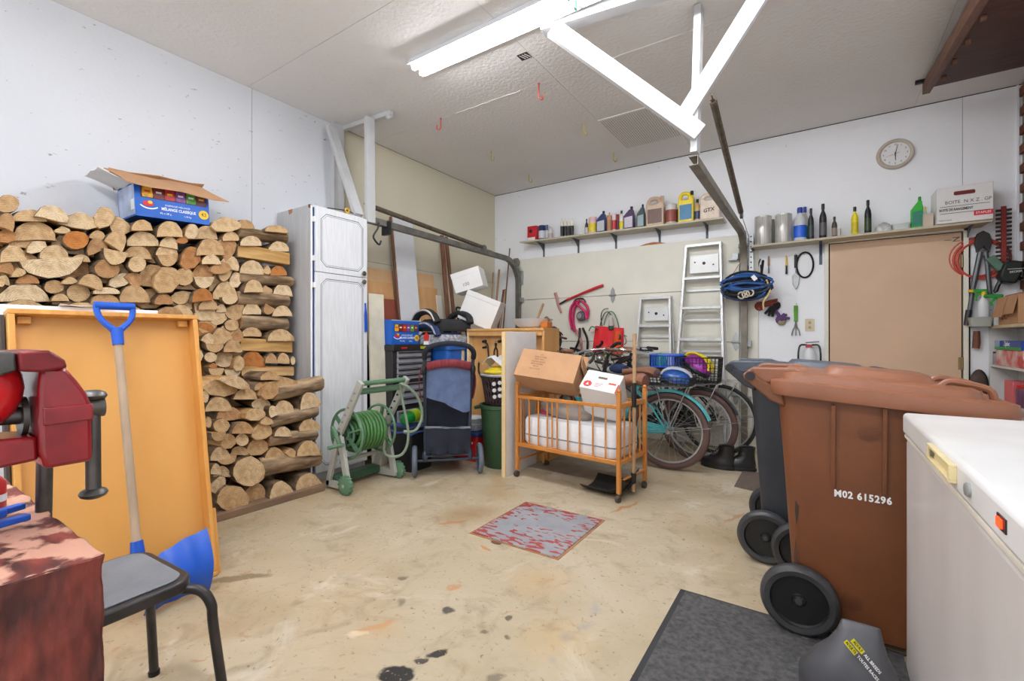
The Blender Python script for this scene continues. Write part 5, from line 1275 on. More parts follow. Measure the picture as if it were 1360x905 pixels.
cloth_pile('yellow_bag', 'yellow plastic bag on top of the brown laundry basket', 'bag', (-2.30, 3.27, 0.797), 0.155, 0.14, 0.07, mat('yellow_plastic_bag', (226, 200, 40), 0.4), 3)
q = G().sheet([[(-2.42 + 0.05 * i, 3.16 + 0.05 * j, 0.875 + 0.05 * math.sin(i * 1.1) + 0.02 * math.sin(j * 2) + 0.01 * i) for j in range(5)] for i in range(7)], 0.004)
q.build('white_cloth', M_mel, label='white cloth lying on the yellow bag above the laundry basket', cat='cloth')

# white panel standing edge-on beside the crib
t = thing('foam_panel', 'thick white panel with wooden edge standing between green bin and crib', 'panel', (-2.08, 3.25, 0))
G().box(-2.105, -2.070, 3.018, 3.485, 0.0, 1.155).build('white_face', mat('off_white_panel', (222, 220, 218), 0.6, var=0.04), t, bevel=0.003)
G().box(-2.105, -2.070, 3.0, 3.018, 0.0, 1.155).build('wood_edge', M_pine, t, bevel=0.002)
# ------------------------------------------------------------------ floor plate, crib, bicycles
def plate_material():
    m = mat('grey_paint_over_red', (142, 146, 152), 0.5, rgb2=(158, 160, 164), vscale=7, bump=0.2)
    nt = m.node_tree; N = nt.nodes; L = nt.links; b = N['Principled BSDF']
    src = b.inputs['Base Color'].links[0].from_socket
    tc = N.new('ShaderNodeTexCoord'); n = N.new('ShaderNodeTexNoise'); n.inputs['Scale'].default_value = 26; n.inputs['Detail'].default_value = 6
    mp = N.new('ShaderNodeMapping'); mp.inputs['Scale'].default_value = (0.6, 1.6, 1); mp.inputs['Rotation'].default_value = (0, 0, 0.6); L.new(tc.outputs['Object'], mp.inputs[0]); L.new(mp.outputs[0], n.inputs['Vector'])
    n2 = N.new('ShaderNodeTexNoise'); n2.inputs['Scale'].default_value = 3.2; n2.inputs['Detail'].default_value = 2; L.new(tc.outputs['Object'], n2.inputs['Vector'])
    # worn most along the rim
    sx = N.new('ShaderNodeSeparateXYZ'); L.new(tc.outputs['Object'], sx.inputs[0])
    def ab(o):
        a = N.new('ShaderNodeMath'); a.operation = 'ABSOLUTE'; L.new(o, a.inputs[0]); return a.outputs[0]
    mx = N.new('ShaderNodeMath'); mx.operation = 'MAXIMUM'; L.new(ab(sx.outputs[0]), mx.inputs[0]); L.new(ab(sx.outputs[1]), mx.inputs[1])
    mr = N.new('ShaderNodeMapRange'); mr.inputs['From Min'].default_value = 0.10; mr.inputs['From Max'].default_value = 0.28; mr.inputs['To Min'].default_value = -0.10; mr.inputs['To Max'].default_value = 0.06; L.new(mx.outputs[0], mr.inputs['Value'])
    a1 = N.new('ShaderNodeMath'); a1.operation = 'ADD'; L.new(n.outputs['Fac'], a1.inputs[0]); L.new(mr.outputs[0], a1.inputs[1])
    a2 = N.new('ShaderNodeMath'); a2.operation = 'MULTIPLY_ADD'; a2.inputs[1].default_value = 0.35; L.new(n2.outputs['Fac'], a2.inputs[0]); L.new(a1.outputs[0], a2.inputs[2])
    r = N.new('ShaderNodeValToRGB'); r.color_ramp.elements[0].position = 0.715; r.color_ramp.elements[1].position = 0.735; L.new(a2.outputs[0], r.inputs['Fac'])
    x = N.new('ShaderNodeMix'); x.data_type = 'RGBA'; L.new(r.outputs[0], x.inputs[0]); L.new(src, x.inputs[6]); x.inputs[7].default_value = (*lin((158, 62, 58)), 1); L.new(x.outputs[2], b.inputs['Base Color'])
    return m
t = thing('floor_plate', 'square grey steel floor hatch with worn red paint set in the concrete', 'floor hatch', (-1.36, 2.33, 0))
G().box(-1.632, -1.092, 2.04, 2.615, 0.0005, 0.007).build('plate', plate_material(), t, bevel=0.002)
G().box(-1.646, -1.078, 2.026, 2.629, 0.0003, 0.0022).build('rusty_rim', mat('rust_stain', (150, 108, 70), 0.8, var=0.2, vscale=20), t)
t = thing('bark_chip', 'small brown bark chip lying by the floor hatch corner', 'bark', at_z(659, 721))
c = at_z(659, 722); G().ball((c.x, c.y, 0.005), (0.035, 0.012, 0.005), 10, 5).build('chip', mat('chip_brown', (104, 72, 50), 0.8), t)

# crib
M_crib = mat('orange_beech', (190, 116, 44), 0.45, rgb2=(206, 138, 66), vscale=8, stretch=(1, 1, 0.3), coat=0.2, ramp=(0.25, 0.75))
t = thing('crib', 'small orange-brown wooden crib on casters holding a mattress', 'crib', (-1.54, 3.225, 0), rz=-7)
CW, CD = 0.445, 0.20
for sx in (-1, 1):
    for sy in (-1, 1):
        x, y = sx * CW, sy * CD
        G().box(x - 0.014, x + 0.014, y - 0.014, y + 0.014, 0.055, 0.735).build('post', M_crib, t, world=False, bevel=0.004)
        G().ball((x, y, 0.745), (0.016, 0.016, 0.016), 12, 7).build('finial', M_crib, t, world=False)
        q = G().cyl((x - 0.012, y - 0.010, 0.025), (x + 0.012, y - 0.010, 0.025), 0.024, n=16).build('caster_wheel', mat('brown_caster', (70, 58, 50), 0.5), t, world=False)
        G().tube([(x, y, 0.06), (x, y - 0.004, 0.04), (x, y - 0.010, 0.025)], 0.008, 6).build('caster_fork', M_steel, q, world=False)
for sy in (-1, 1):
    y = sy * CD
    G().box(-CW + 0.014, CW - 0.014, y - 0.010, y + 0.010, 0.625, 0.650).build('top_rail', M_crib, t, world=False, bevel=0.004)
    G().box(-CW + 0.014, CW - 0.014, y - 0.010, y + 0.010, 0.245, 0.275).build('bottom_rail', M_crib, t, world=False, bevel=0.004)
    for x in (-0.41, -0.325, -0.235, -0.15, -0.105, -0.06, 0.035, 0.135, 0.245, 0.345) if sy < 0 else (-0.36, -0.27, -0.18, -0.09, 0.0, 0.09, 0.18, 0.27, 0.36):
        G().cyl((x, y, 0.274), (x, y, 0.626), 0.0065, n=8).build('spindle', M_crib, t, world=False)
for sx in (-1, 1):
    x = sx * CW
    G().box(x - 0.010, x + 0.010, -CD + 0.014, CD - 0.014, 0.625, 0.66).build('end_rail', M_crib, t, world=False, bevel=0.004)
    G().box(x - 0.010, x + 0.010, -CD + 0.014, CD - 0.014, 0.245, 0.275).build('end_rail', M_crib, t, world=False, bevel=0.004)
    G().cyl((x, -CD, 0.135), (x, CD, 0.135), 0.008, n=8).build('end_stretcher', M_crib, t, world=False)
    for k in range(4):
        y = -0.12 + 0.08 * k; G().cyl((x, y, 0.274), (x, y, 0.626), 0.0065, n=8).build('spindle', M_crib, t, world=False)
G().box(-CW + 0.012, CW - 0.012, -CD + 0.011, CD - 0.011, 0.250, 0.268).build('slat_base', M_crib, t, world=False)
CM = WORLD[t.name]
M_quilt = mat('white_quilt', (236, 238, 242), 0.8, var=0.03, vscale=14, bump=1.0, bscale=34)
m_ = thing('mattress', 'white quilted mattress lying inside the wooden crib', 'mattress', (-1.54, 3.225, 0.27), rz=-7)
rr_ = lambda s, z: [(x * s, y * s, z) for x, y in rrect(0.84, 0.35, 0.07, 5)]
G().loft([rr_(0.96, 0.0), rr_(1.0, 0.02), rr_(1.005, 0.085), rr_(1.0, 0.10), rr_(1.005, 0.115), rr_(1.0, 0.185), rr_(0.96, 0.21), rr_(0.85, 0.215)]).build('ticking', M_quilt, m_, world=False)
G().tube([(x * 1.006, y * 1.006, 0.075) for x, y in rrect(0.84, 0.35, 0.07, 5)], 0.0045, 6, closed=True).build('piping', mat('grey_piping', (120, 122, 128), 0.7), m_, world=False)
q = G(); c = CM @ V((-0.06, 0.06, 0.55))
q.ball((0, 0, 0), (0.24, 0.11, 0.075), 20, 11, M=CM @ T(-0.10, -0.02, 0.545) @ R(8, 'Y')); q.build('pillow', mat('grey_taupe_cloth', (150, 140, 132), 0.9, var=0.08, bump=0.3, bscale=20), label='grey taupe pillow lying on the crib mattress', cat='pillow')
cl = CM @ V((-0.30, 0.02, 0.487)); cloth_pile('pink_cloth', 'small pink cloth at the left end of the crib mattress', 'cloth', (cl.x, cl.y, cl.z), 0.075, 0.05, 0.055, mat('pink_cloth', (206, 70, 110), 0.8), 5)
# brown carton tipped on the crib rail
t = thing('cardboard_box', 'open brown cardboard box with faint printed lines tipped on the crib', 'box', CM @ V((-0.225, -0.10, 0.735)), rot=(-36, 6, 8))
w, d, h = 0.49, 0.20, 0.25
sh = shell(-w / 2, w / 2, -0.13, d - 0.13, -0.02, h - 0.02); sh.build('carton', M_card, t, world=False, smooth=0)
G().sheet([[(-w / 2 + w * j / 4, d - 0.13 - 0.03 * i, h - 0.02 + 0.10 * i) for j in range(5)] for i in range(2)], 0.004).build('back_flap', M_card, t, world=False)
G().sheet([[(w / 2 + 0.02 * i, -0.12 + 0.19 * j / 4, h - 0.02 - 0.10 * i) for j in range(5)] for i in range(2)], 0.004).build('end_flap', M_card, t, world=False)
for k, s in enumerate(('LOT', 'SOME CLOTHES', 'BABY TOYS', 'CHILDREN BOOKS', 'BABY CLOTHES', 'SIZE 3M', 'TRN M  12-18')):
    G().at(frame((-0.07 - 0.004 * k, -0.1306, 0.19 - 0.022 * k), (1, 0, 0.0), (0, -1, 0))).text(s, 0.016, Matrix.Identity(4), sx=0.9).build('lettering', mat('faded_print', (128, 92, 62), 0.8), t, world=False, smooth=0)
# white carton with red print
t = thing('white_carton', 'white carton with red print and hand hole tipped on the right crib rail', 'box', CM @ V((0.25, -0.10, 0.690)), rot=(-50, 8, 2))
w, d, h = 0.27, 0.30, 0.18
G().box(-w / 2, w / 2, -0.10, d - 0.10, -0.04, h - 0.04).build('carton', M_cardw, t, world=False, bevel=0.003)
fm = frame((0, -0.1006, 0.045), (1, 0, 0), (0, -1, 0))
G().at(fm).prism([(x, y + 0.035) for x, y in rrect(0.07, 0.02, 0.009)], 0, 0.001).build('hand_hole', mat('hole_shadow', (110, 104, 84), 0.9), t, world=False, smooth=0)
lg = G().at(fm).prism([(-0.088 + 0.032 * math.cos(math.radians(a)), -0.040 + 0.030 * math.sin(math.radians(a))) for a in range(22, 382, 45)], 0, 0.001).build('red_badge', M_red, t, world=False, smooth=0)
G().at(fm).prism([(-0.100, -0.052), (-0.076, -0.052), (-0.088, -0.028)], 0.0011, 0.0016).build('badge_mark', M_white, lg, world=False, smooth=0)
G().at(fm).box(0.058, 0.112, -0.012, 0.002, 0, 0.001).build('red_tab', M_red, t, world=False, smooth=0)
for k in range(3): G().at(fm).box(-0.035, 0.025 - 0.012 * k, -0.026 - 0.014 * k, -0.021 - 0.014 * k, 0, 0.001).build('print_line', mat('pale_red_print', (222, 130, 130), 0.6), t, world=False, smooth=0)
G().at(fm).box(w / 2 - 0.010, w / 2 - 0.001, -0.082, 0.0, 0, 0.001).build('red_edge', M_red, t, world=False, smooth=0)

# black scoop with wooden pole
t = thing('floor_scoop', 'wooden-handled black scoop shovel standing at the right end of the crib', 'shovel', (-1.08, 3.15, 0))
G().cyl((-1.085, 3.155, 0.03), (-1.078, 3.16, 1.135), 0.0135, n=12).build('pole', M_stick, t)
G().cyl((-1.0825, 3.1575, 0.62), (-1.0815, 3.158, 0.79), 0.0165, n=12).build('tape_sleeve', M_black, t)
gr = [[(-1.10 - 0.34 * i / 6, 2.985 + 0.05 * i / 6 + (0.33 - 0.0 * i) * j / 6, 0.004 + 0.05 * (abs(j / 3 - 1) ** 3) + 0.10 * max(0, 1 - i / 2.0) ** 2) for j in range(7)] for i in range(7)]
G().sheet(gr, 0.004).build('pan', M_black, t)
G().tube([(-1.13, 3.155, 0.05), (-1.085, 3.155, 0.10), (-1.084, 3.155, 0.16)], 0.02, 10).build('socket', M_black, t)

# bicycles
M_teal = mat('teal_frame_paint', (70, 172, 176), 0.3, var=0.05, coat=0.4)
M_tirebr = mat('brown_tyre', (96, 72, 66), 0.75, var=0.1)
M_tirebk = mat('black_tyre', (44, 42, 42), 0.75, var=0.1)
M_rim = mat('alloy_rim', (190, 190, 188), 0.3, 0.6)
M_chrome = mat('chrome', (206, 206, 206), 0.18, 0.8)
M_sadb = mat('brown_leather', (140, 92, 70), 0.5, var=0.08, coat=0.2)
M_wire = mat('black_wire', (38, 38, 40), 0.5)
def bike(label, rear, dirdeg, R_, m_frame, m_tire, saddle, steer=20, tire=0.024, fenders=True, rack=True, lean=0, basket=None, seat_h=0.80):
    """local x forward from rear hub, origin on the floor under the rear hub"""
    t = thing('bicycle', label, 'bicycle', (rear[0], rear[1], 0), rot=(lean, 0, dirdeg), group='bicycles')
    WB = 1.06
    def wheel(cx, cy, M=Matrix.Identity(4), nm='wheel'):
        w = G().torus((cx, cy, R_), R_ - tire, tire, 'Y', 40, 8, M).build(nm, m_tire, t, world=False)
        G().torus((cx, cy, R_), R_ - 2 * tire - 0.004, 0.009, 'Y', 40, 6, M).build('rim', M_rim, w, world=False)
        q = G()
        for k in range(28):
            a = 2 * PI * k / 28; s = 1 if k % 2 else -1; b = a + (0.5 if (k // 2) % 2 else -0.5)
            q.tube([(cx + 0.025 * math.cos(b), cy + s * 0.028, R_ + 0.025 * math.sin(b)), (cx + (R_ - 2 * tire - 0.006) * math.cos(a), cy, R_ + (R_ - 2 * tire - 0.006) * math.sin(a))], 0.0013, 4, M=M)
        q.build('spokes', M_rim, w, world=False, kind='stuff')
        G().cyl((cx, cy - 0.045, R_), (cx, cy + 0.045, R_), 0.022, n=14, M=M).build('hub', M_chrome, w, world=False)
    wheel(0, 0)
    HT_, HB = V((0.86, 0, 0.86)), V((0.90, 0, 0.70)); BB = V((0.43, 0, 0.29)); ST = V((0.27, 0, 0.66))
    f = G()
    f.tube([BB, ST + V((-0.02, 0, 0.05))], 0.016, 8)
    f.tube(smoothpath([BB, V((0.60, 0, 0.42)), V((0.80, 0, 0.64)), HB], 4), 0.019, 8)
    f.tube(smoothpath([ST + V((0.01, 0, -0.10)), V((0.45, 0, 0.52)), V((0.70, 0, 0.66)), HT_ - V((0, 0, 0.03))], 4), 0.016, 8)
    f.tube([HB - V((-0.01, 0, 0.04)), HT_ + V((-0.01, 0, 0.03))], 0.021, 10)
    for s in (-1, 1):
        f.tube([(0, s * 0.06, R_), (0.2, s * 0.05, R_ - 0.02), BB], 0.009, 6); f.tube([(0, s * 0.06, R_), (0.12, s * 0.05, 0.50), ST + V((0, 0, -0.02))], 0.008, 6)
    f.build('frame', m_frame, t, world=False)
    SMt = T(0.955, 0, 0) @ T(-0.04, 0, 0) @ R(steer) @ T(-0.915, 0, 0)
    fk = G()
    for s in (-1, 1): fk.tube([V((0.905, s * 0.03, 0.66)), V((0.95, s * 0.05, 0.48)), V((WB, s * 0.05, R_))], 0.010, 6, M=SMt)
    fk.tube([(0.905, 0, 0.67), (0.845, 0, 0.95)], 0.014, 8, M=SMt); fk.build('fork', m_frame, t, world=False)
    wheel(WB, 0, SMt, 'front_wheel')
    hb = G().tube(smoothpath([(0.60, -0.30, 0.99), (0.72, -0.29, 1.00), (0.85, -0.16, 0.985), (0.87, 0, 0.955), (0.85, 0.16, 0.985), (0.72, 0.29, 1.00), (0.60, 0.30, 0.99)], 5), 0.011, 8, M=SMt).build('handlebar', M_chrome, t, world=False)
    for s in (-1, 1):
        G().tube([(0.60, s * 0.30, 0.99), (0.72, s * 0.29, 1.0)], 0.017, 10, M=SMt).build('grip', saddle, hb, world=False)
        G().tube([(0.74, s * 0.27, 0.985), (0.64, s * 0.24, 0.965)], 0.006, 6, M=SMt).build('brake_lever', M_chrome, hb, world=False)
        G().tube(smoothpath([(0.76, s * 0.25, 0.99), (0.95, s * 0.16, 0.97), (0.96, s * 0.05, 0.85), (0.90, 0, 0.75)], 5), 0.0035, 5, M=SMt).build('brake_cable', M_black, hb, world=False)
    G().ball((0.93, 0, 0.90), (0.035, 0.03, 0.03), 12, 7, M=SMt).build('headlamp', M_chrome, t, world=False)
    G().tube([ST, (0.235, 0, seat_h - 0.03)], 0.012, 8).build('seat_post', M_chrome, t, world=False)
    sd = [(-0.02, 0.105, 0.0), (0.01, 0.12, 0.03), (0.08, 0.10, 0.045), (0.16, 0.05, 0.035), (0.24, 0.028, 0.02), (0.285, 0.012, 0.005)]
    G().loft([[(0.12 + x, w_ * math.cos(2 * PI * k / 14), seat_h + zz * 0.5 + 0.045 * math.sin(2 * PI * k / 14) * (0.9 if x < 0.15 else 0.6)) for k in range(14)] for x, w_, zz in sd]).build('saddle', saddle, t, world=False)
    cr = G().torus((BB.x, -0.05, BB.z), 0.085, 0.006, 'Y', 28, 6); cr.cyl((BB.x, -0.06, BB.z), (BB.x, 0.06, BB.z), 0.02, n=12)
    cr.bar((BB.x, -0.075, BB.z), (BB.x + 0.12, -0.075, BB.z - 0.11), 0.012, 0.02, (0, 1, 0)); cr.bar((BB.x, 0.075, BB.z), (BB.x - 0.12, 0.075, BB.z + 0.11), 0.012, 0.02, (0, 1, 0)); cr.build('crankset', M_chrome, t, world=False)
    for s in (-1, 1): G().cbox((BB.x + (0.12 if s < 0 else -0.12), s * 0.12, BB.z + (-0.11 if s < 0 else 0.11)), (0.09, 0.08, 0.02)).build('pedal', M_black, t, world=False, bevel=0.004)
    G().loft([[(x, -0.058, z) for x, z in [(-0.04, R_ + 0.02), (BB.x - 0.02, BB.z + 0.11), (BB.x + 0.10, BB.z + 0.04), (BB.x + 0.06, BB.z - 0.06), (0.05, R_ - 0.03)]], [(x, -0.052, z) for x, z in [(-0.04, R_ + 0.02), (BB.x - 0.02, BB.z + 0.11), (BB.x + 0.10, BB.z + 0.04), (BB.x + 0.06, BB.z - 0.06), (0.05, R_ - 0.03)]]]).build('chain_guard', m_frame, t, world=False, bevel=0.002)
    if fenders:
        for c0, a0, a1, M_ in ((0.0, -5 + 180 - 15, 28, Matrix.Identity(4)), (WB, 165, 40, SMt)):
            rings = []
            for k in range(22):
                a = math.radians(a0 + (a1 - a0) * k / 21); rad = R_ + 0.018
                ca, sa = math.cos(a), math.sin(a); ring = []
                for j, (o, dr) in enumerate(((-0.034, -0.012), (-0.022, 0.004), (0, 0.009), (0.022, 0.004), (0.034, -0.012), (0.030, -0.014), (0, 0.004), (-0.030, -0.014))):
                    ring.append(((c0) + (rad + dr) * ca, o, R_ + (rad + dr) * sa))
                rings.append(ring)
            # mudguard runs from behind the wheel, over the top
            G().loft(rings, M=M_).build('mudguard', m_frame, t, world=False)
    if rack:
        rk = G()
        for s in (-1, 1):
            rk.tube([(0.24, s * 0.055, 0.70), (-0.20, s * 0.06, 0.705)], 0.006, 6); rk.tube([(0, s * 0.068, R_), (-0.16, s * 0.06, 0.70)], 0.006, 6); rk.tube([(0, s * 0.068, R_), (0.09, s * 0.06, 0.70)], 0.006, 6)
            rk.tube([(0, s * 0.068, R_), (-0.34, s * 0.04, R_ + 0.06)], 0.003, 5)
        for x in (-0.19, -0.06, 0.08, 0.22): rk.tube([(x, -0.058, 0.704), (x, 0.058, 0.704)], 0.005, 6)
        rk.build('rear_rack', M_chrome, t, world=False)
    G().tube([(0.06, -0.07, R_ - 0.05), (0.16, -0.13, 0.09), (0.20, -0.16, 0.012)], 0.008, 6).build('kickstand', M_chrome, t, world=False)
    return t
def wire_basket(label, M, w, d, h, m=M_wire, nx=12, ny=9, nz=5, name='wire_basket'):
    o = M.translation
    t = thing(name, label, 'basket', o, rz=math.degrees(M.to_euler().z))
    q = G(); r = 0.003
    for i in range(nx + 1):
        x = -w / 2 + w * i / nx; q.tube([(x, -d / 2, h), (x * 0.92, -d / 2 * 0.92, 0), (x * 0.92, d / 2 * 0.92, 0), (x, d / 2, h)], r, 4)
    for j in range(ny + 1):
        y = -d / 2 + d * j / ny; q.tube([(-w / 2, y, h), (-w / 2 * 0.92, y * 0.92, 0), (w / 2 * 0.92, y * 0.92, 0), (w / 2, y, h)], r, 4)
    for k in range(nz):
        z = h * k / nz; f = 0.92 + 0.08 * k / nz; q.tube([(-w / 2 * f, -d / 2 * f, z), (w / 2 * f, -d / 2 * f, z), (w / 2 * f, d / 2 * f, z), (-w / 2 * f, d / 2 * f, z)], r, 4, closed=True)
    q.build('wire_mesh', m, t, world=False, kind='stuff')
    G().tube([(x, y, h) for x, y in rrect(w, d, 0.03)], 0.005, 6, closed=True).build('rim', m, t, world=False)
    return t
B1 = bike('teal cruiser bicycle with brown tyres nearest the crib', (-1.055, 3.955), 181, 0.325, M_teal, M_tirebr, M_sadb, steer=-18, tire=0.028)
B2 = bike('dark bicycle with brown tyres standing behind the teal cruiser', (-0.905, 4.36), 182, 0.325, mat('dark_frame_paint', (48, 46, 52), 0.35), M_tirebr, M_sadb, steer=14, tire=0.028)
B3 = bike('black bicycle with thin black tyres nearest the garage door', (-0.80, 4.72), 181, 0.335, mat('black_frame_paint', (36, 36, 40), 0.35), M_tirebk, M_bf, steer=10, tire=0.018, fenders=False, seat_h=0.88)
wire_basket('flat black wire basket on the rear rack of the teal bicycle', T(-1.06, 3.955, 0.712) @ R(1), 0.40, 0.26, 0.07, nz=3)
wire_basket('tall black wire basket on the rear rack of the middle bicycle', T(-0.90, 4.36, 0.712) @ R(2), 0.36, 0.28, 0.22)
# helmets and blue basket riding on the racks
M_hb = mat('blue_helmet_shell', (34, 84, 160), 0.25, var=0.1, coat=0.5)
def helmet(label, M, m1, m2, m3=None):
    t = thing('helmet', label, 'helmet', M.translation)
    q = G(); q.ball((0, 0, 0), (0.135, 0.10, 0.095), 20, 9, M=M, zmin=-0.25); q.build('shell', m1, t)
    for k in (-1, 0, 1):
        G().tube([M @ V((0.128 * math.cos(a), k * 0.045, 0.03 + 0.072 * math.sin(a))) for a in [i * PI / 8 for i in range(9)]], 0.013, 8, flat=(0.7, 1)).build('vent_ridge', m2, t)
    G().torus((0, 0, 0), 1.0, 0.10, 'Z', 24, 6, M @ Matrix.Diagonal((0.128, 0.095, 0.20, 1)) @ T(0, 0, -0.12)).build('rim', m3 or M_black, t)
    G().tube(smoothpath([M @ V((0.05, -0.09, -0.03)), M @ V((0.03, -0.08, -0.09)), M @ V((0, 0.0, -0.11)), M @ V((0.03, 0.08, -0.09))], 5), 0.006, 6).build('strap', M_black, t)
    return t
helmet('blue and white bicycle helmet lying on the middle bicycle rack', T(*at_y(898, 505, 4.10)) @ R(12, 'Y') @ R(10), M_hb, mat('silver_stripe', (196, 206, 220), 0.3))
helmet('yellow, purple and black helmet on the tall wire basket', T(*at_y(926, 487, 4.32)) @ R(32, 'Y') @ R(-20), mat('purple_shell', (150, 36, 150), 0.35), mat('yellow_shell', (238, 214, 20), 0.35), M_black)
t = thing('blue_crate', 'bright blue slatted plastic basket with green toys behind the saddles', 'basket', (-1.22, 4.36, 0.75))
c = at_y(888, 486, 4.36)
q = G(); w, d, h = 0.28, 0.22, 0.10
for i in range(15):
    x = -w / 2 + w * i / 14; q.box(c.x + x - 0.004, c.x + x + 0.004, c.y - d / 2, c.y - d / 2 + 0.004, c.z, c.z + h); q.box(c.x + x - 0.004, c.x + x + 0.004, c.y + d / 2 - 0.004, c.y + d / 2, c.z, c.z + h)
q.build('slats', M_shov, t, kind='stuff', smooth=0)
G().box(c.x - w / 2, c.x + w / 2, c.y - d / 2, c.y + d / 2, c.z - 0.012, c.z).build('floor', M_shov, t)
G().tube([(c.x + x, c.y + y, c.z + h) for x, y in rrect(w + 0.01, d + 0.01, 0.03)], 0.010, 8, closed=True).build('rim', M_shov, t)
for s in (-1, 1): G().box(c.x + s * w / 2 - 0.003, c.x + s * w / 2 + 0.003, c.y - d / 2, c.y + d / 2, c.z, c.z + h).build('end_wall', M_shov, t)
cloth_pile('green_toy', 'green plastic toy lying in the blue slatted basket', 'toy', (c.x - 0.07, c.y, c.z + 0.001), 0.055, 0.07, 0.12, mat('green_toy_plastic', (40, 150, 90), 0.3), 8)
c2 = at_y(838, 506, 3.60)
t = thing('loose_saddle', 'brown leather saddle tipped beside the wooden pole', 'saddle', (c2.x, c2.y, c2.z - 0.04))
G().loft([[V((c2.x - 0.13 + x, c2.y + w_ * math.cos(2 * PI * k / 14), c2.z + zz + 0.05 * math.sin(2 * PI * k / 14))) for k in range(14)] for x, w_, zz in [(0.0, 0.03, -0.03), (0.06, 0.05, -0.01), (0.14, 0.10, 0.01), (0.22, 0.12, 0.015), (0.25, 0.10, 0.0)]]).build('leather_top', M_sadb, t)
G().tube([(c2.x, c2.y, c2.z - 0.03), (c2.x + 0.03, c2.y + 0.02, c2.z - 0.20)], 0.012, 8).build('post', M_chrome, t)
# push scooter and upright wheel behind the cartons
t = thing('push_scooter', 'folded black scooter standing upright behind the brown cardboard box', 'scooter', (-1.93, 4.25, 0))
sc0 = at_y(741, 470, 4.25)
G().cyl((sc0.x, 4.25, 0.10), (sc0.x, 4.25, 1.02), 0.020, n=12).build('column', M_chrome, t)
wz = at_y(741, 452, 4.25).z
G().torus((sc0.x - 0.03, 4.25, wz), 0.10, 0.022, 'X', 26, 8).build('wheel', M_tirebk, t)
G().torus((sc0.x - 0.05, 4.25, wz), 0.13, 0.016, 'X', 18, 8, a0=20, a1=170).build('mudguard', M_black, t)
G().bar((sc0.x + 0.02, 4.25, 1.0), (sc0.x + 0.26, 4.20, 0.86), 0.05, 0.022).build('deck', M_black, t, bevel=0.004)
G().tube([(sc0.x + 0.02, 4.10, 1.10), (sc0.x + 0.01, 4.25, 1.12), (sc0.x + 0.02, 4.40, 1.10)], 0.012, 8).build('handlebar', M_stick2, t)
G().torus((sc0.x, 4.25, 0.10), 0.075, 0.022, 'X', 24, 8).build('wheel', M_tirebk, t)
# handlebar of a further bicycle with bell, lamp and grips among the clutter
t = thing('handlebar_cluster', 'tangle of black bicycle handlebar, levers and bell below the red bag', 'handlebar', at_y(795, 500, 4.55))
def hc(px, py, y=4.55): return at_y(px, py, y)
G().tube(smoothpath([hc(765, 478, 4.4), hc(785, 472, 4.5), hc(800, 468, 4.55), hc(818, 472, 4.6), hc(838, 482, 4.6)], 5), 0.012, 8).build('bar', M_black, t)
G().tube([hc(760, 480, 4.38), hc(775, 474, 4.45)], 0.018, 8).build('grip', M_sadb, t)
G().tube([hc(806, 470), hc(802, 492), hc(798, 515)], 0.015, 8).build('stem', M_steel, t)
for k, (a, b, c_) in enumerate((((778, 470), (770, 500), (800, 505)), ((790, 468), (812, 498), (830, 478)), ((800, 462), (826, 482), (815, 510)), ((770, 485), (796, 492), (822, 502)), ((765, 470), (755, 492), (785, 508)))):
    G().tube(bez(hc(*a), hc(*b), hc(*c_), hc(c_[0] + 12, c_[1] - 8), 10), 0.005, 6).build('brake_cable', M_black, t)
G().ball(tuple(hc(803, 463, 4.5)), (0.035, 0.03, 0.03), 14, 8).build('bell', mat('red_bell', (196, 80, 70), 0.35), t)
G().ball(tuple(hc(805, 474, 4.5)), (0.022, 0.02, 0.02), 12, 7).build('green_button', mat('lime_button', (150, 170, 60), 0.4), t)
rh = random.Random(9)
for k in range(26):
    a = (rh.uniform(736, 838), rh.uniform(452, 506)); b = (a[0] + rh.uniform(-20, 20), a[1] + rh.uniform(-14, 14)); yy = rh.uniform(4.42, 4.62)
    G().tube(bez(hc(*a, yy), hc(a[0] + rh.uniform(-12, 12), a[1] - rh.uniform(0, 14), yy), hc(b[0] + rh.uniform(-10, 10), b[1] + rh.uniform(-10, 10), yy), hc(*b, yy), 8), rh.choice((0.005, 0.008, 0.014, 0.018)), 6).build('cable_or_lever', rh.choice((M_black, M_black, M_tool, M_tool, M_steel, M_chrome, M_bf)), t)
for (a, b) in (((772, 488), (798, 496)), ((812, 478), (836, 474)), ((790, 480), (812, 486))):
    G().tube([hc(*a), hc(*b)], 0.013, 8).build('lever', M_tool, t)
t = thing('child_seat', 'grey and white child bike seat behind the white carton', 'seat', at_y(822, 510, 4.1))
c = at_y(822, 492, 4.1); G().ball((c.x, c.y, c.z), (0.12, 0.08, 0.055), 16, 9).build('shell', mat('pale_grey_plastic', (186, 186, 184), 0.5), t)
G().ball((c.x + 0.01, c.y - 0.02, c.z + 0.012), (0.10, 0.075, 0.050), 16, 9).build('pad', M_navy, t)

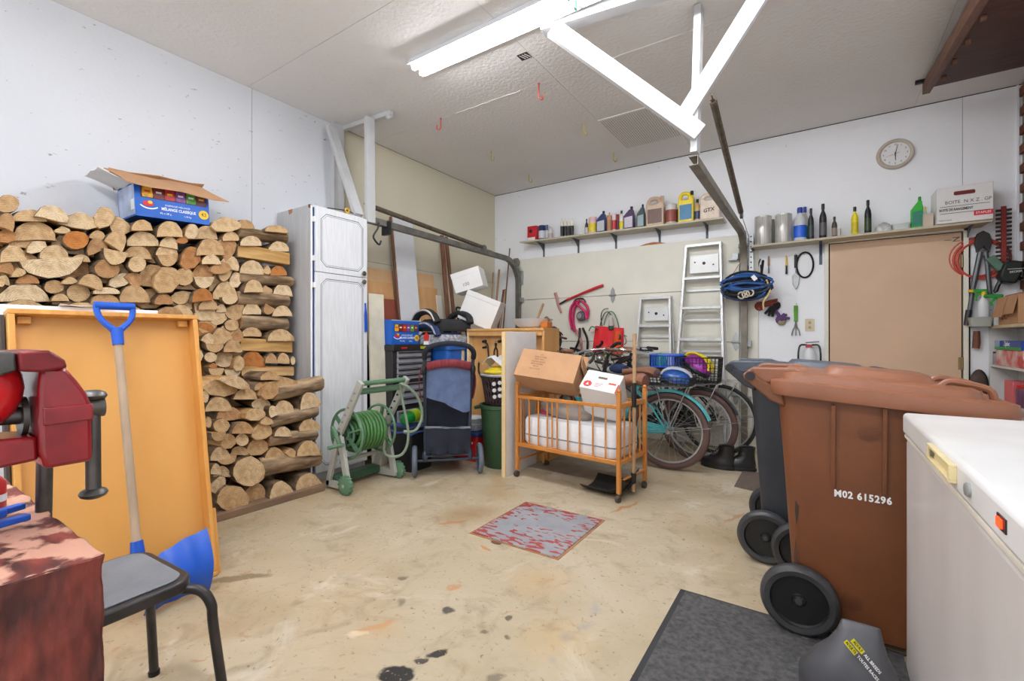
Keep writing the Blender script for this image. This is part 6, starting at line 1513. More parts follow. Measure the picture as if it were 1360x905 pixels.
# boots by the garage track, small mat
M_boot = mat('black_boot_leather', (28, 28, 30), 0.38, var=0.2, vscale=12, coat=0.2)
def boot(label, loc, rz):
    t = thing('boot', label, 'boot', loc, rz=rz, group='pair of black boots')
    def ring(x0, x1, w, z, n=16): return [((x0 + x1) / 2 + (x1 - x0) / 2 * math.cos(2 * PI * k / n), w * math.sin(2 * PI * k / n), z) for k in range(n)]
    G().loft([ring(-0.14, 0.14, 0.055, 0.0), ring(-0.145, 0.145, 0.058, 0.012), ring(-0.14, 0.14, 0.055, 0.028)]).build('sole', M_black, t, world=False)
    G().loft([ring(-0.135, 0.135, 0.052, 0.028), ring(-0.138, 0.136, 0.056, 0.05), ring(-0.125, 0.135, 0.053, 0.072), ring(-0.085, 0.133, 0.048, 0.088), ring(-0.03, 0.132, 0.046, 0.105), ring(0.0, 0.13, 0.045, 0.125), ring(0.01, 0.13, 0.046, 0.16), ring(0.012, 0.135, 0.052, 0.20), ring(0.03, 0.12, 0.04, 0.195), ring(0.035, 0.115, 0.036, 0.12)]).build('upper', M_boot, t, world=False)
    for k in range(5):
        x, z = -0.055 + 0.016 * k, 0.098 + 0.018 * k
        G().tube([(x, -0.034, z - 0.006), (x - 0.004, 0, z + 0.005), (x, 0.034, z - 0.006)], 0.004, 5).build('lace', M_tool, t, world=False)
    return t
b1 = boot('left black lace-up boot on the floor by the right door track', (-0.725, 4.24, 0), -8)
b2 = dup(b1, (-0.575, 4.27, 0), 6, 'right black lace-up boot on the floor by the right door track', 'pair of black boots')
WORLD[b2.name] = Matrix.Translation(b2.location)
for p in ((967, 588), (985, 590)):
    pass
t = thing('brown_doormat', 'small flat brown mat half hidden behind the black bin', 'mat', at_z(1000, 640))
a, b, c_, d_ = at_z(986, 627), at_z(1012, 629), at_z(1014, 656), at_z(975, 647)
G().prism([(p.x, p.y) for p in (d_, c_, b, a)], 0.0005, 0.006).build('mat', mat('brown_mat', (104, 90, 82), 0.9, var=0.15, vscale=30), t)
a, b, c_, d_ = at_z(700, 622), at_z(818, 646), at_z(860, 625), at_z(745, 603)
G().prism([(p.x, p.y) for p in (a, b, c_, d_)], 0.0005, 0.012).build('floor_board', mat('grey_floor_board', (150, 140, 124), 0.8, var=0.15, vscale=8), label='thin grey board lying on the floor under the crib', cat='board')
# ------------------------------------------------------------------ back wall: ladders, shelves, tools
M_alu = mat('brushed_aluminium', (206, 206, 206), 0.35, 0.45, var=0.08, vscale=20, stretch=(1, 1, 0.2))
M_alud = mat('aluminium_tray', (222, 222, 220), 0.4, 0.2, var=0.05)
def ladder(label, tl, tr, bl, br, y_top, y_bot, n_steps, step_z, z_bot, tray=True):
    """stepladder folded and leant on the garage door; corners are x positions at the top and the floor"""
    t = thing('stepladder', label, 'stepladder', ((bl + br) / 2, y_bot, 0))
    zt = tl[1]
    def pt(s, z):
        u = 1 - z / zt; xl = tl[0] + (bl - tl[0]) * u; xr = tr[0] + (br - tr[0]) * u; y = y_top + (y_bot - y_top) * u
        return V((xl if s < 0 else xr, y, z))
    for s in (-1, 1):
        G().bar(pt(s, 0.0), pt(s, zt), 0.022, 0.060, (0, 1, 0)).build('front_rail', M_alu, t, bevel=0.002)
        a, b = pt(s, 0.0) + V((s * 0.02, 0.075, 0)), pt(s, zt - 0.06) + V((0, 0.055, 0))
        G().bar(a, b, 0.018, 0.030, (0, 1, 0)).build('rear_rail', M_alu, t, bevel=0.002)
        G().bar(pt(s, 0.0), pt(s, 0.05), 0.03, 0.07, (0, 1, 0)).build('rubber_foot', M_black, t)
    tpL, tpR = pt(-1, zt), pt(1, zt)
    G().bar(tpL + V((-0.012, 0.02, 0)), tpR + V((0.012, 0.02, 0)), 0.11, 0.030).build('top_cap', M_alu, t, bevel=0.003)
    for k in range(n_steps):
        z = step_z[k]; a, b = pt(-1, z), pt(1, z)
        G().bar(a, b, 0.075, 0.030).build('step', M_alu, t, bevel=0.003)
        if k == 1 or k == 3:
            for s in (-1, 1):
                c = pt(s, z); G().bar(c + V((-s * 0.075, -0.02, -0.012)), c + V((-s * 0.008, -0.02, -0.075)), 0.004, 0.012, (0, 1, 0)).build('step_brace', M_alud, t)
        a2, b2 = pt(-1, z - 0.12) + V((-0.01, 0.075, 0)), pt(1, z - 0.12) + V((0.01, 0.075, 0))
        G().bar(a2, b2, 0.012, 0.018).build('rear_stretcher', M_alu, t)
    if tray:
        z0 = step_z[0] + 0.035; z1 = zt - 0.07; a = pt(-1, z0); b = pt(1, z1)
        x0, x1 = max(pt(-1, z0).x, pt(-1, z1).x) + 0.035, min(pt(1, z0).x, pt(1, z1).x) - 0.02
        tr_ = G().box(x0, x1, (a.y + b.y) / 2 + 0.015, (a.y + b.y) / 2 + 0.022, z0 + 0.02, z1 - 0.03).build('folded_tray', M_alud, t, bevel=0.002)
        yy = (a.y + b.y) / 2 + 0.0145; zc = (z0 + z1) / 2
        for x, z, r in (((x0 + x1) / 2, zc, 0.016), (x0 + 0.05, zc + 0.015, 0.008), (x1 - 0.05, zc - 0.02, 0.008)):
            G().cyl((x, yy - 0.002, z), (x, yy + 0.002, z), r, n=14).build('tray_hole', M_tool, tr_)
    s = 1; G().bar(pt(1, step_z[0] + 0.02) + V((0.02, 0.02, 0)), pt(1, step_z[0] - 0.25) + V((0.025, 0.03, 0)), 0.006, 0.022, (0, 1, 0)).build('spreader_bar', M_alud, t)
    return t
yt, yb_ = 4.99, 4.80
a = at_y(912, 328, yt); b = at_y(957, 323, yt); zt = (a.z + b.z) / 2
stz = [at_y(935, y, 4.95).z for y in (369, 409, 451, 495, 540, 588)]
ladder('tall aluminium stepladder leaning on the garage door beside the right track', (a.x, zt), (b.x, zt), a.x - 0.105, b.x + 0.075, yt, yb_, 5, stz, 0)
a = at_y(852, 398, 5.0); b = at_y(890, 394, 5.0); zt = (a.z + b.z) / 2
stz = [at_y(870, y, 4.97).z for y in (433, 469, 508, 550)]
ladder('short aluminium stepladder leaning on the garage door behind the saddles', (a.x, zt), (b.x, zt), a.x - 0.085, b.x + 0.06, 5.0, 4.84, 4, stz, 0)

# red mattock, pink strap, red bag on the door
DYF = 5.045
def dp_(px, py, y=5.02): return at_y(px, py, y)
t = thing('mattock', 'red-handled mattock hung slanting on the garage door', 'mattock', dp_(770, 395))
q = G(); q.tube([dp_(737.5, 389), dp_(740, 398), dp_(742, 406), dp_(745.5, 416)], [0.022, 0.018, 0.020, 0.012], 8, flat=(1, 0.5)); q.build('head', mat('faded_pink_iron', (196, 140, 134), 0.6, var=0.15, vscale=20), t)
G().tube([dp_(743, 404), dp_(754, 398)], [0.011, 0.012], 10).build('steel_neck', M_tool, t)
G().tube([dp_(753, 398.5), dp_(775, 389), dp_(790, 383), dp_(801, 379)], [0.013, 0.014, 0.017, 0.016], 12).build('handle', mat('red_rubber_grip', (206, 40, 48), 0.4), t)
M_pink = mat('pink_webbing', (214, 54, 110), 0.7, var=0.15, vscale=20)
t = thing('pink_bag', 'bright pink strap bag with grey reel hung on the garage door', 'bag', dp_(768, 440))
for k, (pts) in enumerate((((766, 400), (759, 408), (757, 422), (760, 438)), ((770, 399), (763, 410), (761, 426), (764, 441)), ((772, 400), (779, 406), (781, 414), (780, 422)), ((766, 404), (773, 410), (778, 416), (779, 424)))):
    G().tube(smoothpath([dp_(p[0], p[1], 5.02 - 0.01 * k) for p in pts], 5), 0.027, 8, flat=(0.5, 1)).build('strap', M_pink, t)
c = dp_(771, 420, 4.98); G().lathe([(0.0, 0.0), (0.052, 0.0), (0.058, 0.012), (0.058, 0.045), (0.05, 0.055), (0.0, 0.056)], 22, frame((c.x, 5.03, c.z), (1, 0, 0), (0, -1, 0))).build('reel', mat('grey_reel', (88, 88, 92), 0.5), t)
G().lathe([(0.0, 0.0), (0.032, 0.0), (0.030, 0.010), (0.0, 0.012)], 18, frame((c.x - 0.01, 5.03 - 0.057, c.z), (1, 0, 0), (0, -1, 0))).build('reel_button', M_galv, t)
G().tube(smoothpath([dp_(760, 405), dp_(765, 398), dp_(774, 397), dp_(778, 402)], 5), 0.009, 8).build('hanging_loop', M_black, t)
for k, (pa, pb_) in enumerate((((765, 438), (772, 470)), ((770, 436), (762, 468)), ((774, 436), (780, 466)))):
    G().tube(smoothpath([dp_(*pa), dp_((pa[0] + pb_[0]) / 2 + 3, (pa[1] + pb_[1]) / 2, 4.99), dp_(*pb_)], 5), 0.014, 7).build('dangling_strap', M_tool if k else mat('dusty_pink_strap', (190, 130, 124), 0.8), t)
t = thing('tote_bag', 'red tote bag with green handles hung on the garage door', 'bag', dp_(807, 470))
M_tr = mat('bright_red_fabric', (232, 44, 52), 0.7, var=0.06, vscale=8)
co = [dp_(791, 433), dp_(828, 436), dp_(827, 470), dp_(787, 468)]
gr = []
for i in range(7):
    row = []
    for j in range(9):
        u, v_ = j / 8, i / 6; p = co[0].lerp(co[1], u).lerp(co[3].lerp(co[2], u), v_); p.y = 5.02 - 0.07 * math.sin(PI * u) ** 0.7 * (0.35 + 0.65 * v_) - 0.008 * math.sin(u * 14)
        row.append(p)
    gr.append(row)
G().sheet(gr, 0.004).build('front_panel', M_tr, t)
G().sheet([[V((p.x, 5.035, p.z)) for p in r] for r in gr], 0.003).build('back_panel', M_tr, t)
for k, (pa, pm, pb_, m) in enumerate((((797, 433), (806, 408), (815, 434), M_tool), ((802, 432), (811, 407), (822, 436), mat('green_webbing', (30, 120, 90), 0.7)), ((800, 436), (798, 410), (808, 410), M_tool))):
    G().tube(bez(dp_(*pa), dp_(pm[0] - 4, pm[1], 5.0), dp_(pm[0] + 6, pm[1], 5.0), dp_(*pb_), 12), 0.009, 7, flat=(0.5, 1)).build('handle', m, t)
q = G(); q.sheet([[V((dp_(818 + 10 * j / 4, 440 + 30 * i / 5).x, 4.94 - 0.03 * math.sin(PI * j / 4) + 0.01 * math.sin(i * 3 + j), dp_(818, 440 + 30 * i / 5).z)) for j in range(5)] for i in range(6)], 0.004); q.build('orange_mesh', mat('neon_orange_mesh', (240, 90, 40), 0.7), t)
G().torus(tuple(dp_(820, 448, 4.93)), 0.03, 0.012, 'Y', 18, 8).build('black_ring', M_black, t)
G().tube(smoothpath([dp_(794, 437, 4.97), dp_(786, 434, 4.96), dp_(782, 440, 4.95)], 4), 0.016, 7, flat=(0.4, 1)).build('green_strap_end', mat('green_webbing', (30, 120, 90), 0.7), t)
c = dp_(812, 426, 4.98); t = thing('bottle', 'clear bottle with green base poking out of the red bag', 'bottle', (c.x, c.y, c.z - 0.10))
G().lathe([(0.026, 0), (0.028, 0.004), (0.028, 0.10), (0.012, 0.14), (0.011, 0.16)], 16, T(c.x, c.y - 0.01, c.z - 0.10)).build('bottle', mat('pale_bottle', (200, 190, 184), 0.3), t)
G().lathe([(0.029, 0.0), (0.029, 0.04)], 16, T(c.x, c.y - 0.01, c.z - 0.10)).build('green_band', mat('dark_green_band', (20, 90, 70), 0.4), t)

# long shelf above the garage door
M_shelf = mat('grey_cream_shelf', (196, 188, 166), 0.7, var=0.08, vscale=5, stretch=(0.3, 1, 1))
M_brk = mat('grey_bracket', (96, 102, 106), 0.5, 0.3)
S1a, S1b = at_y(690, 321, 4.88), at_y(960, 288, 4.88)
def shelf_z(x): return S1a.z + (S1b.z - S1a.z) * (x - S1a.x) / (S1b.x - S1a.x)
t = thing('wall_shelf', 'long cream wall shelf of bottles above the garage door', 'shelf', ((S1a.x + S1b.x) / 2, 5.0, S1a.z - 0.2))
q = G(); q.loft([[V((S1a.x, 4.88, S1a.z)), V((S1a.x + 0.10, YB - 0.002, S1a.z)), V((S1a.x + 0.10, YB - 0.002, S1a.z - 0.018)), V((S1a.x, 4.88, S1a.z - 0.018))], [V((S1b.x, 4.88, S1b.z)), V((S1b.x, YB - 0.002, S1b.z)), V((S1b.x, YB - 0.002, S1b.z - 0.018)), V((S1b.x, 4.88, S1b.z - 0.018))]])
q.build('board', M_shelf, t, smooth=0)
def bracket(t, x, z, m=M_brk, dep=0.17, drop=0.19, y=YB):
    q = G(); q.box(x - 0.012, x + 0.012, y - 0.005, y - 0.001, z - drop, z - 0.001)
    q.loft([[V((x - 0.003, y - dep, z - 0.001)), V((x - 0.003, y - 0.005, z - 0.001)), V((x - 0.003, y - 0.005, z - drop * 0.55)), V((x - 0.003, y - 0.06, z - 0.05))], [V((x + 0.003, y - dep, z - 0.001)), V((x + 0.003, y - 0.005, z - 0.001)), V((x + 0.003, y - 0.005, z - drop * 0.55)), V((x + 0.003, y - 0.06, z - 0.05))]])
    q.box(x - 0.012, x + 0.012, y - dep, y - 0.005, z - 0.004, z - 0.0005); q.build('bracket', m, t)
for px in (722, 768, 818, 876, 939):
    p = at_y(px, 320, YB - 0.01); bracket(t, p.x, shelf_z(p.x) - 0.018)
S2a, S2b = at_y(998, 326, 4.88), at_y(1318, 291, 4.88)
def shelf2_z(x): return S2a.z + (S2b.z - S2a.z) * (x - S2a.x) / (S2b.x - S2a.x)
t = thing('wall_shelf', 'cream wall shelf above the tan door', 'shelf', ((S2a.x + S2b.x) / 2, 5.0, S2a.z - 0.2))
q = G(); q.loft([[V((S2a.x, 4.88, S2a.z)), V((S2a.x, YB - 0.002, S2a.z)), V((S2a.x, YB - 0.002, S2a.z - 0.018)), V((S2a.x, 4.88, S2a.z - 0.018))], [V((S2b.x, 4.88, S2b.z)), V((S2b.x - 0.02, YB - 0.002, S2b.z)), V((S2b.x - 0.02, YB - 0.002, S2b.z - 0.018)), V((S2b.x, 4.88, S2b.z - 0.018))]])
q.build('board', M_shelf, t, smooth=0)
for px in (1001, 1090, 1284):
    p = at_y(px, 330, YB - 0.01); bracket(t, p.x, shelf2_z(p.x) - 0.018, mat('slate_bracket', (74, 84, 100), 0.5, 0.2))

def pm(name, c, **k): return mat(name, c, k.get('rough', 0.4), var=k.get('var', 0.06), vscale=k.get('vs', 30))
def item(kind, label, cat, p0, p1, top, c1, c2=None, c3=None, shelf=1, y=4.955, txt=None):
    """a bottle, can, jug, tube or box standing on a shelf between pixel columns p0..p1 with its top at pixel row `top`"""
    a = at_y(p0, top, y); b = at_y(p1, top, y); x = (a.x + b.x) / 2; w = b.x - a.x; z = (shelf_z if shelf == 1 else shelf2_z)(x) + 0.001; h = (a.z + b.z) / 2 - z
    t = thing(kind, label, cat, (x, y, z)); r = w / 2; o = T(x, y, z)
    m1 = pm('col_%d_%d_%d' % c1, c1); m2 = pm('col_%d_%d_%d' % c2, c2) if c2 else None; m3 = pm('col_%d_%d_%d' % c3, c3) if c3 else None
    if kind in ('paint_can', 'can', 'jar'):
        G().lathe([(r * 0.97, 0), (r, 0.003), (r, h * 0.92), (r * 0.97, h * 0.93), (r * 0.99, h * 0.94), (r * 0.99, h * 0.985), (r * 0.9, h), (r * 0.85, h * 0.96), (0, h * 0.96)], 22, o).build('can', m1, t)
        if m2: G().lathe([(r * 1.008, h * 0.10), (r * 1.008, h * (0.62 if kind != 'jar' else 0.70))], 22, o).build('label_band', m2, t)
        if m3: G().lathe([(r * 1.005, h * 0.70), (r * 1.005, h * 0.90)], 22, o).build('top_band', m3, t)
    elif kind == 'box_tin':
        G().box(-r, r, -0.03, 0.03, 0, h, o).build('tin', m1, t, bevel=0.003)
        if m2: G().box(-r * 0.95, r * 0.7, -0.0312, -0.0302, h * 0.05, h * 0.24, o).build('label_band', m2, t, smooth=0)
        if m3: G().cyl((-r * 0.25, -0.0315, h * 0.66), (-r * 0.25, -0.0302, h * 0.66), r * 0.35, n=14, M=o).build('label_disc', m3, t)
    elif kind == 'tube':
        G().lathe([(r, 0), (r, h * 0.80), (r * 0.9, h * 0.82), (r * 0.3, h * 0.86), (r * 0.15, h)], 14, o).build('cartridge', m1, t)
        if m2: G().lathe([(r * 1.02, h * 0.06), (r * 1.02, h * 0.58)], 14, o).build('label_band', m2, t)
    elif kind == 'bottle':
        G().lathe([(r * 0.92, 0), (r, 0.005), (r, h * 0.58), (r * 0.85, h * 0.68), (r * 0.38, h * 0.80), (r * 0.36, h * 0.86)], 18, o, 0.8).build('bottle', m1, t)
        G().lathe([(r * 0.46, h * 0.84), (r * 0.46, h * 0.97), (r * 0.4, h)], 14, o).build('cap', m3 or m1, t)
        if m2: G().lathe([(r * 1.01, h * 0.10), (r * 1.01, h * 0.46)], 18, o, 0.8).build('label_band', m2, t)
    elif kind == 'oil_bottle':
        d = min(0.05, r * 0.55)
        P_ = [(-r, 0), (r, 0), (r, h * 0.62), (r * 0.85, h * 0.74), (r * 0.75, h * 0.86), (r * 0.15, h * 0.86), (-r * 0.2, h * 0.78), (-r, h * 0.60)]
        G().prism(P_, -d, d, frame((x, y, z), (1, 0, 0), (0, -1, 0))).build('bottle', m1, t, bevel=0.006)
        G().lathe([(r * 0.26, h * 0.85), (r * 0.26, h * 0.98), (r * 0.2, h)], 14, T(x + r * 0.45, y, z)).build('cap', m3 or m1, t)
        if m2: G().at(frame((x, y - d - 0.0005, z), (1, 0, 0), (0, -1, 0))).prism([(-r * 0.78, h * 0.08), (r * 0.78, h * 0.08), (r * 0.78, h * 0.56), (-r * 0.78, h * 0.52)], 0, 0.001).build('label_patch', m2, t, smooth=0)
        if txt: G().at(frame((x, y - d - 0.002, z + h * 0.33), (1, 0, 0), (0, -1, 0))).text(txt, h * 0.16, Matrix.Identity(4)).build('lettering', M_red if txt != 'GTX' else M_blk, t, smooth=0)
    elif kind == 'jug':
        d = min(0.07, r * 0.6); hx = r * 0.55
        outer = [(-r, 0), (r, 0), (r, h * 0.80), (r * 0.78, h * 0.90), (-r * 0.45, h * 0.97), (-r * 0.80, h * 0.95), (-r, h * 0.78)]
        G().prism([(-r, 0), (r, 0), (r, h * 0.70), (r * 0.8, h * 0.80), (r * 0.45, h * 0.80), (r * 0.3, h * 0.72), (-r * 0.45, h * 0.72), (-r * 0.7, h * 0.80), (-r, h * 0.76)], -d, d, frame((x, y, z), (1, 0, 0), (0, -1, 0))).build('jug', m1, t, bevel=0.008)
        hh = smoothpath([(x - r * 0.82, y, z + h * 0.74), (x - r * 0.8, y, z + h * 0.86), (x - r * 0.45, y, z + h * 0.95), (x + r * 0.2, y, z + h * 0.93), (x + r * 0.40, y, z + h * 0.86), (x + r * 0.5, y, z + h * 0.76)], 4)
        G().tube(hh, min(d * 0.55, r * 0.26), 10).build('jug_handle', m1, t)
        G().lathe([(r * 0.22, h * 0.86), (r * 0.22, h * 0.98), (r * 0.18, h)], 14, T(x + r * 0.70, y, z)).build('cap', m3 or m1, t); G().lathe([(r * 0.25, h * 0.76), (r * 0.20, h * 0.87)], 14, T(x + r * 0.70, y, z)).build('neck', m1, t)
        if m2: G().at(frame((x, y - d - 0.0005, z), (1, 0, 0), (0, -1, 0))).prism([(-r * 0.82, h * 0.08), (r * 0.82, h * 0.08), (r * 0.82, h * 0.56), (-r * 0.82, h * 0.56)], 0, 0.001).build('label_patch', m2, t, smooth=0)
        if txt: G().at(frame((x - r * 0.1, y - d - 0.002, z + h * 0.33), (1, 0, 0), (0, -1, 0))).text(txt, h * 0.19, R(6), shear=0.2, bold=0.001).build('lettering', M_blk, t, smooth=0)
    return t
I = item
I('box_tin', 'red tin box at the left end of the long shelf', 'tin', 702, 714, 301, (196, 30, 44), (236, 226, 226), (30, 24, 26))
I('can', 'dark blue and white can beside the red tin', 'can', 716, 724, 300, (40, 54, 96), (206, 206, 214))
I('bottle', 'small white bottle right of the blue can on the long shelf', 'bottle', 728, 733.5, 301, (214, 208, 206), (186, 170, 168), (200, 196, 196))
I('can', 'tiny blue-grey can between blue can and white bottle', 'can', 724.5, 728, 299, (96, 104, 140), (206, 206, 210))
for k, (a, b, lab) in enumerate(((744.5, 748.5, 'leftmost black and white sealant tube on the long shelf'), (749, 753, 'second black and white sealant tube from the left'), (753.8, 757.3, 'third black and white sealant tube from the left'), (757.8, 761.8, 'rightmost black and white sealant tube on the long shelf'))):
    I('tube', lab, 'sealant tube', a, b, 290, (232, 226, 214), (34, 30, 30))
I('tube', 'thin clear white tube left of the small black bottle', 'tube', 773, 776, 296, (226, 226, 226))
I('bottle', 'small black bottle with white label beside the yellow can', 'bottle', 777.2, 781, 291, (30, 28, 32), (214, 204, 204), (30, 28, 32))
I('can', 'yellow and pale pink can with wire handle on the long shelf', 'can', 782, 792.5, 289, (226, 198, 190), (228, 204, 48), (224, 176, 186))
I('oil_bottle', 'navy oil bottle with grey label right of the yellow can', 'bottle', 793, 805, 281, (42, 54, 110), (196, 196, 200), (30, 36, 70))
I('tube', 'tan ribbed tube beside the navy oil bottle', 'tube', 806, 812.6, 282, (204, 150, 120), (176, 130, 92))
I('can', 'white and red striped can on the long shelf', 'can', 813, 818.5, 284, (230, 214, 214), (196, 60, 66))
I('can', 'slim dark red can beside the white and yellow bottle', 'can', 818.8, 822.5, 285, (146, 44, 60), (90, 40, 70))
I('bottle', 'white and yellow bottle with black cap on the long shelf', 'bottle', 822.6, 828.5, 280, (232, 232, 220), (232, 216, 30), (28, 26, 28))
I('oil_bottle', 'purple-navy oil bottle with red and white label', 'bottle', 829, 842.6, 275, (76, 48, 92), (206, 198, 212), (40, 34, 50))
I('oil_bottle', 'slate green bottle with pale label on the long shelf', 'bottle', 846.5, 856.5, 272, (58, 72, 76), (150, 172, 176), (34, 42, 44))
I('jug', 'large tan jug with dark lower half on the long shelf', 'jug', 860, 883, 262, (206, 178, 152), (112, 82, 72), (196, 166, 140))
I('jar', 'brown labelled jar with clear lid on the long shelf', 'jar', 884, 899, 272, (206, 198, 194), (150, 78, 66), (206, 204, 204))
I('can', 'thin dark can squeezed left of the yellow jug', 'can', 899.2, 902.2, 278, (86, 56, 50), (60, 40, 40))
I('jug', 'bright yellow jug with blue label on the long shelf', 'jug', 902, 922, 255, (240, 214, 20), (50, 120, 160), (36, 34, 32))
I('bottle', 'small bottle half full of blue liquid beside the yellow jug', 'bottle', 922, 930.5, 265, (206, 176, 110), (50, 64, 110), (40, 34, 32))
I('jug', 'large cream jug with black lettering at the right end of the long shelf', 'jug', 931, 957, 257, (226, 206, 186), None, (110, 130, 110), txt='GTX')
# second shelf
M_tin = mat('bare_tin', (206, 203, 198), 0.3, 0.3, var=0.25, vscale=14, stretch=(6, 6, 0.1))
MATS['col_198_192_186'] = M_tin
I('paint_can', 'bare steel paint can at the left end of the shelf above the tan door', 'paint can', 1002, 1025, 288, (198, 192, 186), shelf=2)
I('paint_can', 'bare steel paint can beside the blue liquid bottle', 'paint can', 1029, 1052, 285, (198, 192, 186), shelf=2)
I('can', 'narrow tin half hidden between the two paint cans', 'can', 1022, 1029, 292, (150, 146, 138), shelf=2, y=5.05)
I('bottle', 'clear bottle of blue washer liquid with blue cap', 'bottle', 1054, 1071, 276, (206, 208, 212), (30, 100, 220), (36, 60, 160), shelf=2)
I('bottle', 'clear and green bottle behind the blue washer liquid', 'bottle', 1064, 1074, 275, (206, 200, 192), (30, 130, 90), (36, 60, 160), shelf=2, y=5.05)
I('bottle', 'plain black bottle right of the blue washer liquid', 'bottle', 1073, 1081, 277, (38, 42, 46), (60, 66, 70), (36, 38, 42), shelf=2)
I('bottle', 'tall black bottle with black patterned label', 'bottle', 1088, 1098, 271, (28, 28, 30), (90, 88, 90), (28, 28, 30), shelf=2)
I('bottle', 'small brown glass bottle on the shelf above the door', 'bottle', 1104.5, 1112, 288, (74, 62, 52), (150, 132, 124), (60, 54, 48), shelf=2)
I('can', 'tiny clear glass beside the small brown bottle', 'glass', 1112.5, 1117, 304, (206, 200, 198), shelf=2)
I('bottle', 'slim yellow bottle with black cap', 'bottle', 1130.5, 1140, 275, (236, 216, 20), (214, 196, 20), (40, 36, 30), shelf=2)
I('bottle', 'black bottle with lime mark right of the yellow one', 'bottle', 1148, 1157.5, 266, (24, 24, 26), (54, 70, 40), (24, 24, 26), shelf=2)
c = at_y(1173, 297, 4.95); z = shelf2_z(c.x) + 0.001
cloth_pile('plastic_bag', 'crumpled clear plastic bag on the shelf above the door', 'bag', (c.x, c.y, z), 0.06, 0.05, 0.085, mat('clear_crumple', (206, 204, 204), 0.2, var=0.3, vscale=20, spec=0.8), 12)
a, b = at_y(1186, 300, 4.95), at_y(1207, 300, 4.95); z = shelf2_z(a.x) + 0.001
t = thing('clear_tray', 'shallow clear plastic tray left of the green bottle', 'tray', ((a.x + b.x) / 2, 4.95, z))
G().loft([[(p[0], p[1], 0) for p in rrect(0.10, 0.08, 0.015)], [(p[0] * 1.2, p[1] * 1.1, 0.05) for p in rrect(0.10, 0.08, 0.015)]]).build('tray', mat('frosted_plastic', (196, 202, 196), 0.3), t, world=False)
I('oil_bottle', 'bright green bottle with shaped top left of the white file box', 'bottle', 1209.5, 1226, 262, (48, 176, 50), (40, 130, 110), (40, 150, 44), shelf=2)
I('bottle', 'small clear spray bottle with yellow head beside the green bottle', 'bottle', 1225.5, 1232.5, 275, (176, 190, 170), (120, 150, 110), (214, 180, 60), shelf=2, y=4.93)
# white file box
a, b = at_y(1244, 290, 4.86), at_y(1319.5, 286, 4.86)
t = thing('file_box', 'white cardboard file box with hand hole on the right end of the shelf', 'box', ((a.x + b.x) / 2, 4.96, shelf2_z(a.x)))
z0 = shelf2_z(a.x) + 0.002; x0, x1 = a.x, b.x; zt = at_y(1280, 246, 4.86).z
G().box(x0, x1, 4.86, 5.09, z0, zt).build('carton', M_cardw, t, bevel=0.003)
xc, zc, hh = (x0 + x1) / 2, (z0 + zt) / 2, zt - z0
f = lambda dx, dz: frame((xc + dx * (x1 - x0), 4.8585, z0 + dz * hh), (1, 0, 0), (0, -1, 0))
G().prism(rrect(0.12, 0.030, 0.010), 0, 0.001, f(0.0, 0.80)).build('hand_hole', mat('hole_red', (120, 44, 40), 0.8), t, smooth=0)
G().text('BOITE  N X Z . GP', 0.036, f(0.06, 0.56), sx=0.9).build('handwriting', mat('grey_marker', (96, 92, 96), 0.8), t, smooth=0)
for dz in (0.455, 0.265): G().box(-0.44 * (x1 - x0), 0.44 * (x1 - x0), -0.0015, 0.0015, 0, 0.001, f(0, dz)).build('print_line', M_blk, t, smooth=0)
G().text('BOITE DE RANGEMENT', 0.026, f(-0.15, 0.36), sx=0.7, bold=0.0006).build('lettering', M_blk, t, smooth=0)
rb = G().box(-0.052, 0.052, -0.018, 0.018, 0, 0.001, f(0.33, 0.20)).build('red_label', mat('label_red', (214, 40, 50), 0.5), t, smooth=0)
G().text('STAPLES', 0.024, f(0.33, 0.20) @ T(0, 0, 0.0015), sx=0.95).build('lettering', M_white, rb, smooth=0)
G().text('made in canada', 0.012, f(-0.34, 0.08)).build('lettering', M_blk, t, smooth=0)
q = G().box(x0 - 0.075, x0 - 0.012, 4.90, 5.06, z0, z0 + 0.10); q.build('paper_packet', mat('beige_packet', (206, 190, 172), 0.7), label='small beige packet squeezed left of the white file box', cat='packet', bevel=0.003)

# wall clock
c = at_y(1189, 204.5, YB - 0.02)
t = thing('wall_clock', 'round white wall clock with beige rim above the shelf', 'clock', (c.x, YB - 0.02, c.z - 0.13))
KM = frame((c.x, YB - 0.001, c.z), (1, 0, 0), (0, -1, 0))
Rk = 0.128
G().lathe([(Rk * 0.97, 0.0), (Rk, 0.01), (Rk * 0.97, 0.028), (Rk * 0.90, 0.034), (Rk * 0.80, 0.030), (Rk * 0.76, 0.022), (Rk * 0.76, 0.0)], 40, KM).build('rim', mat('beige_plastic', (196, 184, 170), 0.45), t)
fc = G().lathe([(Rk * 0.765, 0.012), (Rk * 0.765, 0.020), (0.0, 0.0205)], 40, KM).build('dial', mat('clock_white', (236, 236, 236), 0.5, var=0), t)
for n in range(1, 13):
    an = math.radians(90 - 30 * n); G().text(str(n), 0.020, KM @ T(Rk * 0.62 * math.cos(an), Rk * 0.62 * math.sin(an), 0.0215)).build('numeral', M_blk, fc, smooth=0)
def hand(name, deg, ln, w, m, z, tail=0.015):
    an = math.radians(deg); d = V((math.cos(an), math.sin(an), 0)); n = V((-d.y, d.x, 0))
    G().loft([[(-d * tail) + n * w, (-d * tail) - n * w, (-d * tail) - n * w + V((0, 0, 0.001)), (-d * tail) + n * w + V((0, 0, 0.001))], [d * ln + n * w * 0.6, d * ln - n * w * 0.6, d * ln - n * w * 0.6 + V((0, 0, 0.001)), d * ln + n * w * 0.6 + V((0, 0, 0.001))]], M=KM @ T(0, 0, z)).build(name, m, t, smooth=0)
hand('hour_hand', -88, 0.056, 0.0035, M_blk, 0.0225)
hand('minute_hand', 78, 0.078, 0.0028, M_blk, 0.024)
